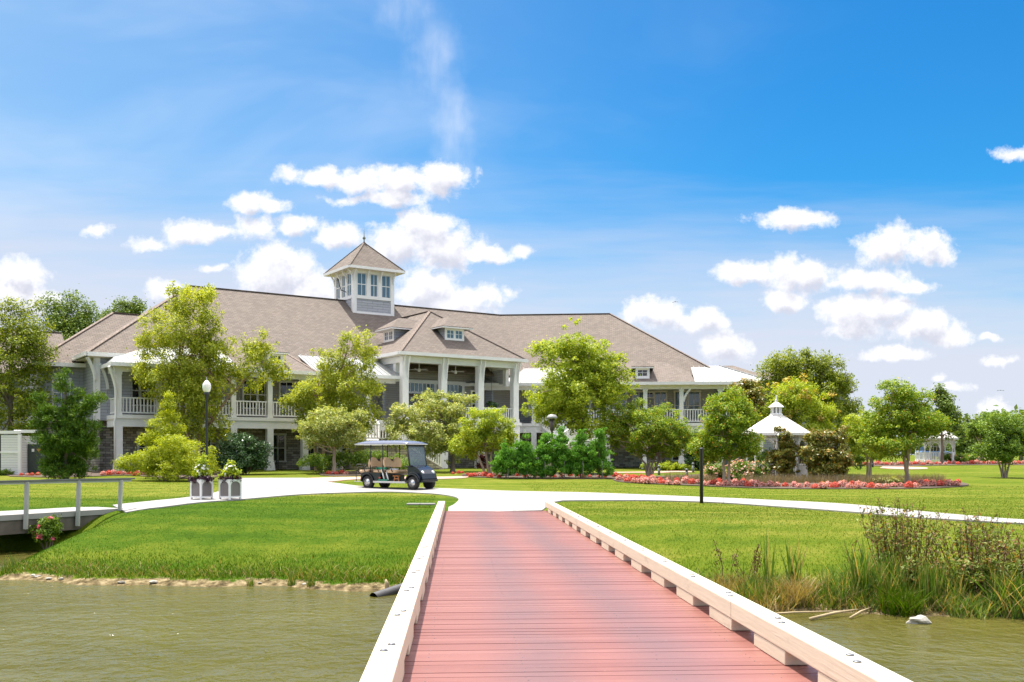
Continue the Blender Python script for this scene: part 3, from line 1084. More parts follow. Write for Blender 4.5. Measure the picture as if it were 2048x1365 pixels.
# gutters of the main roof
gt = MB()
gt.bar((-19.78, 2.5, EZ - 0.08), (-15.5, 2.5, EZ - 0.08), 0.16, 0.24)
gt.bar((-19.78, 2.42, EZ - 0.08), (-19.78, 19.4, EZ - 0.08), 0.16, 0.24)
gt.build('gutter', white, house)
gt = MB()
gt.M = RM
gt.bar((17.9, 2.5, EZ - 0.08), (17.9, 19.4, EZ - 0.08), 0.16, 0.24)
gt.build('gutter', white, house)
sf = MB().box(-19.6, -14, 2.7, 3.7, EZ - 0.24, EZ - 0.18)
sf.box(-19.6, -19.1, 3.7, 19, EZ - 0.24, EZ - 0.18)
sf.build('soffit', cream, house)

# --- lower wing beyond the end, and small roofs behind
rf = MB()
a1, a2, a3, a4 = (-22.1, 6.1, 7.3), (-12, 6.1, 7.3), (-12, 17.9, 7.3), (-22.1, 17.9, 7.3)
b1, b2 = (-16.2, 12, 11.42), (-12, 12, 11.42)
for poly in ([a1, a2, b2, b1], [a4, a1, b1], [b1, b2, a3, a4]):
    rf.slab(poly, 0.15)
o_ = rf.build('roof', shingle, house)
ridge_cap([a1, b1, b2], par=o_)
rf = MB()
a1, a2, a3, a4 = (-31.5, 15.5, 7.2), (-18, 15.5, 7.2), (-18, 26, 7.2), (-31.5, 26, 7.2)
b1, b2 = (-26.3, 20.7, 10.8), (-18, 20.7, 10.8)
for poly in ([a1, a2, b2, b1], [a4, a1, b1], [b1, b2, a3, a4]):
    rf.slab(poly, 0.15)
o_ = rf.build('roof', shingle, house)
ridge_cap([a1, b1, b2], par=o_)
rf = MB(RM)
for (r0, r1, p0, p1, z0, z1) in ((17.0, 24.5, 9.0, 18.0, 7.3, 9.35), (18, 30.5, 15.0, 25.0, 7.2, 9.3)):
    hh_ = (p1 - p0) / 2
    qa, qb, qc, qd = (r0, p0, z0), (r1, p0, z0), (r1, p1, z0), (r0, p1, z0)
    ra, rb = (r0, p0 + hh_, z1), (r1 - hh_, p0 + hh_, z1)
    rf2 = MB(RM)
    for poly in ([qa, qb, rb, ra], [qb, qc, rb], [ra, rb, qc, qd]):
        rf2.slab(poly, 0.15)
    rf2.build('roof', shingle, house)
    wl = MB(RM).box(r0, r1 - 0.6, p0 + 0.6, p1 - 0.6, 0.2, z0 - 0.1)
    wl.build('wall', siding, house)
wl = MB().box(-21.5, -18.9, 6.7, 17.3, 3.7, 7.2)
wl.build('wall', siding, house)
wl = MB().box(-21.52, -18.9, 6.68, 17.3, 0.2, 3.7)
wl.build('stone_wall', stone, house)
wl = MB().box(-30.9, -20, 16.1, 25.4, 0.2, 7.1)
wl.build('wall', siding, house)
gt = MB().bar((-22.2, 6.0, 7.2), (-18.6, 6.0, 7.2), 0.16, 0.24)
gt.build('gutter', white, house)

# --- walls behind the verandahs
UPW, LOW = (3.72, 7.95), (0.2, 3.72)
wl = MB().box(-19.1, 12.9, 3.8, 4.0, UPW[0], UPW[1])
wl.build('wall', taupe, house)
wl = MB().box(-19.1, 12.9, 3.8, 4.0, LOW[0], LOW[1])
wl.build('stone_wall', stone, house)
wl = MB(RM).box(-2.3, 17.2, 3.8, 4.0, UPW[0], UPW[1])
wl.build('wall', taupe, house)
wl = MB(RM).box(-2.3, 17.2, 3.8, 4.0, LOW[0], LOW[1])
wl.build('stone_wall', stone, house)
wl = MB().box(-19.12, -18.92, 3.1, 18.6, UPW[0], UPW[1])
wl.build('wall', siding, house)
wl = MB().box(-19.14, -18.9, 3.08, 18.6, LOW[0], LOW[1])
wl.build('stone_wall', stone, house)
wl = MB(RM).box(17.0, 17.2, 4.0, 18.6, 0.2, UPW[1])
wl.build('wall', siding, house)
wl = MB().box(-18.9, -17.0, 3.1, 3.3, UPW[0], UPW[1])
wl.build('wall', siding, house)
cb = MB()
cb.box(-19.18, -18.86, 3.04, 3.09, 3.7, 7.5)
cb.box(-19.2, -19.13, 3.04, 3.3, 3.7, 7.5)
cb.build('corner_board', white, house)
cb = MB().box(-18.0, -17.75, 3.03, 3.09, 3.9, 7.4)
cb.build('corner_board', white, house)


def window(M, a, q, z0, w_, h_, gl=None, mull=(2, 2), name='window', trim=0.11, fm=None, out_=-1.0):
    """Casing, sill, sash bars and one sheet of glass; faces -q."""
    fm = fm or white
    o1 = q + out_ * 0.07
    fb_ = MB(M)
    x0, x1, z1 = a - w_ / 2, a + w_ / 2, z0 + h_
    fb_.box(x0 - trim, x0, q, o1, z0, z1)
    fb_.box(x1, x1 + trim, q, o1, z0, z1)
    fb_.box(x0 - trim - 0.04, x1 + trim + 0.04, q, o1 + out_ * 0.02, z1, z1 + trim * 1.3)
    fb_.box(x0 - trim - 0.03, x1 + trim + 0.03, q, o1 + out_ * 0.04, z0 - 0.09, z0)
    for k in range(1, mull[0]):
        xm = x0 + w_ * k / mull[0]
        fb_.box(xm - 0.02, xm + 0.02, q, q + out_ * 0.045, z0, z1)
    for k in range(1, mull[1]):
        zm = z0 + h_ * k / mull[1]
        fb_.box(x0, x1, q, q + out_ * 0.05, zm - 0.028, zm + 0.028)
    wo_ = fb_.build(name, fm, house)
    gp = MB(M).box(x0, x1, q + out_ * 0.012, q + out_ * 0.022, z0, z1)
    gp.build('pane', gl or glass, wo_)
    return wo_


I4 = Matrix.Identity(4)
for t_ in (-16.4, -13.9, -11.6, -8.9, -6.4, -4.0):
    window(I4, t_ - 0.5, 3.8, 4.75, 0.85, 1.75, darkglass)
    window(I4, t_ + 0.5, 3.8, 4.75, 0.85, 1.75, darkglass)
for t_ in (-16.0, -12.5, -7.5, -5.2, -2.4):
    window(I4, t_, 3.8, 1.25, 0.9, 1.7, darkglass)
for r_ in (1.2, 4.0, 6.8, 9.6):
    window(RM, r_ - 0.5, 3.8, 4.75, 0.85, 1.75, glass)
    window(RM, r_ + 0.5, 3.8, 4.75, 0.85, 1.75, glass)
for r_ in (11.55, 13.2, 14.75, 15.75):
    window(RM, r_, 3.8, 4.42, 0.82, 2.05, glass, fm=cream)
window(RM, 12.35, 3.8, 6.1, 0.5, 0.35, darkglass, (2, 1), fm=cream)
for r_ in (3.0, 8.0, 12.4, 14.6):
    window(RM, r_, 3.8, 1.25, 0.9, 1.6, darkglass)
# end wall window of the lower wing
WM = Matrix.Translation((-21.5, 9.0, 0)) @ Matrix.Rotation(R(-90), 4, 'Z')
window(WM, 0.0, 0.0, 4.6, 0.9, 1.5, glass)
window(I4, -20.4, 6.7, 4.7, 0.9, 1.6, glass)


def verandah(M, a0, a1, cols, q0=0.9, lowcols=True, skip=()):
    """Floor, beams, ceiling, columns upstairs and down, and a railing in each bay."""
    MB(M).box(a0, a1, q0 - 0.25, 3.8, 3.78, 4.0).build('verandah_floor', white, house)
    MB(M).box(a0, a1, q0 - 0.17, q0 + 0.17, 3.30, 3.775).build('lower_beam', white, house)
    MB(M).box(a0, a1, q0 - 0.14, q0 + 0.14, 6.52, 6.86).build('upper_beam', white, house)
    MB(M).box(a0, a1, q0 + 0.15, 3.8, 6.80, 6.88).build('verandah_ceiling', cream, house)
    MB(M).box(a0, a1, q0 + 0.18, 3.8, 3.68, 3.775).build('lower_ceiling', cream, house)
    for c_ in cols:
        cc_ = MB(M).box(c_ - 0.15, c_ + 0.15, q0 - 0.15, q0 + 0.15, 4.003, 6.517)
        cc_.box(c_ - 0.18, c_ + 0.18, q0 - 0.18, q0 + 0.18, 4.003, 4.18)
        cc_.box(c_ - 0.18, c_ + 0.18, q0 - 0.18, q0 + 0.18, 6.36, 6.517)
        cc_.build('column', white, house)
        zb = 0.15
        lc = MB(M).box(c_ - 0.2, c_ + 0.2, q0 - 0.2, q0 + 0.2, zb, 3.297)
        lc.add([(c_ - 0.34, q0 - 0.34, zb), (c_ + 0.34, q0 - 0.34, zb), (c_ + 0.34, q0 + 0.34, zb), (c_ - 0.34, q0 + 0.34, zb),
                (c_ - 0.22, q0 - 0.22, 1.3), (c_ + 0.22, q0 - 0.22, 1.3), (c_ + 0.22, q0 + 0.22, 1.3), (c_ - 0.22, q0 + 0.22, 1.3)],
               [(0, 1, 5, 4), (1, 2, 6, 5), (2, 3, 7, 6), (3, 0, 4, 7), (4, 5, 6, 7)])
        lc.build('column', white, house)
    for i in range(len(cols) - 1):
        if i in skip:
            continue
        railing(M, (cols[i] + 0.16, q0), (cols[i + 1] - 0.16, q0), 4.0)


def railing(M, a, b_, z, h_=1.0, parent=None):
    mb = MB(M)
    a3, b3 = Vector((*a, z)), Vector((*b_, z if len(b_) < 3 else b_[2]))
    if len(a) == 3:
        a3 = Vector(a)
    if len(b_) == 3:
        b3 = Vector(b_)
    up_ = Vector((0, 0, 1))
    mb.bar(a3 + up_ * h_, b3 + up_ * h_, 0.12, 0.07)
    mb.bar(a3 + up_ * 0.14, b3 + up_ * 0.14, 0.07, 0.08)
    n_ = max(2, int((b3 - a3).length / 0.19))
    for k in range(n_):
        p = a3.lerp(b3, (k + 0.5) / n_)
        mb.bar(p + up_ * 0.14, p + up_ * h_, 0.065, 0.065, up=(1, 0, 0))
    return mb.build('railing', white, parent or house)


LC = [-18.3, -16.0, -13.75, -11.5, -9.15, -6.8, -4.5]
RC = [3.6, 6.3, 9.1, 11.9, 14.56, 17.4, 20.3]
verandah(I4, -18.5, -0.25, LC + [-2.3, -0.2][:1])
verandah(RM, -0.9, 20.5, RC)
# end returns of the verandahs
railing(I4, (-18.3, 1.06, 4.0), (-18.3, 3.0, 4.0), 4.0)
MB().box(-18.45, -18.15, 1.1, 3.1, 6.52, 6.86).build('upper_beam', white, house)
MB().box(-18.48, -18.13, 1.1, 3.1, 3.30, 3.775).build('lower_beam', white, house)
railing(RM, (20.3, 1.06, 4.0), (20.3, 8.0, 4.0), 4.0)
MB(RM).box(17.2, 20.5, 3.8, 12, 3.78, 3.99).build('verandah_floor', white, house)
MB(RM).box(20.16, 20.44, 1.1, 12, 6.52, 6.86).build('upper_beam', white, house)
for p_ in (4.2, 8.0):
    MB(RM).box(20.15, 20.45, p_ - 0.15, p_ + 0.15, 0.2, 6.517).build('column', white, house)


def bracket(M, a, q, z, dx, dz, dq=0.0):
    """Curved knee brace from a column out to the eave."""
    pts = []
    for k in range(7):
        s_ = k / 6
        pts.append(Vector((a + dx * s_ ** 1.7, q + dq * s_ ** 1.7, z + dz * s_)))
    mb = MB(M)
    for p0_, p1_ in zip(pts[:-1], pts[1:]):
        mb.bar(p0_, p1_ + (p1_ - p0_) * 0.04, 0.13, 0.15)
    return mb.build('bracket', white, house)


bracket(I4, -18.42, 0.72, 5.0, -0.5, 1.75, -0.35)
bracket(I4, -18.45, 3.0, 5.6, -0.45, 1.5, 0.0)
bracket(RM, 14.72, 0.85, 5.6, 0.55, 1.0)
bracket(I4, -19.15, 3.0, 6.1, -0.5, 1.35, -0.2)
dsp = MB().tube([(-18.75, 0.45, 6.95), (-18.55, 0.62, 6.6), (-18.50, 0.68, 3.9), (-18.6, 0.6, 3.5), (-18.55, 0.66, 3.2), (-18.55, 0.66, 0.5)], 0.055, 8)
dsp.build('downspout', white, house)


# --- verandah roofs: standing-seam metal with a shingled bay in the middle
def metal(M, poly, a0, a1, q0, q1, z0, z1, name='metal_roof', tri=None, st=0.42):
    mb = MB(M)
    mb.slab(poly, 0.07)
    return mb


def porch_roof(M, e0, e1, bay, hipl, hipr, za=7.0, qe=0.3, qt=3.85, slope=0.42):
    zt_ = za + slope * (qt - qe)
    run = qt - qe
    for (a0, a1, hl, hr) in ((e0, bay[0], hipl, 0.0), (bay[1], e1, 0.0, hipr)):
        mb = MB(M)
        mb.slab([(a0, qe, za), (a1, qe, za), (a1 - hr, qt, zt_), (a0 + hl, qt, zt_)], 0.06)
        k = a0 + 0.2
        while k < a1:
            q_top = qt
            if hl and k < a0 + hl:
                q_top = qe + run * (k - a0) / hl
            if hr and k > a1 - hr:
                q_top = qe + run * (a1 - k) / hr
            if q_top > qe + 0.2:
                mb.bar((k, qe, za + 0.02), (k, q_top, za + 0.02 + slope * (q_top - qe)), 0.03, 0.06)
            k += 0.42
        mb.build('metal_roof', metalroof, house)
        mb = MB(M).bar((a0 - 0.02, qe - 0.07, za - 0.10), (a1 + 0.02, qe - 0.07, za - 0.10), 0.15, 0.22)
        mb.build('gutter', white, house)
        MB(M).box(a0 + 0.05, a1 - 0.05, qe, 1.1, za - 0.14, za - 0.09).build('soffit', cream, house)
    # hipped ends
    if hipl:
        mb = MB(M).slab([(e0, qe, za), (e0 + hipl, qt, zt_), (e0 + hipl * 0.3, qt + 0.3, zt_ - 0.55), (e0, qt + 0.3, za + 0.02)], 0.06)
        mb.build('metal_roof', metalroof, house)
        MB(M).bar((e0 - 0.06, qe - 0.1, za - 0.10), (e0 - 0.06, qt + 0.2, za - 0.10), 0.13, 0.22).build('gutter', white, house)
    if hipr:
        mb = MB(M).slab([(e1, qe, za), (e1, 14, za), (e1 - hipr, 14, zt_), (e1 - hipr, qt, zt_)], 0.06)
        mb.bar((e1, qe, za + 0.03), (e1 - hipr, qt, zt_ + 0.03), 0.12, 0.05)
        mb.build('metal_roof', metalroof, house)
        MB(M).bar((e1 + 0.06, qe - 0.1, za - 0.10), (e1 + 0.06, 14, za - 0.10), 0.13, 0.22).build('gutter', white, house)
    # shingled bay
    c_ = (bay[0] + bay[1]) / 2
    b0, b1 = bay
    ztop = 8.85
    mb = MB(M)
    h0, h1, qk = c_ - (b1 - b0) * 0.26, c_ + (b1 - b0) * 0.26, 4.25
    mb.slab([(b0, qe - 0.04, za + 0.02), (b1, qe - 0.04, za + 0.02), (h1, qk, ztop), (h0, qk, ztop)], 0.08)
    mb.slab([(b1, qe - 0.04, za + 0.02), (b1 - 0.15, qk - 0.6, za + slope * 2.8), (h1, qk, ztop)], 0.08)
    mb.slab([(b0, qe - 0.04, za + 0.02), (h0, qk, ztop), (b0 + 0.15, qk - 0.6, za + slope * 2.8)], 0.08)
    so = mb.build('roof', shingle, house)
    ridge_cap([(b1, qe - 0.04, za), (h1, qk, ztop - 0.02)], par=so) if M is I4 else None
    MB(M).bar((b0 - 0.02, qe - 0.11, za - 0.09), (b1 + 0.02, qe - 0.11, za - 0.09), 0.15, 0.22).build('gutter', white, house)
    MB(M).box(b0 + 0.05, b1 - 0.05, qe, 1.1, za - 0.14, za - 0.09).build('soffit', cream, house)
    return c_


def dormer(M, a, q, z0, w_, h_, depth, nwin=1, over=0.38, rise=0.62, rm=None):
    """Little hip-roofed dormer facing -q."""
    body_ = MB(M)
    body_.box(a - w_ / 2, a + w_ / 2, q, q + depth, z0, z0 + h_)
    d_ = body_.build('dormer', siding, house)
    tr = MB(M)
    tr.box(a - w_ / 2 - 0.02, a + w_ / 2 + 0.02, q - 0.05, q - 0.003, z0, z0 + 0.2)
    tr.box(a - w_ / 2 - 0.02, a - w_ / 2 + 0.16, q - 0.05, q - 0.003, z0 + 0.202, z0 + h_)
    tr.box(a + w_ / 2 - 0.16, a + w_ / 2 + 0.02, q - 0.05, q - 0.003, z0 + 0.202, z0 + h_)
    tr.box(a - w_ / 2 + 0.162, a + w_ / 2 - 0.162, q - 0.05, q - 0.003, z0 + h_ - 0.18, z0 + h_)
    if nwin == 2:
        tr.box(a - 0.09, a + 0.09, q - 0.05, q - 0.003, z0 + 0.202, z0 + h_ - 0.182)
    for k in range(nwin):
        ww = (w_ - 0.5) / nwin
        cx_ = a + (k - (nwin - 1) / 2) * (ww + 0.16)
        tr.box(cx_ - 0.015, cx_ + 0.015, q - 0.045, q - 0.012, z0 + 0.202, z0 + h_ - 0.182)
    tr.box(a - w_ / 2 + 0.162, a + w_ / 2 - 0.162, q - 0.043, q - 0.013, z0 + h_ * 0.52, z0 + h_ * 0.52 + 0.03)
    tr.build('trim', white, d_)
    MB(M).box(a - w_ / 2 + 0.162, a + w_ / 2 - 0.162, q - 0.01, q - 0.002, z0 + 0.2, z0 + h_ - 0.18).build('pane', darkglass if nwin == 1 else glass, d_)
    hw_ = w_ / 2 + over
    ze = z0 + h_
    r0 = MB(M)
    ap = (a, q - over + hw_, ze + 0.06 + rise)
    bk = (a, q + depth + 1.2, ze + 0.06 + rise)
    e_ = [(a - hw_, q - over, ze + 0.06), (a + hw_, q - over, ze + 0.06), (a + hw_, q + depth, ze + 0.06), (a - hw_, q + depth, ze + 0.06)]
    r0.slab([e_[0], e_[1], ap], 0.05)
    r0.slab([e_[1], e_[2], bk, ap], 0.05)
    r0.slab([e_[0], ap, bk, e_[3]], 0.05)
    r0.build('roof', shingle, d_)
    fb_ = MB(M)
    fb_.box(a - hw_, a + hw_, q - over, q - over + 0.05, ze - 0.06, ze + 0.045)
    fb_.box(a - hw_, a - hw_ + 0.05, q - over + 0.052, q + depth, ze - 0.06, ze + 0.045)
    fb_.box(a + hw_ - 0.05, a + hw_, q - over + 0.052, q + depth, ze - 0.06, ze + 0.045)
    fb_.box(a - hw_ + 0.052, a + hw_ - 0.052, q - over + 0.052, q - 0.003, ze - 0.05, ze - 0.01)
    fb_.build('fascia', white, d_)
    return d_


cl = porch_roof(I4, -18.75, 0.4, (-11.3, -6.2), 3.2, 0.0)
cr = porch_roof(RM, -2.2, 21.1, (7.4, 15.5), 0.0, 3.4)
dormer(I4, cl, 0.95, 7.32, 1.0, 0.82, 2.6, 1, 0.34, 0.5)
dormer(RM, cr + 0.25, 0.95, 7.32, 1.0, 0.82, 2.6, 1, 0.34, 0.62)

# --- entrance pavilion
PW = 9.07
AP = (4.535, 4.53, 12.3)
BK = (4.535, 9.15, 12.3)
rf = MB()
e0, e1 = (-0.6, -0.6, 8.6), (PW + 0.6, -0.6, 8.6)
rf.slab([e0, e1, AP], 0.1)
rf.slab([e0, AP, BK, (-0.6, 3.95, 8.6)], 0.1)
rf.slab([e1, (PW + 0.6, 3.95, 8.6), BK, AP], 0.1)
pr = rf.build('roof', shingle, house)
ridge_cap([e0, AP, e1], par=pr)
ridge_cap([AP, BK], par=pr)
gt = MB().bar((-0.72, -0.68, 8.5), (PW + 0.72, -0.68, 8.5), 0.16, 0.22)
gt.build('gutter', white, house)
MB().bar((-0.68, -0.6, 8.5), (-0.68, 3.9, 8.5), 0.16, 0.22).build('gutter', white, house)
MB().bar((PW + 0.68, -0.6, 8.5), (PW + 0.68, 3.9, 8.5), 0.16, 0.22).build('gutter', white, house)
MB().box(-0.55, PW + 0.55, -0.55, -0.26, 8.36, 8.42).build('soffit', cream, house)
MB().box(-0.55, -0.26, -0.25, 3.8, 8.36, 8.42).build('soffit', cream, house)
bm_ = MB().box(-0.22, PW + 0.22, -0.22, 0.22, 7.95, 8.36)
bm_.build('upper_beam', white, house)
MB().box(-0.2, 0.2, 0.222, 3.8, 7.95, 8.36).build('upper_beam', white, house)
MB().box(PW - 0.2, PW + 0.2, 0.222, 3.8, 7.95, 8.36).build('upper_beam', white, house)
MB().box(0.2, PW - 0.2, 0.222, 3.8, 8.2, 8.3).build('verandah_ceiling', cream, house)
MB().box(0.0, PW, 3.77, 3.79, 4.0, 8.2).build('wall', taupe, house)
MB().box(-0.4, PW + 0.4, -0.35, 0.64, 3.78, 4.0).build('verandah_floor', white, house)
MB().box(0.0, PW, 0.65, 3.8, 3.78, 3.995).build('verandah_floor', white, house)
MB().box(-0.35, PW + 0.35, -0.2, 0.2, 3.30, 3.775).build('lower_beam', white, house)
PC = [0.0, 3.03, 6.06, PW]
for c_ in PC:
    cc_ = MB().box(c_ - 0.23, c_ + 0.23, -0.23, 0.23, 4.003, 7.947)
    cc_.box(c_ - 0.27, c_ + 0.27, -0.27, 0.27, 4.003, 4.25)
    cc_.build('column', white, house)
    lc = MB().box(c_ - 0.27, c_ + 0.27, -0.27, 0.27, 0.15, 3.297)
    lc.build('column', white, house)
    for dx_ in (-0.21, 0.13):
        bk_ = MB()
        pts = [Vector((c_ + dx_ + 0.04, -0.24 - 0.30 * s_ ** 1.8, 6.9 + 1.45 * s_)) for s_ in (0, 0.2, 0.4, 0.6, 0.8, 1.0)]
        for p0_, p1_ in zip(pts[:-1], pts[1:]):
            bk_.bar(p0_, p1_, 0.08, 0.10)
        bk_.build('bracket', white, house)
for i in range(3):
    railing(I4, (PC[i] + 0.24, 0.0), (PC[i + 1] - 0.24, 0.0), 4.0)
railing(I4, (0.0, 0.24, 4.0), (0.0, 0.95, 4.0), 4.0)
# side walls high above the metal roofs, with white end boards
for t_, sg in ((0.0, -1), (PW, 1)):
    MB().box(t_ - 0.09, t_ + 0.09, 1.35, 3.77, 6.9, 7.94).build('wall', siding, house)
    MB().box(t_ - 0.13, t_ + 0.13, 0.95, 1.348, 6.7, 7.945).build('corner_board', white, house)
    MB().box(t_ - 0.09, t_ + 0.09, 3.0, 3.77, 4.0, 6.9).build('wall', siding, house)


def entry(t_, w_, z1):
    mb = MB().box(t_ - w_ / 2 - 0.2, t_ - w_ / 2, 3.70, 3.765, 4.0, z1)
    mb.box(t_ + w_ / 2, t_ + w_ / 2 + 0.2, 3.70, 3.765, 4.0, z1)
    mb.box(t_ - w_ / 2 - 0.28, t_ + w_ / 2 + 0.28, 3.66, 3.765, z1, z1 + 0.26)
    mb.box(t_ - w_ / 2, t_ + w_ / 2, 3.70, 3.765, z1 - 0.75, z1 - 0.6)
    n_ = int(w_ / 0.32)
    for k in range(1, n_):
        mb.box(t_ - w_ / 2 + w_ * k / n_ - 0.03, t_ - w_ / 2 + w_ * k / n_ + 0.03, 3.72, 3.765, z1 - 0.598, z1 - 0.002)
    fr_ = mb.build('entry_door', white, house)
    MB().box(t_ - w_ / 2, t_ + w_ / 2, 3.745, 3.76, z1 - 0.6, z1).build('pane', glass, fr_)
    for s_ in (-1, 1):
        x0 = t_ if s_ > 0 else t_ - w_ / 2
        lf = MB().box(x0 + 0.01, x0 + w_ / 2 - 0.01, 3.715, 3.76, 4.0, z1 - 0.755)
        lf.box(x0 + 0.18, x0 + w_ / 2 - 0.18, 3.70, 3.716, 4.2, 4.9)
        lf.build('door_leaf', wood_door, fr_)
        MB().box(x0 + 0.16, x0 + w_ / 2 - 0.16, 3.705, 3.713, 5.05, z1 - 0.95).build('pane', darkglass, fr_)


entry(3.3, 2.3, 6.85)
entry(6.15, 1.4, 6.85)
window(I4, 8.2, 3.77, 4.6, 0.9, 1.8, darkglass)

dormer(I4, 4.65, 1.15, 9.78, 1.55, 0.92, 2.6, 2, 0.5, 0.85)
DM = Matrix.Translation((1.2, 4.5, 0)) @ Matrix.Rotation(R(-90), 4, 'Z')
dormer(DM, 0.0, -0.05, 9.78, 1.55, 0.92, 2.6, 2, 0.5, 0.85)

# --- lookout tower
T0, T1, Q0, Q1 = 0.6, 4.1, 9.4, 12.9
TC = ((T0 + T1) / 2, (Q0 + Q1) / 2)
tb = MB().box(T0 + 0.05, T1 - 0.05, Q0 + 0.05, Q1 - 0.05, 11.0, 15.8)
tower = tb.build('tower', siding, house)
tt = MB()
for (x_, y_) in ((T0, Q0), (T1, Q0), (T0, Q1), (T1, Q1)):
    sx_, sy_ = (1 if x_ == T0 else -1), (1 if y_ == Q0 else -1)
    tt.box(x_, x_ + sx_ * 0.30, y_, y_ + sy_ * 0.30, 11.0, 15.8)
for (za, zb_) in ((13.62, 13.86), (15.55, 15.8), (12.38, 12.62)):
    tt.box(T0 + 0.302, T1 - 0.302, Q0 - 0.02, Q0 + 0.049, za, zb_)
    tt.box(T0 - 0.02, T0 + 0.049, Q0 + 0.302, Q1 - 0.302, za, zb_)
    tt.box(T1 - 0.049, T1 + 0.02, Q0 + 0.302, Q1 - 0.302, za, zb_)
ww_ = (3.5 - 0.6) / 3
for k in (1, 2):
    tt.box(T0 + 0.3 + ww_ * k - 0.14, T0 + 0.3 + ww_ * k + 0.14, Q0 - 0.01, Q0 + 0.049, 13.862, 15.548)
    tt.box(T0 - 0.01, T0 + 0.049, Q0 + 0.3 + ww_ * k - 0.14, Q0 + 0.3 + ww_ * k + 0.14, 13.862, 15.548)
for x_, y_, dx_, dy_ in [(T0 + 0.08 + k * (3.34 / 3), Q0, 0, -1) for k in range(4)] + [(T0, Q0 + 0.08 + k * (3.34 / 3), -1, 0) for k in range(4)]:
    pts = [Vector((x_ + dx_ * 0.4 * s_ ** 2.4, y_ + dy_ * 0.4 * s_ ** 2.4, 14.95 + 0.85 * s_)) for s_ in (0, 0.25, 0.5, 0.75, 1.0)]
    for p0_, p1_ in zip(pts[:-1], pts[1:]):
        tt.bar(p0_, p1_, 0.09, 0.1)
tt.build('trim', white, tower)
for face in (0, 1, 2):
    for k in range(3):
        c_ = 0.3 + ww_ * (k + 0.5)
        hw_ = ww_ / 2 - 0.16
        if k == 0:
            lo_, hi_ = c_ - ww_ / 2 + 0.02, c_ + hw_
        elif k == 2:
            lo_, hi_ = c_ - hw_, c_ + ww_ / 2 - 0.02
        else:
            lo_, hi_ = c_ - hw_, c_ + hw_
        mb = MB()
        md_ = (lo_ + hi_) / 2
        segs_ = [(lo_, lo_ + 0.06, 13.87, 15.54), (hi_ - 0.06, hi_, 13.87, 15.54), (lo_ + 0.062, hi_ - 0.062, 14.68, 14.74), (md_ - 0.018, md_ + 0.018, 13.87, 14.678), (md_ - 0.018, md_ + 0.018, 14.742, 15.54)]

        def put(mb_, a_, b2_, za, zb_, dep0, dep1, mi):
            if face == 0:
                mb_.box(T0 + a_, T0 + b2_, Q0 + 0.049 - dep1, Q0 + 0.049 - dep0, za, zb_, mi)
            elif face == 1:
                mb_.box(T0 + 0.049 - dep1, T0 + 0.049 - dep0, Q0 + a_, Q0 + b2_, za, zb_, mi)
            else:
                mb_.box(T1 - 0.049 + dep0, T1 - 0.049 + dep1, Q0 + a_, Q0 + b2_, za, zb_, mi)
        for a_, b2_, za, zb_ in segs_:
            put(mb, a_, b2_, za, zb_, 0.012, 0.04, 0)
        put(mb, lo_ + 0.03, hi_ - 0.03, 13.9, 15.5, 0.001, 0.011, 1)
        mb.build('window', [white, glass], tower)
tr_ = MB()
ev = 0.62
ec = [(T0 - ev, Q0 - ev, 15.95), (T1 + ev, Q0 - ev, 15.95), (T1 + ev, Q1 + ev, 15.95), (T0 - ev, Q1 + ev, 15.95)]
ap = (TC[0], TC[1], 18.35)
for i in range(4):
    tr_.slab([ec[i], ec[(i + 1) % 4], ap], 0.05)
for i in range(4):
    tr_.bar(Vector(ec[i]), Vector(ap), 0.16, 0.05, 0)
tr_.build('roof', shingle, tower)
fc = MB()
for i in range(4):
    fc.bar(Vector(ec[i]) + Vector((0, 0, -0.06)), Vector(ec[(i + 1) % 4]) + Vector((0, 0, -0.06)), 0.05, 0.2)
fc.build('fascia', white, tower)
MB().box(T0 - ev + 0.05, T1 + ev - 0.05, Q0 - ev + 0.05, Q1 + ev - 0.05, 15.80, 15.84).build('soffit', cream, tower)
fn = MB().lathe([(0.05, 18.3), (0.04, 18.55), (0.12, 18.62), (0.12, 18.72), (0.035, 18.8), (0.02, 19.1), (0.006, 19.5)], 10, TC)
fn.build('finial', plain('verdigris', (0.16, 0.18, 0.15), 0.6, 0.2, 8), tower)
an = MB().bar((T0 - 0.02, Q0 + 1.2, 14.2), (T0 - 0.35, Q0 + 1.4, 14.35), 0.05, 0.05)
an.bar((T0 - 0.35, Q0 + 1.4, 14.3), (T0 - 0.42, Q0 + 1.9, 15.3), 0.05, 0.05)
an.build('antenna', darkmetal, tower)

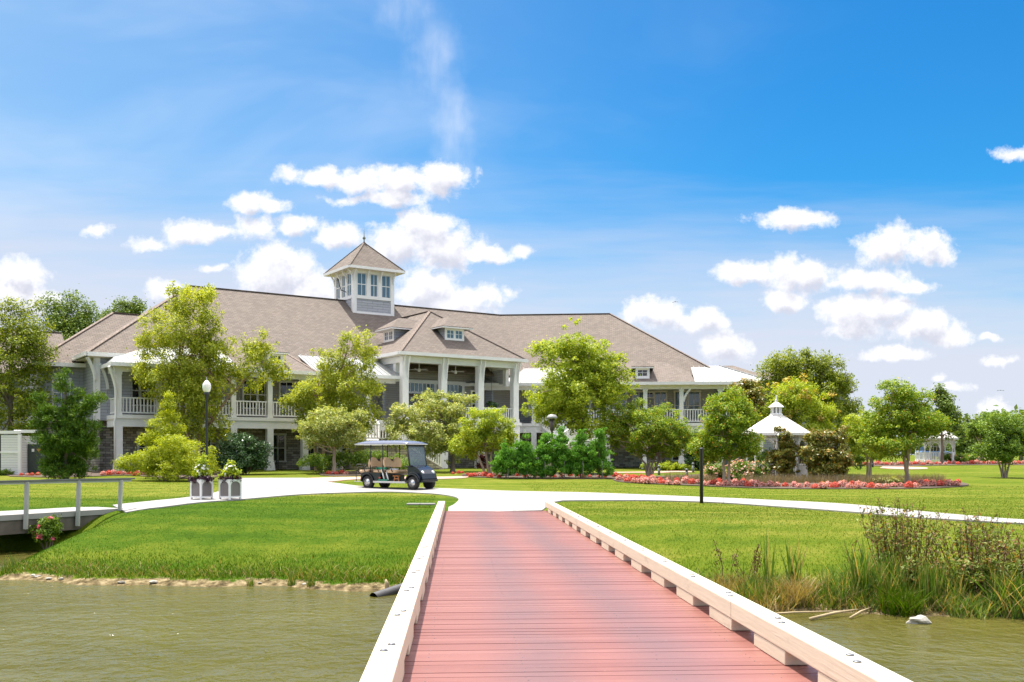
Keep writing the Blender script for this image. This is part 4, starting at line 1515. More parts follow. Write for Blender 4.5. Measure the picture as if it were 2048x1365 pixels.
# --- imperial stairs each side of the pavilion
for sg in (-1, 1):
    def X(t_):
        return t_ if sg < 0 else PW - t_
    fl0, fl1 = X(-4.7), X(-2.5)
    a_, b2_ = min(fl0, fl1), max(fl0, fl1)
    MB().box(a_, b2_, -3.6, -1.5, 0.3, 2.2).build('stair_pier', stone, house)
    MB().box(a_ - 0.08, b2_ + 0.08, -3.68, -1.42, 2.202, 2.55).build('stair_landing', white, house)
    railing(I4, (a_, -3.6, 2.55), (b2_, -3.6, 2.55), 2.55)
    railing(I4, (fl0, -3.5, 2.55), (fl0, -1.5, 2.55), 2.55)
    for (x_, y_) in ((a_, -3.62), (b2_, -3.62), (fl0, -1.45)):
        MB().box(x_ - 0.1, x_ + 0.1, y_ - 0.1, y_ + 0.1, 2.553, 3.75).build('newel_post', white, house)
    # upper flight to the verandah
    st_ = MB()
    n_ = 8
    for k in range(n_):
        st_.box(a_ + 0.1, b2_ - 0.1, -1.42 + 2.05 * k / n_, -1.42 + 2.05 * (k + 1) / n_, 2.4 + 1.45 * k / n_, 2.55 + 1.45 * (k + 1) / n_ - 0.01)
    st_.build('stair_flight', white, house)
    for x_ in (a_ + 0.05, b2_ - 0.05):
        railing(I4, (x_, -1.35, 2.62), (x_, 0.6, 4.0), 4.0)
    # lower flight towards the middle
    st_ = MB()
    n_ = 11
    for k in range(n_):
        x0, x1 = X(-2.42 + 3.3 * k / n_), X(-2.42 + 3.3 * (k + 1) / n_)
        zz_ = 2.55 - 1.9 * (k + 1) / n_
        st_.box(min(x0, x1), max(x0, x1), -3.45, -1.6, zz_ - 0.2, zz_)
    st_.build('stair_flight', white, house)
    ck = MB()
    ck.prism([(X(-2.45), -3.62, 0.3), (X(1.0), -3.62, 0.3), (X(1.0), -3.62, 0.75), (X(-2.45), -3.62, 2.5)], (0, 0.16, 0))
    ck.build('stair_wall', stone, house)
    railing(I4, (X(-2.35), -3.55, 2.5), (X(0.9), -3.55, 0.72), 2.5)

# paved ground under the verandahs so nothing hovers
MB().box(-19, 12, -0.6, 3.8, 0.2, 0.62).build('plinth', concrete, house)
MB(RM).box(-1, 20.5, 0.3, 3.8, 0.0, 0.5).build('plinth', concrete, house)

# ------------------------------------------------------------------ trees and shrubs
def crown_points(blobs, nclump, rng, shell=2.2):
    """Clump centres through a union of ellipsoids (cx, cy, cz, rx, ry, rz), crowded towards the outside."""
    wts = np.array([b_[3] * b_[5] * (b_[4] ** 0.5) for b_ in blobs])
    wts /= wts.sum()
    ch = rng.choice(len(blobs), nclump, p=wts)
    d = rng.normal(size=(nclump, 3))
    d /= np.linalg.norm(d, axis=1, keepdims=True)
    r = rng.uniform(0, 1, nclump) ** (1 / shell)
    bl = np.array(blobs)[ch]
    return bl[:, :3] + d * r[:, None] * bl[:, 3:], d, bl


def foliage(name, parent, blobs, nleaf, leaf, mats, seed, clump=0.45, per=55, mode='leaf', wide=0.55, shell=2.2, mi=None, drop=0.0):
    rng = np.random.default_rng(seed)
    nc = max(4, int(nleaf / per))
    if name in ('crown', 'foliage'):
        nleaf = int(nleaf * 2.1)
    cc, d, bl = crown_points(blobs, nc, rng, shell)
    sz = rng.uniform(0.5, 1.4, nc)
    if name == 'crown':                                    # some small sprigs stand out past the outline
        spr = rng.uniform(0, 1, nc) < 0.30
        push = np.where(spr, rng.uniform(0.10, 0.30, nc), 0.0)
        cc = cc + d * push[:, None] * bl[:, 3:] + np.array([0, 0, 0.25]) * spr[:, None] * rng.uniform(-0.6, 1.0, (nc, 1)) * clump
        sz = np.where(spr, rng.uniform(0.35, 0.6, nc), sz)
    pk = sz ** 2 / np.sum(sz ** 2)
    k = rng.choice(nc, nleaf, p=pk)
    off = rng.normal(size=(nleaf, 3))
    off /= np.linalg.norm(off, axis=1, keepdims=True)
    off *= (rng.uniform(0, 1, nleaf) ** 0.45)[:, None] * (clump * sz[k])[:, None]
    off[:, 2] *= 0.72
    off *= np.where(rng.uniform(0, 1, nleaf) < 0.10, rng.uniform(1.2, 1.9, nleaf), 1.0)[:, None]
    C = cc[k] + off
    if drop:
        C[:, 2] -= rng.uniform(0, drop, nleaf) ** 1.5
    outw = d[k] * 0.5 + off / clump * 0.6
    N = outw * 0.75 + np.array([0, 0, 0.55]) + rng.normal(size=(nleaf, 3)) * 0.55
    if mode == 'spray':
        A = outw * 0.7 + np.array([0, 0, 0.65]) + rng.normal(size=(nleaf, 3)) * 0.35
        N = rng.normal(size=(nleaf, 3))
    elif mode == 'hang':
        A = np.array([0, 0, -1.0]) + rng.normal(size=(nleaf, 3)) * 0.55
    else:
        A = rng.normal(size=(nleaf, 3)) + np.array([0, 0, -0.25])
    L = leaf * rng.uniform(0.65, 1.3, nleaf)
    o = leaf_cloud(name, C, N, A, L, L * wide * rng.uniform(0.75, 1.2, nleaf), mats, parent)
    return o, cc


def limb(mb, p0, p1, r0, r1, rng, sag=0.12, n=6, sides=6):
    p0, p1 = Vector(p0), Vector(p1)
    ln = (p1 - p0).length
    w1 = Vector(rng.normal(size=3)) * ln * sag * 0.5
    pts, rr = [], []
    for i in range(n + 1):
        t = i / n
        p = p0.lerp(p1, t) + w1 * math.sin(math.pi * t) + Vector((0, 0, 1)) * ln * sag * math.sin(math.pi * t) * 0.6
        p += Vector(rng.normal(size=3)) * ln * 0.012
        pts.append(p)
        rr.append(r0 + (r1 - r0) * t ** 0.8)
    mb.tube(pts, rr, sides, cap=False)
    return pts


def pblob(base, u, v, ru, rv, Y, ry=None, cy=0.0):
    s = FPX / Y
    return ((u - U0) / s - base.x, cy, CH - (v - V0) / s - base.z, ru / s, (ry if ry is not None else ru * 0.85 / s), rv / s)


def tree(name, label, cat, base, blobs, nleaf, leaf, lm, bm_, seed, stems, tr=0.12, clump=0.45, per=55, mode='leaf', wide=0.55, group=None,
         nlimb=16, shell=2.2, odd=None, drop=0.0, flare=1.5):
    """blobs are (u, v, ru, rv[, depth offset m]) as seen in the photo; stems are lists of (dx, dz) trunk paths in metres."""
    rng = np.random.default_rng(seed)
    base = Vector(base)
    root = thing(name, label, cat, base, 0, group)
    B_ = [pblob(base, b_[0], b_[1], b_[2], b_[3], base.y, cy=(b_[4] if len(b_) > 4 else float(rng.uniform(-0.25, 0.25)) * b_[2] / FPX * base.y)) for b_ in blobs]
    o, cc = foliage('crown', root, B_, nleaf, leaf, lm, seed + 100, clump, per, mode, wide, shell, drop=drop)
    if odd:
        om, on_, ol, oblobs, operm = odd
        OB = [pblob(base, b_[0], b_[1], b_[2], b_[3], base.y) for b_ in oblobs]
        foliage('blossom', root, OB, on_, ol, om, seed + 300, 0.25, operm, 'leaf', 0.8, 4.0)
    for i, st in enumerate(stems):
        mb = MB()
        pts = [Vector((dx, dy_ if dy_ is not None else 0.0, dz)) for dx, dy_, dz in st]
        fine = []
        for a_, b2_ in zip(pts[:-1], pts[1:]):
            for k in range(4):
                fine.append(a_.lerp(b2_, k / 4) + Vector(rng.normal(size=3)) * tr * 0.10)
        fine.append(pts[-1])
        n_ = len(fine)
        rr = [tr * (1 - 0.62 * k / (n_ - 1)) * (1 + (flare - 1) * max(0, 1 - k / 2.0)) for k in range(n_)]
        fine[0] = fine[0] - Vector((0, 0, 0.12))
        mb.tube(fine, rr, 9, cap=False)
        # limbs from the upper stem out to the leaf clumps
        sel = rng.choice(len(cc), min(len(cc), max(3, nlimb // len(stems))), replace=False)
        for j in sel:
            tgt = Vector(cc[j])
            kk = int(n_ * rng.uniform(0.45, 0.98))
            kk = min(kk, n_ - 1)
            while kk > 1 and fine[kk].z > tgt.z + 0.2 and kk > n_ * 0.4:
                kk -= 1
            limb(mb, fine[kk], tgt, rr[kk] * 0.62, 0.012, rng)
        mb.build('trunk', bm_, root, fix=False)
    return root


def shrub(name, label, cat, base, blobs, nleaf, leaf, lm, seed, clump=0.3, per=45, mode='leaf', wide=0.55, group=None, flower=None, stemm=None, shell=2.4, nst=7):
    rng = np.random.default_rng(seed)
    base = Vector(base)
    root = thing(name, label, cat, base, 0, group)
    B_ = [pblob(base, b_[0], b_[1], b_[2], b_[3], base.y, cy=(b_[4] if len(b_) > 4 else 0.0)) for b_ in blobs]
    o, cc = foliage('foliage', root, B_, nleaf, leaf, lm, seed + 50, clump, per, mode, wide, shell)
    if flower:
        fm_, fn_, fl_, fper = flower
        FB = [(b_[0], b_[1] - b_[4] * 0.15, b_[2], b_[3] * 1.06, b_[4] * 1.06, b_[5] * 1.06) for b_ in B_]
        foliage('blossom', root, FB, fn_, fl_, fm_, seed + 70, fl_ * 0.7, fper, 'leaf', 0.85, 6.0)
    mb = MB()
    sel = rng.choice(len(cc), min(nst, len(cc)), replace=False)
    for j in sel:
        t = Vector(cc[j])
        limb(mb, (t.x * 0.15 + float(rng.normal()) * 0.05, t.y * 0.15 + float(rng.normal()) * 0.05, -0.05), t, 0.03, 0.008, rng, 0.06, 5, 5)
    mb.build('stem', stemm or bark, root, fix=False)
    return root


def st(*pts):
    return [(p[0], p[1], p[2]) for p in pts]


# --- tall trees in front of and beside the clubhouse
tree('maple_tree', 'big olive-green tree cut by the left frame edge, beside the conifer', 'tree', on(20, 60), [
    (10, 720, 95, 110), (55, 670, 52, 70), (30, 625, 50, 40), (-60, 720, 90, 130), (70, 750, 42, 70), (20, 820, 80, 60), (30, 860, 60, 34), (-10, 880, 60, 34)],
    19000, 0.15, leafmat('olive_leaf', (0.075, 0.125, 0.010), (0.190, 0.255, 0.022), (0.36, 0.40, 0.05), 0.42), bark, 11, [st((0, 0, 0), (0.1, 0, 2.4), (0.0, 0, 5.6), (0.2, 0, 8.4))], 0.2, 0.6)
for i, (u, v, Y, bl, lb) in enumerate((
        (135, 640, 104, [(140, 635, 50, 52), (115, 620, 28, 36), (170, 640, 30, 48), (135, 690, 60, 45)], 'darker green tree rising behind the clubhouse roof, nearest the left tree'),
        (255, 640, 112, [(250, 632, 38, 30), (268, 615, 22, 18), (225, 640, 26, 18), (255, 670, 50, 30)], 'small dark treetop peeping over the clubhouse roof beside the tall birch'))):
    tree('background_tree', lb, 'tree', on(u, Y), bl, 6500, 0.26, farleaf, bark, 21 + i, [st((0, 0, 0), (0.2, 0, 6), (0, 0, 14))], 0.22, 0.9, 40, group='trees behind the clubhouse')

tree('conifer', 'shaggy dark green pyramidal conifer in front of the grey end wall', 'tree', on(132, 50.5), [
    (131, 742, 7, 24), (130, 768, 14, 26), (132, 800, 28, 34), (128, 835, 40, 34), (165, 815, 22, 9), (188, 796, 13, 6), (98, 808, 20, 9), (78, 790, 9, 7), (185, 848, 24, 9), (78, 850, 24, 10), (135, 872, 54, 36), (132, 908, 52, 36), (128, 938, 50, 18),
    (165, 820, 30, 14), (188, 795, 16, 8), (92, 830, 26, 20), (75, 790, 8, 12), (180, 880, 22, 18), (85, 880, 22, 24)],
    17000, 0.20, coniferleaf, bark, 31, [st((0, 0, 0), (0, 0, 2), (0, 0, 4.8))], 0.12, 0.34, 70, 'spray', 0.2, nlimb=24)

tree('river_birch', 'tall multi-stemmed birch with pale green crown, behind the lit street lamp', 'tree', hit(385, 948), [
    (365, 610, 62, 38), (345, 575, 24, 14), (400, 590, 50, 26), (352, 670, 82, 52), (420, 680, 52, 70), (290, 690, 34, 22), (345, 750, 78, 46), (400, 770, 74, 60),
    (520, 690, 34, 34), (545, 740, 34, 30), (500, 735, 40, 50), (380, 830, 56, 46), (290, 745, 34, 20), (430, 850, 36, 34), (290, 640, 20, 12)],
    27000, 0.135, birchleaf, birchbark, 41, [st((-0.1, 0, 0), (-0.25, 0, 2.2), (-0.9, 0.2, 5.2), (-0.7, 0, 8.4)), st((0.25, 0.1, 0), (0.45, 0, 2.2), (0.7, -0.2, 5.0), (0.5, 0, 8.0)),
                                          st((0.1, 0.3, 0), (0.2, 0.4, 2.0), (2.0, 0.4, 4.5), (3.6, 0.3, 6.2))], 0.13, 0.42, 48, 'hang', group='birches before the clubhouse', nlimb=34, drop=0.5)

tree('river_birch', 'airy light green birch between the tall birch and the pavilion, behind the small blossom tree', 'tree', hit(645, 942), [
    (705, 680, 32, 30), (725, 715, 34, 34), (680, 730, 44, 36), (640, 700, 26, 12), (700, 775, 62, 36), (625, 790, 50, 36), (745, 775, 30, 14), (590, 810, 30, 30),
    (655, 835, 62, 40), (720, 830, 40, 30)],
    17000, 0.135, birchleaf, birchbark, 42, [st((0, 0, 0), (0.1, 0, 2.2), (0.7, 0, 5.0), (1.6, 0, 7.6)), st((-0.4, 0.2, 0), (-0.55, 0.2, 2.0), (-0.8, 0.2, 4.5), (0.2, 0, 6.0))],
    0.11, 0.42, 48, 'hang', group='birches before the clubhouse', nlimb=24, drop=0.5)

tree('blossom_tree', 'small round tree with whitish leaves on a single trunk, red flowers at its foot', 'tree', hit(669, 948), [
    (660, 855, 62, 34), (620, 868, 36, 24), (700, 862, 36, 28), (660, 830, 36, 16), (725, 838, 14, 22), (672, 885, 48, 14)],
    9000, 0.12, silverleaf, palebark, 51, [st((0, 0, 0), (-0.02, 0, 1.0), (0.0, 0, 1.9), (0.05, 0, 2.6))], 0.12, 0.33, 45, nlimb=22, flare=1.2)

tree('dogwood', 'broad whitish-green tree in front of the pavilion columns, behind the golf cart roof', 'tree', hit(905, 944), [
    (855, 825, 58, 44), (905, 812, 44, 34), (800, 850, 34, 40), (850, 870, 76, 34), (910, 870, 46, 44), (870, 800, 26, 18), (940, 800, 16, 14), (885, 905, 52, 22)],
    14500, 0.125, silverleaf, bark, 52, [st((0, 0, 0), (0.02, 0, 0.9), (-0.4, 0, 2.2), (-0.8, 0, 4.0))], 0.13, 0.36, 48, nlimb=22, wide=0.6)

tree('crape_myrtle', 'yellow-green crape myrtle with three slim pale trunks, right of the golf cart', 'tree', hit(979, 951.5), [
    (980, 838, 42, 24), (950, 860, 36, 24), (1010, 872, 24, 34), (925, 890, 22, 22), (975, 880, 44, 26), (940, 905, 20, 16), (1030, 880, 10, 10)],
    9500, 0.115, limeleaf, palebark, 61, [st((-0.05, 0, 0), (-0.15, 0, 0.9), (-0.3, 0, 1.9), (-0.5, 0, 2.8)), st((0.05, 0.05, 0), (0.08, 0, 1.0), (0.2, 0, 2.2), (0.3, 0, 3.0)),
                                        st((-0.2, 0, 0), (-0.55, 0, 0.9), (-0.85, 0, 1.6), (-1.1, 0, 2.3))], 0.075, 0.3, 45, nlimb=24, flare=1.2, group='crape myrtles on the lawn')

tree('linden_tree', 'large light green tree with a pointed top, right of the pavilion', 'tree', on(1158, 58.5), [
    (1143, 655, 17, 22), (1150, 690, 40, 26), (1190, 715, 56, 34), (1100, 705, 36, 22), (1160, 740, 76, 36), (1215, 745, 44, 34), (1140, 790, 86, 40),
    (1220, 790, 46, 24), (1090, 820, 44, 36), (1160, 840, 70, 36), (1230, 770, 44, 20)],
    25000, 0.14, limeleaf, bark, 62, [st((0, 0, 0), (0.05, 0, 2.5), (0, 0, 5.0), (-0.4, 0, 7.6))], 0.17, 0.45, 50, nlimb=36)

tree('crape_myrtle', 'wide crape myrtle with fanned bare stems in front of the right-hand porch', 'tree', hit(1295, 955), [
    (1280, 825, 58, 26), (1240, 850, 44, 34), (1330, 850, 56, 34), (1290, 870, 84, 34), (1370, 880, 28, 26), (1225, 885, 26, 22), (1345, 890, 40, 22), (1300, 900, 50, 14)],
    16500, 0.11, myrtleleaf, palebark, 63, [st((0, 0, 0), (-0.15, 0, 0.8), (-0.8, 0, 1.5), (-1.6, 0, 1.9)), st((0.02, 0.1, 0), (0.0, 0, 1.0), (-0.1, 0, 2.2)),
                                          st((0.1, 0, 0), (0.3, 0, 0.9), (0.75, 0, 1.7), (1.3, 0, 2.1)), st((0.0, -0.1, 0), (0.15, 0, 1.0), (0.3, 0, 2.3)),
                                          st((0.18, 0, 0), (0.5, 0, 0.7), (0.9, 0.1, 1.3))], 0.075, 0.32, 48, nlimb=40, flare=1.1, group='crape myrtles on the lawn')

tree('crape_myrtle', 'upright crape myrtle between the black post and the white gazebo', 'tree', hit(1452, 972), [
    (1455, 800, 34, 22), (1435, 830, 38, 28), (1480, 835, 34, 34), (1455, 870, 60, 30), (1410, 895, 26, 24), (1500, 890, 30, 20), (1440, 905, 50, 18), (1490, 905, 30, 14)],
    14500, 0.105, myrtleleaf, palebark, 64, [st((-0.05, 0, 0), (-0.12, 0, 1.0), (0.05, 0, 2.2), (0.2, 0, 3.2)), st((0.1, 0, 0), (0.15, 0, 1.0), (0.0, 0, 2.0), (-0.5, 0, 2.9))],
    0.085, 0.32, 48, nlimb=26, flare=1.2, group='crape myrtles on the lawn')

tree('crape_myrtle', 'largest crape myrtle at the end of the flower bed, leaning double trunk', 'tree', hit(1819, 971), [
    (1790, 785, 44, 22), (1770, 815, 40, 30), (1825, 810, 40, 30), (1800, 850, 74, 34), (1848, 842, 38, 34), (1760, 860, 44, 30), (1882, 850, 20, 22), (1780, 888, 66, 24)],
    18500, 0.105, myrtleleaf, palebark, 65, [st((0, 0, 0), (-0.2, 0, 1.0), (-0.35, 0, 1.9), (-0.6, 0, 3.3)), st((-0.1, 0.1, 0), (-0.12, 0, 1.0), (0.05, 0, 2.0), (0.4, 0, 3.2))],
    0.105, 0.33, 48, nlimb=30, flare=1.15, group='crape myrtles on the lawn')
tree('crape_myrtle', 'brighter green crape myrtle just left of the largest one, straight twin stems', 'tree', hit(1737, 957), [
    (1735, 850, 42, 30), (1715, 880, 30, 26), (1755, 880, 34, 26), (1735, 905, 44, 14)],
    8500, 0.115, limeleaf, palebark, 66, [st((-0.05, 0, 0), (-0.06, 0, 1.0), (0, 0, 2.4)), st((0.12, 0, 0), (0.14, 0, 1.0), (0.3, 0, 2.2))], 0.09, 0.32, 48, nlimb=16, flare=1.1,
    group='crape myrtles on the lawn')
tree('crape_myrtle', 'dark crape myrtle standing alone on the far right lawn', 'tree', hit(2007, 956), [
    (2005, 845, 40, 24), (1985, 870, 34, 26), (2030, 870, 30, 30), (2005, 900, 52, 24), (2045, 880, 24, 26), (1975, 900, 20, 18)],
    9500, 0.125, deepleaf, palebark, 67, [st((-0.05, 0, 0), (-0.3, 0, 1.0), (-0.6, 0, 1.8)), st((0, 0.1, 0), (-0.05, 0, 1.0), (-0.1, 0, 2.2)), st((0.1, 0, 0), (0.12, 0, 1.0), (0.2, 0, 2.2)),
                                         st((0.15, 0, 0), (0.4, 0, 1.0), (0.9, 0, 1.9))], 0.07, 0.36, 45, nlimb=20, flare=1.1, group='crape myrtles on the lawn')

tree('river_birch', 'tall feathery birch behind the golden-blossomed tree, right of the porch end', 'tree', on(1628, 66), [
    (1560, 735, 42, 32), (1600, 720, 36, 26), (1640, 740, 44, 34), (1620, 780, 70, 40), (1690, 760, 26, 24), (1700, 810, 26, 30), (1660, 825, 50, 40), (1545, 770, 30, 40)],
    17000, 0.155, leafmat('mid_birch_leaf', (0.100, 0.155, 0.012), (0.225, 0.300, 0.034), (0.40, 0.430, 0.08), 0.45), birchbark, 68, [st((0, 0, 0), (0.1, 0, 3), (-0.6, 0, 7.2)), st((0.3, 0, 0), (0.7, 0, 3), (1.4, 0, 6.4))],
    0.14, 0.46, 46, 'hang', nlimb=30, group='birches before the clubhouse', drop=0.5)
tree('golden_rain_tree', 'green tree dotted with golden blossom behind the white gazebo', 'tree', on(1605, 61), [
    (1585, 790, 50, 34), (1630, 820, 46, 34), (1560, 820, 36, 34), (1600, 860, 62, 34), (1540, 850, 40, 30), (1640, 870, 36, 30)],
    14000, 0.135, limeleaf, bark, 69, [st((0, 0, 0), (0, 0, 2.0), (-0.2, 0, 4.4))], 0.14, 0.42, 46, nlimb=18,
    odd=(goldpetal, 1500, 0.15, [(1585, 785, 54, 38), (1630, 815, 50, 40), (1560, 815, 40, 38), (1600, 860, 66, 36)], 28))
tree('magnolia', 'glossy olive magnolia rising behind the upright crape myrtle by the porch end', 'tree', on(1492, 62), [
    (1492, 790, 34, 28), (1500, 770, 20, 14), (1485, 830, 36, 34), (1510, 810, 26, 30), (1510, 850, 40, 30)],
    6500, 0.20, magnolialeaf, bark, 70, [st((0, 0, 0), (0, 0, 2.5), (0, 0, 5))], 0.12, 0.36, 34, wide=0.42, nlimb=12, group='magnolias around the gazebo')
tree('magnolia', 'narrow bronze-leaved magnolia hiding the front of the gazebo', 'tree', hit(1568, 963.5), [
    (1568, 880, 20, 20), (1572, 905, 28, 26), (1562, 930, 28, 26), (1575, 948, 24, 14), (1560, 862, 7, 8), (1577, 860, 6, 8)],
    4600, 0.17, magnolialeaf, bark, 71, [st((0, 0, 0), (0, 0, 1.2), (0, 0, 2.6))], 0.06, 0.24, 34, wide=0.42, nlimb=10, group='magnolias around the gazebo')
tree('magnolia', 'wide bronze-leaved magnolia on the right side of the gazebo', 'tree', hit(1655, 964.5), [
    (1640, 880, 30, 24), (1675, 878, 22, 26), (1625, 910, 24, 30), (1660, 918, 42, 30), (1690, 930, 16, 22), (1640, 945, 34, 18), (1678, 855, 6, 10)],
    7500, 0.17, magnolialeaf, bark, 72, [st((0, 0, 0), (0, 0, 1.2), (0.1, 0, 2.7)), st((0.2, 0, 0), (0.5, 0, 1.2), (0.7, 0, 2.4))], 0.06, 0.27, 34, wide=0.42, nlimb=12,
    group='magnolias around the gazebo')
tree('poplar', 'slim sparse tree against the sky behind the largest crape myrtle', 'tree', on(1884, 84), [
    (1878, 790, 16, 18), (1892, 815, 24, 24), (1905, 845, 18, 26), (1885, 850, 26, 30)],
    3200, 0.22, farleaf, bark, 73, [st((0, 0, 0), (0, 0, 3), (-0.3, 0, 6.3))], 0.11, 0.45, 30, nlimb=16)
# --- darker trees round the far gazebo and along the horizon
far = [(1945, 100, [(1945, 862, 32, 26), (1925, 880, 20, 26), (1970, 870, 28, 34), (1950, 895, 40, 20)], 'dense dark tree right of the distant small gazebo'),
       (2042, 98, [(2030, 855, 26, 20), (2048, 870, 30, 34), (2075, 880, 34, 40)], 'dark tree touching the right frame edge behind the lone crape myrtle'),
       (1700, 112, [(1700, 880, 34, 24), (1680, 895, 24, 20), (1725, 897, 30, 16)], 'low dark tree far behind the wide magnolia'),
       (1850, 125, [(1850, 885, 28, 18), (1875, 893, 26, 14), (1825, 893, 26, 14)], 'low distant tree behind the small gazebo'),
       (1985, 104, [(1985, 835, 20, 18), (1995, 855, 26, 22), (1990, 890, 34, 26)], 'bronze-topped tree above the lone crape myrtle')]
for i, (u, Y, bl, lb) in enumerate(far):
    tree('background_tree', lb, 'tree', on(u, Y), bl, 5200, 0.26, farleaf if i != 4 else deepleaf, bark, 81 + i, [st((0, 0, 0), (0.1, 0, 1.5), (0, 0, 3.4))], 0.15, 0.6, 40, group='dark trees around the far lawn', nlimb=8)
# small trees with visible stems near the far gazebo
for i, (u, v, w_) in enumerate(((1865, 921, 26), (1757, 925, 20), (1960, 925, 22))):
    b_ = hit(u, v)
    tree('crape_myrtle', ('pale-stemmed little crape myrtle in front of the distant gazebo', 'small tree with thin dark stems behind the flower bed path', 'young tree between the distant gazebo and the lone crape myrtle')[i],
         'tree', b_, [(u, v - 58, w_, 14), (u + 8, v - 70, w_ * 0.8, 13), (u - 10, v - 66, w_ * 0.8, 13)], 3200, 0.16, myrtleleaf if i == 0 else deepleaf, palebark, 91 + i,
         [st((-0.1, 0, 0), (-0.4, 0, 1.4)), st((0.05, 0, 0), (0.1, 0, 1.5)), st((0.1, 0, 0), (0.5, 0, 1.4))], 0.06, 0.36, 40, nlimb=9, flare=1.1, group='little trees by the far gazebo')

# distant wood on the horizon: one mass
rngw = np.random.default_rng(5)
wb = []
for i in range(230):
    a = rngw.uniform(-1.4, 1.4)
    Y = rngw.uniform(170, 260)
    wb.append((a * Y, Y, gz(a * Y, Y) + rngw.uniform(2.0, 6.0), rngw.uniform(6, 12), 5, rngw.uniform(3.5, 6.5)))
wo_, _ = foliage('far_woods', None, wb, 70000, 1.1, farleaf, 6, 1.9, 30)
tag(wo_, 'low dark wood along the distant horizon', 'woods', kind='stuff')

# --- shrubs near the clubhouse
shrub('willow_shrub', 'big bright yellow-green shrub spreading around the foot of the street lamp', 'shrub', hit(335, 962), [
    (300, 925, 40, 28), (350, 905, 50, 34), (395, 930, 40, 30), (260, 930, 24, 18), (340, 940, 70, 18), (420, 920, 14, 24)],
    11000, 0.12, yellowleaf, 101, 0.28, 46, 'leaf', 0.32)
shrub('willow_shrub', 'upright golden shrub standing up behind the spreading yellow-green one', 'shrub', hit(332, 957), [
    (335, 830, 18, 26), (325, 865, 40, 26), (340, 895, 44, 22), (300, 880, 20, 20), (335, 800, 10, 20)],
    6500, 0.12, yellowleaf, 102, 0.27, 46, 'leaf', 0.32)
shrub('camellia_bush', 'dark glossy round bush between the second planter and the white porch columns', 'shrub', hit(490, 950), [
    (480, 895, 40, 28), (515, 905, 24, 30), (450, 915, 26, 26), (490, 925, 44, 20)],
    9000, 0.11, camellialeaf, 103, 0.28, 46, 'leaf', 0.5, flower=(whitepetal, 70, 0.045, 1))
shrub('low_shrub', 'row of low dark green shrubs in shade behind the golf cart seats', 'hedge', hit(710, 947), [
    (640, 925, 40, 16), (690, 920, 30, 16), (740, 918, 36, 18), (800, 928, 40, 14)],
    6500, 0.12, deepleaf, 104, 0.3, 46, 'leaf', 0.4)
shrub('low_shrub', 'green ground-hugging shrub under the right porch, beyond the bollards', 'shrub', hit(1335, 941), [
    (1330, 932, 34, 7), (1365, 934, 26, 7), (1300, 935, 24, 6)], 2800, 0.13, limeleaf, 105, 0.22, 40)
shrub('low_shrub', 'dark shrub beside the porch column behind the black post', 'shrub', hit(1385, 941), [
    (1385, 910, 18, 26), (1400, 925, 16, 14)], 2600, 0.12, camellialeaf, 106, 0.28, 40)
shrub('low_shrub', 'tiny clipped green shrub at the foot of the white enclosure', 'shrub', hit(14, 951), [(12, 945, 20, 7)], 1100, 0.10, deepleaf, 107, 0.15, 30)
shrub('low_shrub', 'dense green shrubbery behind the gazebo, under the golden-blossomed tree', 'shrub', on(1600, 62), [
    (1530, 925, 34, 26), (1580, 930, 40, 24), (1630, 925, 40, 28), (1690, 920, 34, 26), (1600, 900, 60, 22)], 9000, 0.15, deepleaf, 108, 0.36, 46, 'leaf', 0.5)
# young arborvitae in a row, each with a stake
for i, (u, tv, lb) in enumerate(((1012, 885, 'thin arborvitae nearest the yellow-green crape myrtle'), (1050, 872, 'second arborvitae from the crape myrtle, gap on both sides'),
                                 (1086, 868, 'narrow arborvitae below the dome-topped lamp'), (1124, 858, 'tallest arborvitae in the middle of the row'),
                                 (1161, 860, 'arborvitae between the tallest one and the last one'), (1199, 858, 'last arborvitae of the row, beside the wide crape myrtle'))):
    b_ = hit(u, 957.5)
    h_ = 957 - tv
    r = tree('arborvitae', lb, 'tree', b_, [(u + (i % 3 - 1) * 3, tv + h_ * 0.10, 9, h_ * 0.14), (u - (i % 2) * 5, tv + h_ * 0.30, 21, h_ * 0.17), (u, tv + h_ * 0.55, 27, h_ * 0.22), (u + (i % 2) * 7, tv + h_ * 0.78, 26, h_ * 0.17)],
             5600, 0.13, thujaleaf, bark, 111 + i, [st((0, 0, -0.02), (0, 0, 1.0), (0, 0, 1.9))], 0.035, 0.2, 46, 'spray', 0.28, group='row of young arborvitae', nlimb=10, flare=1.1)
    sp = Vector((b_.x + 0.12, b_.y - 0.42, b_.z))
    so = MB().tube([(0, 0, -0.1), (-0.03, 0, 0.9)], 0.02, 7).build('garden_stake', plain('grey_stake%d' % i, (0.30, 0.28, 0.25), 0.8), loc=sp)
    tag(so, ('grey stake beside the ' + lb.replace('nearest', 'closest to'))[:110], 'stake', 'stakes beside the arborvitae')
for i, (u, v, w_, h_, lb) in enumerate(((1432, 962, 30, 22, 'pale pink rose bush left of the upright crape myrtle trunk'), (1478, 964, 28, 24, 'pale pink rose bush between the crape myrtle trunk and the gazebo'),
                                        (1520, 963, 28, 22, 'rose bush with whitish flowers at the gazebo steps'), (1545, 958, 16, 14, 'small rose bush tucked under the narrow magnolia'))):
    shrub('rose_bush', lb, 'shrub', hit(u, v), [(u, v - h_ * 0.9, w_, h_), (u - w_ * 0.4, v - h_ * 0.6, w_ * 0.6, h_ * 0.6), (u + w_ * 0.4, v - h_ * 0.6, w_ * 0.6, h_ * 0.6)],
          3000, 0.085, deepleaf, 121 + i, 0.2, 36, 'leaf', 0.5, 'rose bushes around the gazebo', flower=(rosepetal, 900, 0.085, 5))
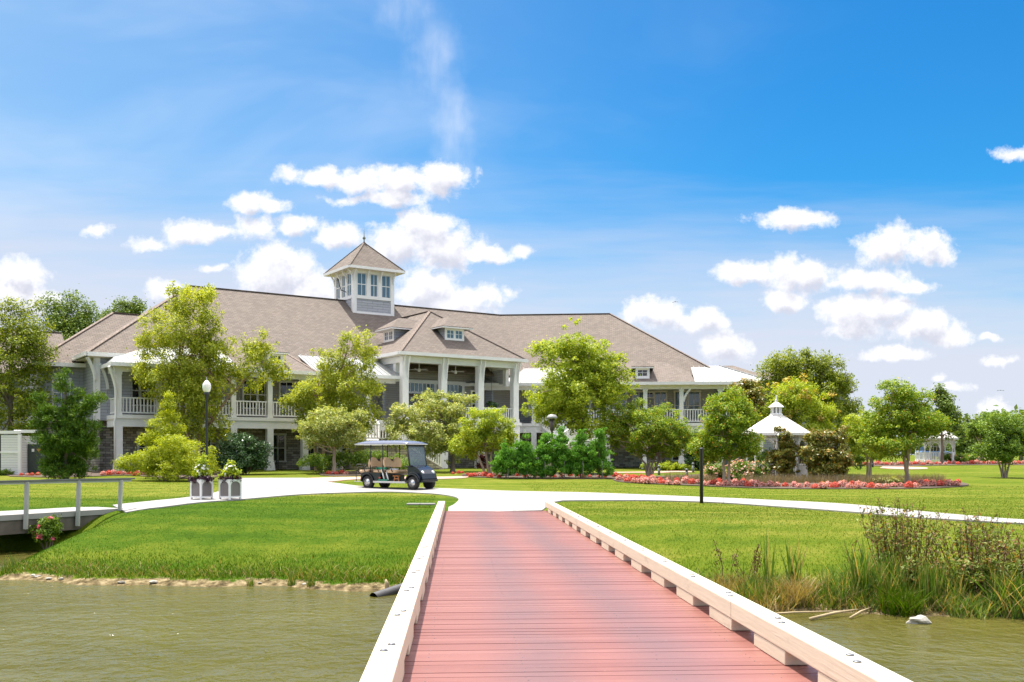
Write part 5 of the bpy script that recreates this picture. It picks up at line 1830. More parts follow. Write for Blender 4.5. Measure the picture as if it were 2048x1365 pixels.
for i, (u, v, w_) in enumerate(((1905, 925, 26), (1950, 924, 26))):
    shrub('rose_bush', ('low rose bush beside the distant gazebo', 'low rose bush beyond the distant gazebo, under the dark tree')[i], 'shrub', hit(u, v), [(u, v - 7, w_, 8)], 1500, 0.16, deepleaf, 131 + i, 0.3, 36, 'leaf', 0.5,
          'rose bushes by the far gazebo', flower=(rosepetal, 160, 0.15, 3))
shrub('rose_bush', 'hot pink rose bush growing against the footbridge railing', 'shrub', on(92, 29.3), [(92, 1062, 24, 22), (105, 1045, 12, 16), (75, 1066, 12, 14)],
      1900, 0.075, deepleaf, 135, 0.14, 34, 'leaf', 0.5, flower=(hotpetal, 170, 0.075, 11))

# lavender and ornamental grass along the bed
lx = []
for (u0, u1, v, n_) in ((1330, 1430, 966, 900), (1530, 1720, 967, 2600), (1720, 1890, 968, 2600), (1480, 1540, 968, 500)):
    us = rngw.uniform(u0, u1, n_)
    Yb = hit((u0 + u1) / 2, v).y
    ys_ = Yb + rngw.uniform(-0.5, 1.4, n_)
    lx.append(np.stack([(us - U0) / FPX * ys_, ys_], 1))
lx = np.concatenate(lx)
lb_ = np.concatenate([lx, terrain(lx[:, 0], lx[:, 1])[:, None]], 1)
lav = blades('lavender', lb_, rngw.uniform(0.25, 0.62, len(lb_)), np.full(len(lb_), 0.03), rngw.uniform(0.1, 0.5, len(lb_)), lavender, rngw, segs=1)
tag(lav, 'hazy drift of lavender stems behind the border flowers', 'lavender', kind='stuff')
shrub('hosta', 'pale cream-green leafy clump at the foot of the leaning crape myrtle', 'plant', hit(1785, 968), [(1785, 962, 30, 6), (1760, 964, 16, 4)], 900, 0.14, leafmat('cream_leaf', (0.22, 0.26, 0.06), (0.36, 0.40, 0.13), (0.50, 0.52, 0.26), 0.3), 141, 0.15, 20)

# --- bedding flowers: every mound is its own plant
def mound_proto(name, petal, seed):
    rng = np.random.default_rng(seed)
    nl, npet = 110, 300
    d = rng.normal(size=(nl + npet, 3))
    d[:, 2] = np.abs(d[:, 2])
    d /= np.linalg.norm(d, axis=1, keepdims=True)
    rad = np.concatenate([rng.uniform(0.10, 0.20, nl), rng.uniform(0.19, 0.25, npet)])[:, None]
    C = d * rad * np.array([1, 1, 1.1]) * rng.uniform(0.85, 1.1, (nl + npet, 1)) + np.array([0, 0, 0.05])
    C[:nl, 2] *= 0.7
    N = d + rng.normal(size=d.shape) * 0.35
    A = rng.normal(size=d.shape)
    L = np.concatenate([rng.uniform(0.08, 0.12, nl), rng.uniform(0.055, 0.09, npet)])
    o = leaf_cloud(name, C, N, A, L, L * 0.8, [deepleaf, petal], None, np.concatenate([np.zeros(nl, int), np.ones(npet, int)]))
    return o.data, o


mounds = {}
for nm_, pt_ in (('red', redpetal), ('pink', pinkpetal)):
    for k in range(2):
        dta, ob_ = mound_proto('begonia', pt_, 200 + k + (10 if nm_ == 'red' else 0))
        mounds[(nm_, k)] = dta
        bpy.data.objects.remove(ob_)
rm = random.Random(9)
MLAB = {('R', 'red'): 'round red begonia mound in the long border before the gazebo', ('R', 'pink'): 'round pink begonia mound in the long border before the gazebo',
        ('C', 'red'): 'red begonia in the bed under the yellow-green crape myrtle', ('C', 'pink'): 'pink begonia in the bed under the yellow-green crape myrtle',
        ('A', 'red'): 'red begonia glimpsed behind the arborvitae row', ('A', 'pink'): 'pink begonia glimpsed behind the arborvitae row',
        ('T', 'red'): 'red begonia ringing the small blossom tree', ('T', 'pink'): 'pink begonia ringing the small blossom tree',
        ('L', 'red'): 'red begonia at the foot of the grey stone end wall', ('L', 'pink'): 'pink begonia at the foot of the grey stone end wall',
        ('S', 'red'): 'red begonia beside the white enclosure', ('S', 'pink'): 'pink begonia beside the white enclosure',
        ('F', 'red'): 'red begonia in the far bed around the distant gazebo', ('F', 'pink'): 'pink begonia in the far bed around the distant gazebo'}


def mound(u, v, w_px, bed, colr):
    p = hit(u, v)
    o = bpy.data.objects.new('begonia', mounds[(colr, rm.randrange(2))])
    COL.objects.link(o)
    o.location = (p.x, p.y, p.z + 0.02)
    s_ = w_px / 2 / (FPX / p.y) / 0.25
    o.scale = (s_ * rm.uniform(0.9, 1.12), s_ * rm.uniform(0.9, 1.12), s_ * rm.uniform(0.85, 1.15))
    o.rotation_euler = (0, 0, rm.uniform(0, 6.28))
    tag(o, MLAB[(bed, colr)], 'flower', MLAB[(bed, colr)].split(' in ')[-1] + ' ' + colr)


def row(pts, step, w_, bed, pat, jit=1.5):
    us = [p[0] for p in pts]
    vs_ = [p[1] for p in pts]
    u = us[0]
    i = 0
    while u <= us[-1]:
        v = float(np.interp(u, us, vs_))
        c = 'red' if pat[i % len(pat)] == 'r' else 'pink'
        mound(u + rm.uniform(-2, 2), v + rm.uniform(-jit, jit), w_ * rm.uniform(0.85, 1.2), bed, c)
        u += step * rm.uniform(0.85, 1.2)
        i += 1


FR = [(1238, 963), (1262, 965), (1300, 968), (1360, 970), (1400, 971), (1450, 973.5), (1500, 975), (1560, 976.5), (1650, 977.5), (1750, 977.5), (1820, 976), (1870, 974.5), (1922, 972)]
row(FR, 14.5, 17, 'R', 'prpppprppprpprppp')
row([(1230, 955.5), (1262, 957), (1310, 959)], 10.5, 12, 'R', 'rr')
row([(1250, 960.5), (1330, 964), (1420, 968), (1520, 972)], 17, 15, 'R', 'prppr')
row([(1690, 973), (1720, 973)], 14, 15, 'R', 'pr')
row([(1830, 971), (1870, 970), (1918, 968)], 13, 15, 'R', 'rprpr')
row([(940, 954.5), (1000, 955.5)], 9.5, 12, 'C', 'rrprrpr')
row([(935, 951.5), (995, 952.5)], 12, 10, 'C', 'rprr')
row([(905, 948.5), (932, 949.5)], 9, 9, 'C', 'rr')
row([(1035, 953.5), (1215, 956)], 13, 10, 'A', 'rrprr')
row([(655, 949.6), (693, 949.8)], 8.5, 11, 'T', 'rprrp')
row([(205, 951.2), (310, 951.5)], 11.5, 13, 'L', 'prprprr')
row([(42, 953.2), (88, 953)], 11.5, 10, 'S', 'rprr')
row([(1706, 930.5), (1770, 931), (1850, 930.5), (1950, 929), (2052, 929)], 8.5, 10, 'F', 'rpprpprp', 0.8)

# ------------------------------------------------------------------ gazebos
gzroof = bricky('white_gazebo_shingle', (0.62, 0.60, 0.57), (0.74, 0.72, 0.70), (0.36, 0.32, 0.29), 0.5, 0.16, 0.012, 0.8, 0.8, noise=0.12)


def gazebo(name, label, base, rad, rot, hpost, cupola=True):
    root = thing(name, label, 'gazebo', base, rot, 'white garden gazebos')
    n = 8
    A_ = [2 * math.pi * (k + 0.5) / n for k in range(n)]
    C_ = [Vector((rad * math.cos(a), rad * math.sin(a), 0)) for a in A_]
    pf = MB().lathe([(rad + 0.28, -0.3), (rad + 0.28, 0.16)], n, rot=math.pi / n, smooth=False)
    pf.build('platform', greytrim if not cupola else white, root)
    ze = hpost
    for k in range(n):
        c = C_[k]
        ps = MB().lathe([(0.075, 0.16), (0.075, 0.95), (0.05, 1.0), (0.045, 1.1), (0.060, 1.5), (0.045, 1.85), (0.075, 1.92), (0.075, ze)], 10, (c.x, c.y))
        ps.build('post', white, root)
    for k in range(n):
        a, b_ = C_[k], C_[(k + 1) % n]
        d = (b_ - a).normalized()
        # spindle frieze with curved corner brackets
        fz = MB()
        fz.bar(a + Vector((0, 0, ze - 0.05)), b_ + Vector((0, 0, ze - 0.05)), 0.09, 0.10)
        fz.bar(a + Vector((0, 0, ze - 0.33)), b_ + Vector((0, 0, ze - 0.33)), 0.05, 0.05)
        m_ = int((b_ - a).length / 0.11)
        for i in range(1, m_):
            p = a.lerp(b_, i / m_)
            fz.bar(p + Vector((0, 0, ze - 0.31)), p + Vector((0, 0, ze - 0.09)), 0.035, 0.035, up=(1, 0, 0))
        fz.build('frieze', white, root)
        for s0, s1 in ((a, d), (b_, -d)):
            br_ = MB()
            pts = [s0 + s1 * (0.07 + 0.42 * (1 - math.cos(t))) + Vector((0, 0, ze - 0.85 + 0.50 * math.sin(t))) for t in np.linspace(0, math.pi / 2, 6)]
            for p0_, p1_ in zip(pts[:-1], pts[1:]):
                br_.bar(p0_, p1_, 0.05, 0.07)
            br_.bar(s0 + s1 * 0.2 + Vector((0, 0, ze - 0.52)), s0 + s1 * 0.05 + Vector((0, 0, ze - 0.40)), 0.04, 0.05)
            br_.build('bracket', white, root)
        if k == 5:
            continue                                    # way in
        rl = MB()
        for zz_ in (0.28, 0.92):
            rl.bar(a + d * 0.07 + Vector((0, 0, zz_)), b_ - d * 0.07 + Vector((0, 0, zz_)), 0.07, 0.06)
        m_ = int((b_ - a).length / 0.13)
        for i in range(1, m_):
            p = a.lerp(b_, i / m_)
            rl.bar(p + Vector((0, 0, 0.3)), p + Vector((0, 0, 0.9)), 0.045, 0.045, up=(1, 0, 0))
        rl.build('railing', white, root)
    rt = ze + (rad + 0.3) * 0.56
    rf_ = MB()
    eo = [(Vector((c.x, c.y, 0)) * ((rad + 0.32) / rad)) + Vector((0, 0, ze + 0.02)) for c in C_]
    ri = [Vector((c.x, c.y, 0)) * (0.30 / rad) + Vector((0, 0, rt)) for c in C_]
    for k in range(n):
        rf_.prism([eo[k], eo[(k + 1) % n], ri[(k + 1) % n], ri[k]], (0, 0, -0.06))
    ro = rf_.build('roof', gzroof, root)
    fa = MB()
    for k in range(n):
        fa.bar(eo[k] + Vector((0, 0, -0.08)), eo[(k + 1) % n] + Vector((0, 0, -0.08)), 0.05, 0.13)
    fa.build('fascia', white, ro)
    cu = MB().lathe([(0.36, rt - 0.16), (0.36, rt + 0.02), (0.29, rt + 0.06)], n, smooth=False, rot=math.pi / n)
    for a in A_:
        p = Vector((0.26 * math.cos(a), 0.26 * math.sin(a), rt + 0.04))
        cu.bar(p, p + Vector((0, 0, 0.36)), 0.06, 0.06, up=(1, 0, 0))
    cu.lathe([(0.18, rt + 0.05), (0.18, rt + 0.38)], n, mi=1, smooth=False, rot=math.pi / n)
    cu.lathe([(0.43, rt + 0.40), (0.42, rt + 0.44), (0.20, rt + 0.62), (0.06, rt + 0.72)], n, smooth=False, rot=math.pi / n)
    co_ = cu.build('cupola', [white, greytrim], root)
    fi = MB().lathe([(0.05, rt + 0.70), (0.09, rt + 0.78), (0.05, rt + 0.85), (0.03, rt + 0.95), (0.005, rt + 1.1)], 10)
    fi.build('finial', white, co_)
    return root


gp_ = hit(1565, 963)
gazebo('gazebo', 'white octagonal gazebo with shingled roof and cupola among magnolias', (gp_.x, gp_.y + 1.3, gp_.z), 1.62, R(9), 2.66)
gp2 = hit(1886, 926)
gazebo('gazebo', 'distant white gazebo behind the pale-stemmed little trees', (gp2.x, gp2.y + 1.6, gp2.z - 0.05), 1.62, R(14), 2.2)

# ------------------------------------------------------------------ lamps, bollards, posts
lp = Vector(on(413.5, 46.5))
lamp = thing('street_lamp', 'tall black street lamp with a white acorn globe, beside the planters', 'street lamp', lp)
pz_ = lambda v: CH - (v - V0) * lp.y / FPX - lp.z
MB().lathe([(0.20, 0), (0.20, 0.12), (0.15, 0.18), (0.13, 0.75), (0.09, 0.85), (0.062, 0.95), (0.055, pz_(800)), (0.075, pz_(797)), (0.075, pz_(794)), (0.10, pz_(790)), (0.13, pz_(785))], 14).build('post', darkmetal, lamp)
g0, g1 = pz_(785), pz_(768)
MB().lathe([(0.12, g0), (0.17, g0 + 0.08), (0.20, g0 + 0.22), (0.195, g0 + 0.34), (0.17, g1), (0.10, g1 + 0.10), (0.06, g1 + 0.15)], 20).build('globe', globe, lamp)
MB().lathe([(0.065, g1 + 0.14), (0.03, g1 + 0.20), (0.015, g1 + 0.26), (0.004, g1 + 0.32)], 10).build('finial', greytrim, lamp)

lp2 = on(1104, hit(1104, 957.5).y + 1.3)
lamp2 = thing('garden_lamp', 'dark garden lamp with a shallow dome top, rising above the arborvitae', 'lamp', lp2)
z2 = CH - (829 - V0) * lp2.y / FPX - lp2.z
MB().lathe([(0.12, 0), (0.12, 0.2), (0.06, 0.3), (0.06, z2 - 0.9), (0.12, z2 - 0.85), (0.13, z2 - 0.25)], 12).build('post', plain('bronze_metal', (0.08, 0.06, 0.05), 0.5, 0.2), lamp2)
MB().lathe([(0.30, z2 - 0.22), (0.29, z2 - 0.15), (0.18, z2 - 0.03), (0.03, z2)], 16).build('dome', plain('grey_dome', (0.30, 0.30, 0.30), 0.4, 0.1), lamp2)
wl_ = on(1575, 60)

bp = hit(1403, 1007)
bpo = MB()
hp = (1007 - 896) * bp.y / FPX
bpo.lathe([(0.062, -0.2), (0.062, hp - 0.08), (0.085, hp - 0.07), (0.09, hp - 0.02), (0.05, hp)], 12)
o_ = bpo.build('black_post', darkmetal, loc=bp)
tag(o_, 'waist-high plain black post standing alone at the lawn edge of the right path', 'post')
o_['label'] = 'tall plain black post standing alone on the lawn beside the right path'
bol = [(1318, 950.5, 'grey dome-topped bollard nearest the wide crape myrtle'), (1373.5, 957.5, 'grey dome-topped bollard closest to the flower border, left of the black post'),
       (1386, 945.5, 'grey dome-topped bollard partly behind the black post, beyond the brick path'), (1721, 937.5, 'small dark bollard behind the bright green crape myrtle'),
       (1745, 935, 'small dark bollard farther along, by the little thin-stemmed tree')]
bm0 = plain('bollard_grey', (0.16, 0.18, 0.19), 0.5, 0.12, 5)
for i, (u, v, lb) in enumerate(bol):
    p = hit(u, v)
    hh_ = (20 if i < 3 else 13) * p.y / FPX
    r_ = 0.085
    rb = thing('bollard', lb, 'bollard', p, 0, 'path bollards')
    MB().lathe([(r_, -0.15), (r_, hh_ * 0.72)], 12).build('post', bm0 if i < 3 else darkmetal, rb)
    MB().lathe([(r_ * 0.8, hh_ * 0.72), (r_ * 0.8, hh_ * 0.8)], 12).build('lens', darkglass, rb)
    MB().lathe([(r_ * 1.12, hh_ * 0.8), (r_ * 1.1, hh_ * 0.88), (r_ * 0.7, hh_ * 0.97), (0.01, hh_)], 12).build('cap', bm0 if i < 3 else darkmetal, rb)

# ------------------------------------------------------------------ planters
plpanel = bricky('planter_panel', (0.24, 0.21, 0.205), (0.27, 0.235, 0.23), (0.15, 0.13, 0.13), 0.045, 3.0, 0.006, 0.6, 0.6, 0.0, 0.06)


def planter(u, v, label, tall, seed, gold):
    p = hit(u, v)
    p.z += 0.03
    root = thing('planter', label, 'planter', p, R(-32), 'flower planters on the path')
    rng = np.random.default_rng(seed)
    w_, h_ = 0.275, 0.70
    bx = MB().box(-w_ + 0.03, w_ - 0.03, -w_ + 0.03, w_ - 0.03, 0.06, h_ - 0.03)
    bx.build('panel', plpanel, root)
    for sx_ in (-1, 1):
        for sy_ in (-1, 1):
            MB().box(sx_ * w_, sx_ * (w_ - 0.06), sy_ * w_, sy_ * (w_ - 0.06), 0.0, h_).build('corner_post', white, root)
    for k in range(4):
        M = Matrix.Rotation(k * math.pi / 2, 4, 'Z')
        ar = MB(M)
        ar.box(-w_ + 0.062, w_ - 0.062, -w_ + 0.002, -w_ + 0.028, 0.06, 0.115)
        # arched head cut out of the top rail
        pts = [(-w_ + 0.062, h_ - 0.002), (w_ - 0.062, h_ - 0.002)]
        ww = w_ - 0.062
        arc = [(ww * math.cos(t), h_ - 0.22 + 0.15 * math.sin(t)) for t in np.linspace(0, math.pi, 11)]
        for (x0, z0), (x1, z1) in zip(arc[:-1], arc[1:]):
            ar.prism([(x0, -w_ + 0.002, z0), (x1, -w_ + 0.002, z1), (x1, -w_ + 0.002, h_ - 0.002), (x0, -w_ + 0.002, h_ - 0.002)], (0, 0.026, 0))
        ar.build('arched_rail', white, root)
    MB().box(-w_ + 0.07, w_ - 0.07, -w_ + 0.07, w_ - 0.07, h_ - 0.06, h_ - 0.02).build('soil', mulch, root)
    p2 = thing('planter_flowers', label.replace('white boxed planter', 'potted plants').replace('with ', 'of ') if False else ('leafy white-flowered plants with purple trim in the ' + ('lamp-side' if seed == 1 else 'plaza-side') + ' planter'),
               'potted plant', (p.x, p.y, p.z + h_ - 0.04), 0, 'plants in the white planters')
    foliage('purple_leaves', p2, [(0, 0, 0.06, 0.38, 0.38, 0.13)], 1400, 0.08, purpleleaf, seed + 1, 0.09, 16, 'leaf', 0.7, 3)
    foliage('leaves', p2, [(0, 0, 0.26, 0.30, 0.30, 0.22), (0.0, 0, 0.36 * tall, 0.2, 0.2, 0.24 * tall), (-0.22 if seed != 1 else 0.3, 0, 0.12, 0.12, 0.1, 0.08)], 1500, 0.085, limeleaf, seed + 2, 0.11, 22, 'leaf', 0.55, 2.4)
    nfl = 22 if seed == 1 else 14
    fl = MB()
    for k in range(nfl):
        d = rng.normal(size=3)
        d[1] = -abs(d[1])
        d /= np.linalg.norm(d)
        c = Vector((d[0] * 0.24, d[1] * 0.24, 0.30 + d[2] * 0.26 * tall))
        nrm = unit(Vector(d) + Vector((0, 0, 0.3)))
        ax = unit(nrm.cross(Vector((0.3, 0.2, 1))))
        bx_ = nrm.cross(ax)
        for q in range(5):
            t = 2 * math.pi * q / 5
            e = ax * math.cos(t) + bx_ * math.sin(t)
            s_ = nrm.cross(e)
            r_ = 0.055
            fl.add([c, c + e * r_ * 0.6 + s_ * r_ * 0.45 + nrm * 0.012, c + e * r_ + nrm * 0.004, c + e * r_ * 0.6 - s_ * r_ * 0.45 + nrm * 0.012], [(0, 1, 2, 3)])
    fl.build('white_blossom', whitepetal, p2, fix=False)
    if gold:
        foliage('orange_blossom', p2, [(0.26, -0.05, 0.12, 0.07, 0.07, 0.1)], 60, 0.06, leafmat('orange_petal', (0.55, 0.16, 0.02), (0.70, 0.25, 0.04), (0.75, 0.4, 0.1), 0.3), 77, 0.05, 10)


planter(403.5, 1000.5, 'white boxed planter with taupe arched panels under the street lamp', 1.5, 1, False)
planter(460.5, 1000.5, 'white boxed planter with taupe arched panels, on the plaza side of its twin', 1.1, 2, True)

# ------------------------------------------------------------------ golf cart
cp = hit(783, 980.2)
cp.z += 0.03
CR = R(-35)
cart = thing('golf_cart', 'dark navy six-seat golf cart with tan seats parked on the concrete path', 'golf cart', cp + Vector((0.25, 0.45, 0)), CR)
navy = plain('navy_body', (0.007, 0.012, 0.024), 0.22, 0.1, 3, coat=0.35)
blackpl = plain('black_plastic', (0.018, 0.018, 0.020), 0.5, 0.15, 6)
rubber = plain('tyre_rubber', (0.030, 0.027, 0.026), 0.8, 0.2, 10)
tan = plain('tan_vinyl', (0.62, 0.41, 0.25), 0.5, 0.08, 4, 0.1, 50)
roofm = plain('navy_canopy', (0.13, 0.15, 0.23), 0.25, 0.08, 2, coat=0.5)
for x_, nm_ in ((-1.25, 0), (1.25, 1)):
    for y_ in (-0.50, 0.50):
        sg = -1 if y_ < 0 else 1
        M = Matrix.Translation((x_, y_, 0.272)) @ Matrix.Rotation(R(90) * sg, 4, 'X')
        wh = MB(M).lathe([(0.15, -0.10), (0.235, -0.11), (0.268, -0.08), (0.275, 0.0), (0.268, 0.08), (0.235, 0.11), (0.15, 0.10)], 28)
        for k in range(28):
            t = 2 * math.pi * k / 28
            c_, s_ = math.cos(t), math.sin(t)
            wh.bar((0.27 * c_, 0.27 * s_, -0.08), (0.27 * c_, 0.27 * s_, 0.08), 0.028, 0.024, up=(c_, s_, 0))
        wo_ = wh.build('wheel', rubber, cart)
        rm_ = MB(M)
        zf = -0.085
        rm_.lathe([(0.158, -0.103), (0.158, -0.095), (0.135, -0.09), (0.135, 0.06)], 24)
        for k in range(7):
            t = 2 * math.pi * k / 7
            rm_.bar((0.03 * math.cos(t), 0.03 * math.sin(t), zf), (0.145 * math.cos(t), 0.145 * math.sin(t), zf), 0.045, 0.03, up=(0, 0, 1))
        rm_.lathe([(0.045, -0.105), (0.045, -0.06)], 12)
        rm_.build('rim', steel, wo_)
        MB(M).lathe([(0.134, -0.06), (0.134, -0.05)], 20).build('hub', blackpl, wo_)


def profile(pts, y0, y1, name, mt, par=cart, bevel=0.02):
    mb = MB().prism([(x, y0, z) for x, z in pts], (0, y1 - y0, 0))
    return mb.build(name, mt, par, bevel=bevel)


profile([(-1.62, 0.36), (1.1, 0.36), (1.1, 0.27), (-1.62, 0.27)], -0.42, 0.42, 'chassis', blackpl)
# rear body with wheel arches
arch = [(-1.25 + 0.34 * math.cos(t), 0.29 + 0.34 * math.sin(t)) for t in np.linspace(0, math.pi, 11)]
profile([(-0.52, 0.36), (-0.52, 0.66), (-1.45, 0.70), (-1.62, 0.62), (-1.66, 0.40), (-1.60, 0.30)] + arch[::-1], -0.58, 0.58, 'rear_body', navy)
fl_ = [(-1.25 + 0.37 * math.cos(t), 0.29 + 0.37 * math.sin(t)) for t in np.linspace(0.1, math.pi - 0.1, 11)]
fi_ = [(-1.25 + 0.32 * math.cos(t), 0.29 + 0.32 * math.sin(t)) for t in np.linspace(math.pi - 0.1, 0.1, 11)]
for y0, y1 in ((-0.64, -0.585), (0.585, 0.64)):
    profile(fl_ + fi_, y0, y1, 'fender_flare', blackpl, bevel=0.008)
    profile([(x + 2.5, z) for x, z in fl_ + fi_], y0, y1, 'fender_flare', blackpl, bevel=0.008)
profile([(-0.1, 0.36), (-0.1, 0.60), (-0.50, 0.62), (-0.50, 0.36)], -0.5, 0.5, 'seat_base', blackpl)
# front cowl: rounded nose
arch = [(1.25 + 0.34 * math.cos(t), 0.29 + 0.34 * math.sin(t)) for t in np.linspace(0, math.pi, 11)]
profile([(0.92, 0.36), (0.88, 0.95), (1.10, 1.00), (1.30, 0.94), (1.52, 0.82), (1.66, 0.66), (1.70, 0.46), (1.62, 0.30)] + arch, -0.46, 0.46, 'cowl', navy, bevel=0.05)
for y0, y1 in ((-0.58, -0.462), (0.462, 0.58)):
    profile([(0.90, 0.40), (0.98, 0.62), (1.20, 0.74), (1.45, 0.68), (1.62, 0.50), (1.60, 0.36)] + [(1.25 + 0.33 * math.cos(t), 0.29 + 0.33 * math.sin(t)) for t in np.linspace(0.2, math.pi - 0.3, 9)],
            y0, y1, 'front_fender', navy, bevel=0.02)
for y_ in (-0.33, 0.33):
    MB().lathe([(0.07, 0), (0.085, 0.02), (0.06, 0.05), (0.01, 0.06)], 14, mi=0).build('headlight', globe, cart).matrix_local = Matrix.Translation((1.585, y_, 0.70)) @ Matrix.Rotation(R(70), 4, 'Y')
MB().box(1.62, 1.74, -0.46, 0.46, 0.33, 0.42).build('bumper', blackpl, cart, bevel=0.03)
for y0, y1 in ((-0.62, -0.44), (0.44, 0.62)):
    MB().box(-0.90, 0.90, y0, y1, 0.255, 0.335).build('running_board', plain('aluminium_board', (0.62, 0.60, 0.57), 0.4, 0.06), cart, bevel=0.01)
MB().box(-0.45, 0.92, -0.44, 0.44, 0.36, 0.385).build('floor_mat', blackpl, cart)


def cushion(name, x0, x1, y0, y1, z0, z1, tilt=0.0, notch=False):
    bm = bmesh.new()
    bmesh.ops.create_cube(bm, size=1.0)
    bmesh.ops.subdivide_edges(bm, edges=bm.edges, cuts=5, use_grid_fill=True)
    for v in bm.verts:
        p = v.co * 2
        q = Vector((p.x, p.y, p.z))
        f = (1 - 0.10 * (p.y ** 2) ** 2) if True else 1
        k = 0.30
        for a in range(3):
            o1, o2 = (a + 1) % 3, (a + 2) % 3
            q[a] = p[a] * (1 - k * 0.5 * (abs(p[o1]) ** 4 + abs(p[o2]) ** 4) * 0.5)
        if notch and p.z > 0.2:
            q.z -= 0.22 * math.exp(-(p.y / 0.16) ** 2) * (p.z - 0.2)
        x = (x0 + x1) / 2 + q.x * (x1 - x0) / 2 - tilt * (q.z + 1) / 2 * (z1 - z0)
        v.co = Vector((x, (y0 + y1) / 2 + q.y * (y1 - y0) / 2, (z0 + z1) / 2 + q.z * (z1 - z0) / 2))
    me = bpy.data.meshes.new(name)
    bm.to_mesh(me)
    bm.free()
    me.materials.append(tan)
    me.polygons.foreach_set('use_smooth', [True] * len(me.polygons))
    o = bpy.data.objects.new(name, me)
    COL.objects.link(o)
    o.parent = cart
    return o


for (sx0, bx, fw) in ((-0.25, -0.33, 1), (-1.02, -1.10, 1), (-1.80, -1.22, -1)):
    cushion('seat', sx0, sx0 + 0.56, -0.55, 0.55, 0.665, 0.80)
    ol = [(-0.50, 0.90), (0.50, 0.90)] + [(0.53 + 0.02 * math.sin(k), 0.98 + 0.05 * k) for k in range(3)]
    for k in range(13):                                    # two rounded shoulders with a dip between
        t = k / 12
        y_ = 0.54 - 0.54 * t
        ol.append((y_, 1.12 + 0.21 * math.sin(math.pi * min(1.0, 0.10 + 0.98 * t)) ** 0.55 if t < 0.95 else 1.19))
    ol += [(-y_, z_) for y_, z_ in ol[::-1] if z_ > 0.97 and y_ > 0.02]
    bm_ = MB().prism([(bx + 0.05 - (z_ - 0.9) * 0.16 * fw, y_, z_) for y_, z_ in ol], (-0.10, 0, 0))
    bk = bm_.build('backrest', tan, cart, bevel=0.025)
    sh = MB().box(bx - 0.075 * fw - 0.01, bx - 0.075 * fw + 0.01, -0.5, 0.5, 0.92, 1.26)
    sh.build('back_shell', blackpl, bk)
    for y_ in (-0.57, 0.57):
        MB().tube([(sx0 + 0.02, y_, 0.70), (sx0 + 0.04, y_, 0.92), (sx0 + 0.30, y_, 0.93), (sx0 + 0.40, y_, 0.72)], 0.018, 8).build('arm_rail', blackpl, cart)
# canopy: crowned shell
cv = MB()
nx_, ny_ = 14, 8
x0, x1, yw = -1.95, 1.06, 0.62
vs = []
for i in range(nx_ + 1):
    for j in range(ny_ + 1):
        a, c = i / nx_ * 2 - 1, j / ny_ * 2 - 1
        edge = (1 - abs(a) ** 4) * (1 - abs(c) ** 4)
        vs.append(((x0 + x1) / 2 + a * (x1 - x0) / 2, c * yw, 1.905 + 0.14 * edge ** 0.6))
lowr = [(x, y, 1.875) for x, y, z in vs]
fs = []
W_ = ny_ + 1
for i in range(nx_):
    for j in range(ny_):
        q = (i * W_ + j, (i + 1) * W_ + j, (i + 1) * W_ + j + 1, i * W_ + j + 1)
        fs.append(q)
        fs.append(tuple(reversed([k + len(vs) for k in q])))
rim = [i * W_ for i in range(nx_ + 1)] + [nx_ * W_ + j for j in range(1, W_)] + [i * W_ + ny_ for i in range(nx_ - 1, -1, -1)] + [j for j in range(ny_ - 1, 0, -1)]
for k in range(len(rim)):
    a, c = rim[k], rim[(k + 1) % len(rim)]
    fs.append((a, c, c + len(vs), a + len(vs)))
cv.add(vs + lowr, fs, 0, True)
can = cv.build('canopy', roofm, cart)
MB().box(x0 - 0.01, x1 + 0.01, -yw - 0.01, yw + 0.01, 1.862, 1.885).build('canopy_rim', white, can)
for (xb, xt) in ((1.08, 0.92), (-0.42, -0.42), (-1.14, -1.10)):
    for y_ in (-0.53, 0.53):
        MB().tube([(xb, y_, 0.70 if xb < 1 else 0.93), (xt, y_, 1.88)], 0.022 if xb < 1 else 0.035, 8).build('canopy_strut', blackpl, cart)
ws = MB().prism([(1.08, -0.50, 0.97), (1.08, 0.50, 0.97), (0.94, 0.50, 1.82), (0.94, -0.50, 1.82)], (0.012, 0, 0.002))
wso = ws.build('windshield', screen, cart)
wf = MB()
wf.bar((1.085, -0.53, 0.975), (1.085, 0.53, 0.975), 0.05, 0.05)
wf.bar((0.935, -0.53, 1.80), (0.935, 0.53, 1.80), 0.05, 0.14)
wf.build('windshield_frame', blackpl, wso)
sw = MB()
cs = Vector((0.62, 0.26, 0.98))
ax = unit(Vector((-0.75, 0, 0.66)))
e1 = Vector((0, 1, 0))
e2 = ax.cross(e1)
ring = [cs + (e1 * math.cos(t) + e2 * math.sin(t)) * 0.17 for t in np.linspace(0, 2 * math.pi, 21)]
sw.tube(ring, 0.015, 6, cap=False)
sw.tube([cs - ax * 0.5, cs], 0.02, 6)
sw.bar(ring[0], ring[10], 0.03, 0.015)
sw.build('steering_wheel', blackpl, cart)
gb = MB()
for y_ in (-0.45, 0.45):
    gb.tube([(-1.70, y_, 0.30), (-2.02, y_, 0.28), (-2.04, y_, 0.95), (-1.98, y_, 1.02)], 0.018, 8)
gb.tube([(-1.98, -0.45, 1.02), (-1.98, 0.45, 1.02)], 0.018, 8)
gb.build('grab_bar', darkmetal, cart)
MB().box(-2.10, -1.66, -0.5, 0.5, 0.275, 0.30).build('foot_plate', steel, cart)
MB().box(-0.60, -0.50, -0.585, -0.581, 0.44, 0.50).build('side_reflector', redpetal, cart)
CM = Matrix.Translation(cart.location) @ Matrix.Rotation(CR, 4, 'Z')
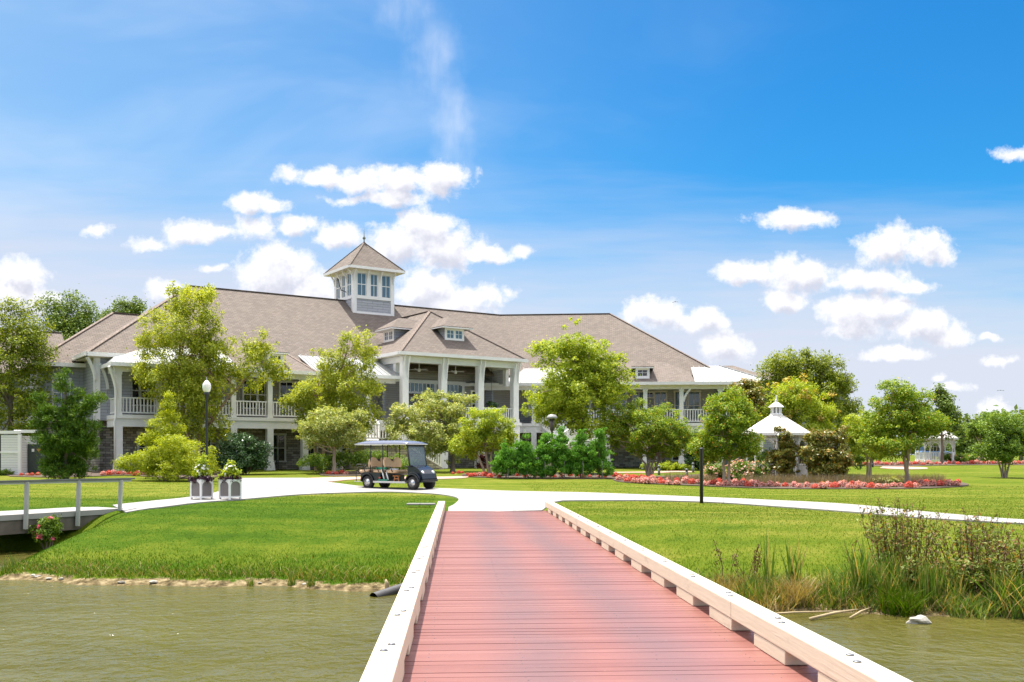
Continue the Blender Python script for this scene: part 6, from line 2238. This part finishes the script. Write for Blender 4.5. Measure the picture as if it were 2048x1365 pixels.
# things carried on the cart
greenpl = plain('green_plastic', (0.006, 0.20, 0.115), 0.4, 0.1, 4)
tl = thing('litter_scoop', 'green and white long-handled litter scoop leaning against the cart seat', 'scoop', CM @ Vector((-0.30, -0.52, 0.335)), CR)
MB().box(-0.32, 0.20, -0.08, 0.06, 0.002, 0.07).build('pan', greenpl, tl, bevel=0.015)
for dx_ in (-0.02, 0.20):
    MB().tube([(dx_, -0.02, 0.06), (dx_ - 0.20, 0.02, 0.50)], 0.026, 8).build('handle', white, tl)
MB().bar((-0.50, 0.02, 0.54), (0.06, 0.02, 0.53), 0.07, 0.09).build('grip', greenpl, tl, bevel=0.015)
tl2 = thing('wooden_stool', 'small orange wooden stool on the cart floor under the front seat', 'stool', CM @ Vector((0.30, -0.47, 0.336)), CR)
MB().box(-0.16, 0.16, -0.06, 0.06, 0.20, 0.235).build('seat', orangewood, tl2)
for dx_ in (-0.12, 0.12):
    MB().bar((dx_ * 1.1, 0, 0), (dx_ * 0.8, 0, 0.20), 0.04, 0.04).build('leg', orangewood, tl2)
MB().box(-0.12, 0.12, -0.015, 0.015, 0.08, 0.12).build('rail', orangewood, tl2)
o_ = MB().box(-0.16, 0.16, -0.12, 0.12, 0.0, 0.055).build('paper_stack', plain('paper', (0.70, 0.72, 0.80), 0.6, 0.06), loc=CM @ Vector((0.02, -0.30, 0.80)), bevel=0.012)
o_.rotation_euler = (0, 0, CR + 0.4)
tag(o_, 'pale folded papers lying on the front cart seat', 'papers')

# ------------------------------------------------------------------ white enclosure and service box at the far left
ep = hit(38, 951)
en = thing('utility_enclosure', 'white boarded enclosure with a capped top beam at the left frame edge', 'enclosure', ep)
s_ = FPX / ep.y
ex = lambda u: (u - 38) / s_
ez = lambda v: (951 - v) / s_
bd = bricky('white_boards', (0.74, 0.73, 0.72), (0.78, 0.77, 0.76), (0.5, 0.5, 0.52), 4.0, 0.14, 0.012, 0.6, 0.5, noise=0.05)
MB().box(ex(2), ex(37), 0.0, 0.08, 0.02, ez(870)).build('panel', bd, en)
MB().box(ex(-30), ex(40), -0.06, 0.14, ez(868), ez(862)).build('cap_beam', white, en)
MB().box(ex(26), ex(72), 0.10, 0.30, ez(866), ez(860)).build('cap_beam', white, en)
MB().box(ex(36), ex(42), -0.04, 0.12, 0.0, ez(869)).build('post', white, en)
MB().box(ex(1), ex(37.5), -0.03, -0.001, ez(907), ez(903)).build('mid_rail', white, en)
MB().box(ex(40) - 0.06, ex(40), 0.12, 2.2, 0.02, ez(872)).build('panel', bd, en)
MB().box(ex(-40), ex(1), 0.02, 0.06, 0.0, ez(872)).build('dark_panel', darkmetal, en)
tp = hit(70, 950)
tbx = thing('transformer_box', 'dark green metal service box half hidden behind the conifer', 'utility box', tp + Vector((0, 0.3, 0)))
s_ = FPX / tp.y
MB().box(-20 / s_, 34 / s_, 0, 1.0, 0.0, 62 / s_).build('cabinet', greenmetal, tbx, bevel=0.03)
MB().box(-16 / s_, 28 / s_, -0.03, -0.001, 6 / s_, 56 / s_).build('door', greenmetal, tbx, bevel=0.008)
MB().box(-11 / s_, -6 / s_, -0.038, -0.032, 46 / s_, 52 / s_).build('notice', white, tbx)
ylw = plain('warning_yellow', (0.42, 0.22, 0.04), 0.6)
MB().prism([(-2 / s_, -0.036, 52 / s_), (8 / s_, -0.036, 52 / s_), (3 / s_, -0.036, 45 / s_)], (0, 0.004, 0)).build('warning_sign', ylw, tbx)

# ------------------------------------------------------------------ porch things
def rocker(pos, rz, label):
    r = thing('rocking_chair', label, 'chair', pos, rz, 'chairs on the lower porch')
    MB().box(-0.28, 0.28, -0.26, 0.26, 0.40, 0.45).build('seat', blackpl, r)
    b_ = MB()
    for k in range(6):
        b_.bar((-0.24 + 0.096 * k, 0.26, 0.45), (-0.24 + 0.096 * k, 0.42, 1.15), 0.05, 0.025)
    b_.bar((-0.28, 0.42, 1.15), (0.28, 0.42, 1.15), 0.05, 0.09)
    b_.build('backrest', blackpl, r)
    for x_ in (-0.28, 0.28):
        MB().bar((x_, -0.24, 0.03), (x_, -0.24, 0.65), 0.05, 0.05, up=(1, 0, 0)).build('leg', blackpl, r)
        MB().bar((x_, 0.26, 0.03), (x_, 0.30, 0.65), 0.05, 0.05, up=(1, 0, 0)).build('leg', blackpl, r)
        MB().bar((x_, -0.30, 0.67), (x_, 0.34, 0.67), 0.08, 0.03).build('armrest', blackpl, r)
        MB().tube([(x_, -0.42, 0.10), (x_, -0.2, 0.03), (x_, 0.2, 0.02), (x_, 0.6, 0.10)], 0.02, 6).build('rocker', blackpl, r)


rocker(hw(-10.3, 1.9, 0.62), HA + 0.3, 'dark rocking chair deep in the lower porch, behind the camellia bush column')
rocker(hw(-8.6, 1.7, 0.62), HA - 0.2, 'dark rocking chair in the lower porch between the paired white columns')
for i, (t_, q_) in enumerate(((2.2, 1.9), (5.2, 1.9))):
    f = thing('ceiling_fan', ('white ceiling fan hanging in the pavilion nearer the corner column', 'white ceiling fan hanging in the pavilion towards the right columns')[i], 'fan', hw(t_, q_, 8.2), HA, 'pavilion ceiling fans')
    MB().lathe([(0.03, -0.45), (0.03, 0.0)], 8).build('rod', white, f)
    MB().lathe([(0.02, -0.68), (0.10, -0.66), (0.12, -0.55), (0.10, -0.45), (0.03, -0.43)], 14).build('motor', white, f)
    for k in range(5):
        M = Matrix.Rotation(2 * math.pi * k / 5, 4, 'Z')
        MB(M).box(0.12, 0.72, -0.07, 0.07, -0.53, -0.515).build('blade', white, f)
fern = thing('hanging_fern', 'round green fern hanging between the right pavilion columns', 'plant', hw(7.4, 0.5, 5.25))
foliage('fronds', fern, [(0, 0, 0, 0.42, 0.42, 0.34)], 1100, 0.2, camellialeaf, 303, 0.15, 26, 'leaf', 0.25)
MB().lathe([(0.12, -0.25), (0.2, -0.02)], 12).build('pot', blackpl, fern)
MB().tube([(0, 0, 0), (0, 0, 2.6)], 0.012, 5).build('chain', blackpl, fern)
plc = hw(7.0, -0.9, 0.62)
shrub('potted_shrub', 'dark red-leaved plant beside the lower pavilion column', 'plant', (plc.x, plc.y, 0.6), [(962, 918, 8, 14), (965, 932, 9, 12)], 900, 0.13, leafmat('wine_leaf', (0.05, 0.012, 0.012), (0.12, 0.03, 0.025), (0.2, 0.07, 0.05), 0.25), 305, 0.2, 30)

# ------------------------------------------------------------------ bank of the pond
cul = thing('drain_pipe', 'black corrugated drain pipe poking out of the bank by the bridge', 'pipe', on(772, 20.2, WATER - 0.02))
pts, rr = [], []
a0, a1 = Vector((0.55, 0.75, 0.14)), Vector((-0.22, -0.22, -0.02))
NN = 46
for i in range(NN):
    pts.append(a0.lerp(a1, i / (NN - 1)))
    rr.append(0.125 if i % 2 else 0.108)
MB().tube(pts, rr, 18, cap=False).build('corrugated_tube', pipem, cul)
pk = on(842, 31.5)
o_ = MB().box(-0.45, 0.45, -0.12, 0.12, 0.02, 0.08).build('stone_slab', concrete, loc=(pk.x, pk.y, pk.z + 0.05), bevel=0.02)
tag(o_, 'thin pale slab lying in the grass beside the left kerb end of the bridge', 'slab')


def rock(name, label, pos, size, seed, mt=rockm):
    bm = bmesh.new()
    bmesh.ops.create_icosphere(bm, subdivisions=3, radius=1.0)
    rn = np.random.default_rng(seed)
    ph = rn.uniform(0, 6, 9)
    for v in bm.verts:
        p = v.co.copy()
        k = 1 + 0.18 * math.sin(3 * p.x + ph[0]) + 0.15 * math.sin(4 * p.y + ph[1] + 2 * p.z) + 0.12 * math.sin(7 * p.z + ph[2] + 3 * p.x)
        v.co = Vector((p.x * size[0] * k, p.y * size[1] * k, p.z * size[2] * k))
    me = bpy.data.meshes.new(name)
    bm.to_mesh(me)
    bm.free()
    me.materials.append(mt)
    o = bpy.data.objects.new(name, me)
    COL.objects.link(o)
    o.location = pos
    return tag(o, label, 'rock')


rock('rock', 'pale jagged rock breaking the water near the right bank', on(1835, 16.85, WATER + 0.02), (0.17, 0.12, 0.12), 4)
rk = random.Random(12)
for i in range(14):
    u = rk.uniform(20, 740)
    x = None
    Y = 21.5
    for _ in range(4):
        x = (u - U0) / FPX * Y
        Y = float(shore(x)) + 0.22
    s = rk.uniform(0.025, 0.06)
    tag(rock('pebble', 'pale stone on the muddy edge of the left bank', (x, Y + rk.uniform(-0.15, 0.3), WATER + 0.06), (s * 1.5, s, s * 0.6), 40 + i), 'pale stone on the muddy edge of the left bank', 'stone', 'stones along the left waterline')
dw = [((1480, 1233), (1690, 1229), 0.02), ((1620, 1238), (1715, 1226), 0.028), ((1700, 1236), (1742, 1222), 0.02)]
for i, ((u0, v0), (u1, v1), r_) in enumerate(dw):
    zz_ = WATER + 0.03
    Ya, Yb = FPX * (CH - zz_) / (v0 - V0), FPX * (CH - zz_) / (v1 - V0)
    a_, b_ = Vector(((u0 - U0) / FPX * Ya, Ya, zz_)), Vector(((u1 - U0) / FPX * Yb, Yb, zz_ + 0.06))
    mb = MB().tube([Vector((0, 0, 0)), (b_ - a_) * 0.5 + Vector((0, 0, 0.02)), b_ - a_], [r_, r_ * 0.9, r_ * 0.4], 7)
    tag(mb.build('driftwood', driftm, loc=a_), ('long thin bleached reed stem lying flat on the water', 'thicker bleached stick slanting out of the water', 'short bleached stick propped on the right bank')[i], 'stick', 'sticks at the right waterline')
stp = on(774, 20.75, WATER + 0.05)
o_ = MB().tube([(0, 0, -0.1), (0.0, 0.0, 0.12), (-0.03, 0, 0.2)], [0.05, 0.045, 0.02], 7).build('stump', driftm, loc=stp)
tag(o_, 'broken wooden stub on the sandy bank beside the drain pipe', 'stump')

rb = np.random.default_rng(77)


def clump(name, label, u, Y, n, h, spread, wdt, lean, mt, group=None, seeds=0, seedh=1.0, cat='reeds', segs=3, dzl=0.0):
    x = (u - U0) / FPX * Y
    root = thing(name, label, cat, (x, Y, gz(x, Y) + dzl), 0, group)
    rb_ = np.random.default_rng(int(u * 13 + Y * 7))
    ang = rb_.uniform(0, 6.28, n)
    r = spread * np.sqrt(rb_.uniform(0, 1, n))
    px_, py_ = r * np.cos(ang), r * np.sin(ang)
    base = np.stack([px_, py_, terrain(px_ + x, py_ + Y) - gz(x, Y) - dzl - 0.03], 1)
    blades('leaves', base, h * rb_.uniform(0.45, 1.1, n), wdt * rb_.uniform(0.7, 1.2, n), lean * rb_.uniform(0.2, 1.2, n), mt, rb_, root, segs=segs)
    if seeds:
        mb = MB()
        C, N, A = [], [], []
        for k in range(seeds):
            a = rb_.uniform(0, 6.28)
            q = spread * math.sqrt(rb_.uniform())
            p0 = Vector((q * math.cos(a), q * math.sin(a), 0))
            top = p0 + Vector((rb_.normal() * 0.16, rb_.normal() * 0.16, seedh * rb_.uniform(0.7, 1.1)))
            mb.tube([p0 - Vector((0, 0, 0.1)), p0.lerp(top, 0.5) + Vector((rb_.normal() * 0.03, 0, 0)), top], [0.008, 0.007, 0.004], 5, cap=False)
            m_ = 46
            t = rb_.uniform(0.45, 1.02, m_)
            for tt_ in t:
                c = p0.lerp(top, tt_) + Vector(rb_.normal(size=3) * (0.055 * (1.15 - tt_) + 0.018))
                C.append(c)
                N.append(rb_.normal(size=3))
                A.append((0.2 * rb_.normal(), 0.2 * rb_.normal(), 1))
        mb.build('stalk', seedm, root, fix=False)
        leaf_cloud('seed_sprays', np.array([tuple(c) for c in C]), np.array(N), np.array(A), 0.045 * rb_.uniform(0.6, 1.4, len(C)), 0.024, seedm, root)
    return root


def bankY(u, d):
    Y = 18.0
    for _ in range(6):
        Y = float(shore((u - U0) / FPX * Y)) + d
    return Y


RG = 'reeds and weeds on the right bank'
clump('dock_weed', 'rusty brown seed stalk standing alone nearest the bridge', 1447, bankY(1447, 1.0), 40, 0.35, 0.22, 0.02, 0.6, weedleaf, RG, 3, 0.85, 'weed')
clump('dock_weed', 'cluster of rusty seed stalks bent over the right bank', 1496, bankY(1496, 0.9), 60, 0.5, 0.25, 0.02, 0.5, reedleaf, RG, 5, 0.95, 'weed')
clump('reeds', 'pair of tall upright green reeds between the rusty weeds and the straw clump', 1535, bankY(1535, 0.9), 16, 1.25, 0.10, 0.035, 0.22, reedleaf, RG)
clump('reeds', 'green reed tuft above the drooping straw-coloured clump', 1588, bankY(1588, 0.95), 34, 1.05, 0.16, 0.032, 0.3, reedleaf, RG)
clump('reed_clump', 'drooping straw-coloured grass clump at the water edge', 1592, bankY(1592, 0.35), 330, 0.62, 0.30, 0.018, 0.95, strawleaf, RG)
clump('reeds', 'short bright green reed tuft at the water edge, left of the bleached sticks', 1672, bankY(1672, 0.3), 120, 0.48, 0.13, 0.022, 0.35, reedleaf, RG)
clump('cattails', 'leaning fan of tall green cattail leaves right of the bleached sticks', 1722, bankY(1722, 0.7), 70, 1.2, 0.15, 0.035, 0.42, reedleaf, RG)
clump('dock_weed', 'single dark dead stalk left of the leaning cattails', 1706, bankY(1706, 0.9), 10, 0.3, 0.1, 0.02, 0.6, weedleaf, RG, 1, 0.95, 'weed')
clump('reed_clump', 'bushy bright green sedge clump hanging over the water, left of the rock', 1800, bankY(1800, 0.3), 520, 0.55, 0.33, 0.018, 0.9, grassm, RG)
clump('reeds', 'dense dark green rushes just right of the bright sedge', 1856, bankY(1856, 0.45), 260, 0.85, 0.18, 0.022, 0.18, reedleaf, RG)
clump('reed_clump', 'sprawling green grass clump at the right frame edge', 2030, bankY(2030, 0.4), 420, 0.95, 0.42, 0.024, 0.8, reedleaf, RG)
clump('reed_clump', 'low straw and green tangle between bridge and straw clump', 1540, bankY(1540, 0.3), 420, 0.42, 0.5, 0.016, 0.9, strawleaf, RG)
clump('reed_clump', 'low green tangle under the right-hand tall weeds', 1935, bankY(1935, 0.25), 520, 0.45, 0.5, 0.02, 0.9, reedleaf, RG)


def tallweed(label, u, d, w_m, h_m, seed, brown):
    Y = bankY(u, d)
    x = (u - U0) / FPX * Y
    root = thing('tall_weed', label, 'weed', (x, Y, gz(x, Y)), 0, RG)
    r_ = np.random.default_rng(seed)
    mb = MB()
    C, N, A, Cb = [], [], [], []
    for k in range(46):
        p0 = Vector((r_.normal() * w_m * 0.22, r_.normal() * 0.25, -0.05))
        top = Vector((p0.x * 1.9 + r_.normal() * 0.10, p0.y * 1.6, h_m * r_.uniform(0.55, 1.05)))
        mid = p0.lerp(top, 0.5) + Vector((r_.normal() * 0.05, r_.normal() * 0.05, 0))
        mb.tube([p0, mid, top], [0.009, 0.007, 0.003], 5, cap=False)
        for j in range(4):
            t = r_.uniform(0.45, 0.95)
            q0 = p0.lerp(top, t)
            q1 = q0 + Vector((r_.normal() * 0.12, r_.normal() * 0.12, r_.uniform(0.08, 0.22)))
            mb.tube([q0, q1], [0.004, 0.002], 4, cap=False)
            for _ in range(7):
                Cb.append(tuple(q0.lerp(q1, r_.uniform(0.3, 1.1)) + Vector(r_.normal(size=3) * 0.014)))
        for _ in range(40):
            t = r_.uniform(0.0, 0.92)
            c = p0.lerp(top, t) + Vector(r_.normal(size=3) * 0.075)
            C.append(tuple(c))
    mb.build('stem', seedm, root, fix=False)
    C, Cb = np.array(C), np.array(Cb)
    leaf_cloud('leaves', C, r_.normal(size=C.shape) + [0, -0.2, 0.5], r_.normal(size=C.shape), 0.09 * r_.uniform(0.5, 1.3, len(C)), 0.042, weedleaf, root)
    leaf_cloud('seed_sprays', Cb, r_.normal(size=Cb.shape), r_.normal(size=Cb.shape) + [0, 0, 1], 0.038, 0.02, seedm, root)


clump('reed_clump', 'broad green grass clump between the rusty weeds and the drooping straw clump', 1520, bankY(1520, 0.55), 420, 0.55, 0.42, 0.02, 0.7, reedleaf, RG)
clump('reed_clump', 'dense green grass clump behind the bleached sticks', 1690, bankY(1690, 0.75), 420, 0.6, 0.42, 0.02, 0.7, reedleaf, RG)
clump('reed_clump', 'tan and green grass clump right beside the kerb beam', 1455, bankY(1455, 0.6), 380, 0.45, 0.42, 0.018, 0.8, strawleaf, RG)
clump('reed_clump', 'tall green grass filling behind the bright sedge clump', 1780, bankY(1780, 1.1), 420, 0.85, 0.5, 0.022, 0.5, reedleaf, RG)
clump('reed_clump', 'tall green grass between the two tall weed thickets', 1890, bankY(1890, 0.9), 420, 0.8, 0.45, 0.022, 0.5, reedleaf, RG)
for u, d, w_, h_, lb, sd_ in ((1845, 0.9, 46, 40, 'leafy green bush under the brownish weed thicket', 401), (1960, 0.7, 52, 46, 'leafy dark bush at the water edge under the tall leafy weeds', 402), (2035, 1.0, 44, 44, 'leafy olive bush at the right frame edge', 403)):
    Yq = bankY(u, d)
    bq_ = on(u, Yq)
    vq = V0 + (CH - bq_.z) * FPX / Yq
    shrub('bank_shrub', lb, 'shrub', bq_, [(u, vq - h_ * 0.7, w_, h_), (u + w_ * 0.3, vq - h_ * 1.3, w_ * 0.6, h_ * 0.6), (u - w_ * 0.4, vq - h_ * 1.2, w_ * 0.5, h_ * 0.6)], 1300, 0.075, weedleaf, sd_, 0.13, 30, 'leaf', 0.45, 'leafy bushes on the right bank')
tallweed('tall brownish weed thicket behind the leaning cattails', 1810, 1.6, 0.95, 1.55, 1, 0.6)
tallweed('tall leafy weed thicket near the right frame edge', 1955, 1.3, 1.1, 1.5, 2, 0.4)
tallweed('dark seedy weed cut by the right frame edge', 2050, 1.2, 0.7, 1.25, 3, 0.8)
for i, (u, d, n, h) in enumerate(((584, 0.12, 70, 0.42), (622, 0.2, 60, 0.36), (500, 0.05, 50, 0.22), (130, 0.35, 60, 0.28), (20, 0.9, 90, 0.45))):
    clump('grass_tuft', ('upright green tuft standing at the left waterline, left of its neighbour', 'second upright green tuft at the left waterline, nearest the bridge', 'short sparse tuft growing in the mud of the left bank',
                         'low tuft at the left bank below the footbridge', 'ragged tuft in the shade under the footbridge')[i], u, bankY(u, d), n, h, 0.09 if i < 3 else 0.2, 0.016, 0.4, reedleaf, 'tufts on the left bank', cat='grass tuft', segs=2)
# tangled low growth along the right waterline and scruffy fringe on the left: uncountable
fx = rb.uniform(3.6, 9.6, 5200)
fd = rb.uniform(0.05, 1.25, 5200)
fy = shore(fx) + fd
fb_ = np.stack([fx, fy, terrain(fx, fy) - 0.02], 1)
fo = blades('undergrowth', fb_, rb.uniform(0.12, 0.42, len(fx)), rb.uniform(0.010, 0.022, len(fx)), rb.uniform(0.3, 1.3, len(fx)), [reedleaf, strawleaf, grassm, weedleaf], rb, segs=2, mi=rb.choice(4, len(fx), p=[0.3, 0.25, 0.3, 0.15]))
tag(fo, 'tangled low grass and straw along the right waterline', 'undergrowth', kind='stuff')
fx = rb.uniform(-13.5, -2.0, 5200)
fd = 0.45 + rb.gamma(1.6, 0.28, 5200)
fy = shore(fx) + fd
fb_ = np.stack([fx, fy, terrain(fx, fy) - 0.02], 1)
fo = blades('undergrowth', fb_, rb.uniform(0.07, 0.20, len(fx)), rb.uniform(0.010, 0.018, len(fx)), rb.uniform(0.3, 1.3, len(fx)), [grassm, strawleaf, weedleaf], rb, segs=2, mi=rb.choice(3, len(fx), p=[0.6, 0.22, 0.18]))
tag(fo, 'ragged uncut grass fringe above the left waterline', 'undergrowth', kind='stuff')

# ------------------------------------------------------------------ small far things
bc = on(1868, 112)
car = thing('parked_car', 'distant pale blue car parked behind the small gazebo', 'car', bc, R(4))
carp = plain('pale_blue_paint', (0.16, 0.27, 0.52), 0.25, 0.05, coat=0.5)
mb = MB().prism([(-1.9, -0.8, 0.25), (1.9, -0.8, 0.25), (1.95, -0.8, 0.7), (1.2, -0.8, 0.85), (-1.8, -0.8, 0.9)], (0, 1.6, 0))
mb.build('body', carp, car, bevel=0.06)
MB().prism([(-1.5, -0.72, 0.9), (1.15, -0.72, 0.86), (0.5, -0.72, 1.4), (-1.2, -0.72, 1.42)], (0, 1.44, 0)).build('cabin', darkglass, car, bevel=0.05)
for x_ in (-1.2, 1.2):
    for y_ in (-0.75, 0.75):
        MB(Matrix.Translation((x_, y_, 0.3)) @ Matrix.Rotation(R(90), 4, 'X')).lathe([(0.3, -0.1), (0.3, 0.1)], 16).build('wheel', rubber, car)
for i, (u, v, Y) in enumerate(((1350.5, 604, 90), (2001, 781, 85))):
    x = (u - U0) / FPX * Y
    z = CH - (v - V0) / FPX * Y
    bd_ = MB().lathe([(0.005, -0.13), (0.03, -0.08), (0.04, 0.0), (0.025, 0.08), (0.004, 0.14)], 8)
    for sg in (-1, 1):
        bd_.prism([(0, sg * 0.02, -0.03), (0.02, sg * 0.24, -0.03), (0.05, sg * 0.30, 0.02), (0, sg * 0.02, 0.06)], (0.008, 0, 0))
    o_ = bd_.build('bird', darkmetal, loc=(x, Y, z))
    o_.rotation_euler = (R(20), R(90), R(80))
    tag(o_, ('tiny dark bird gliding over the right-hand roof hip', 'tiny dark bird in the sky above the lone crape myrtle')[i], 'bird', 'birds in flight')
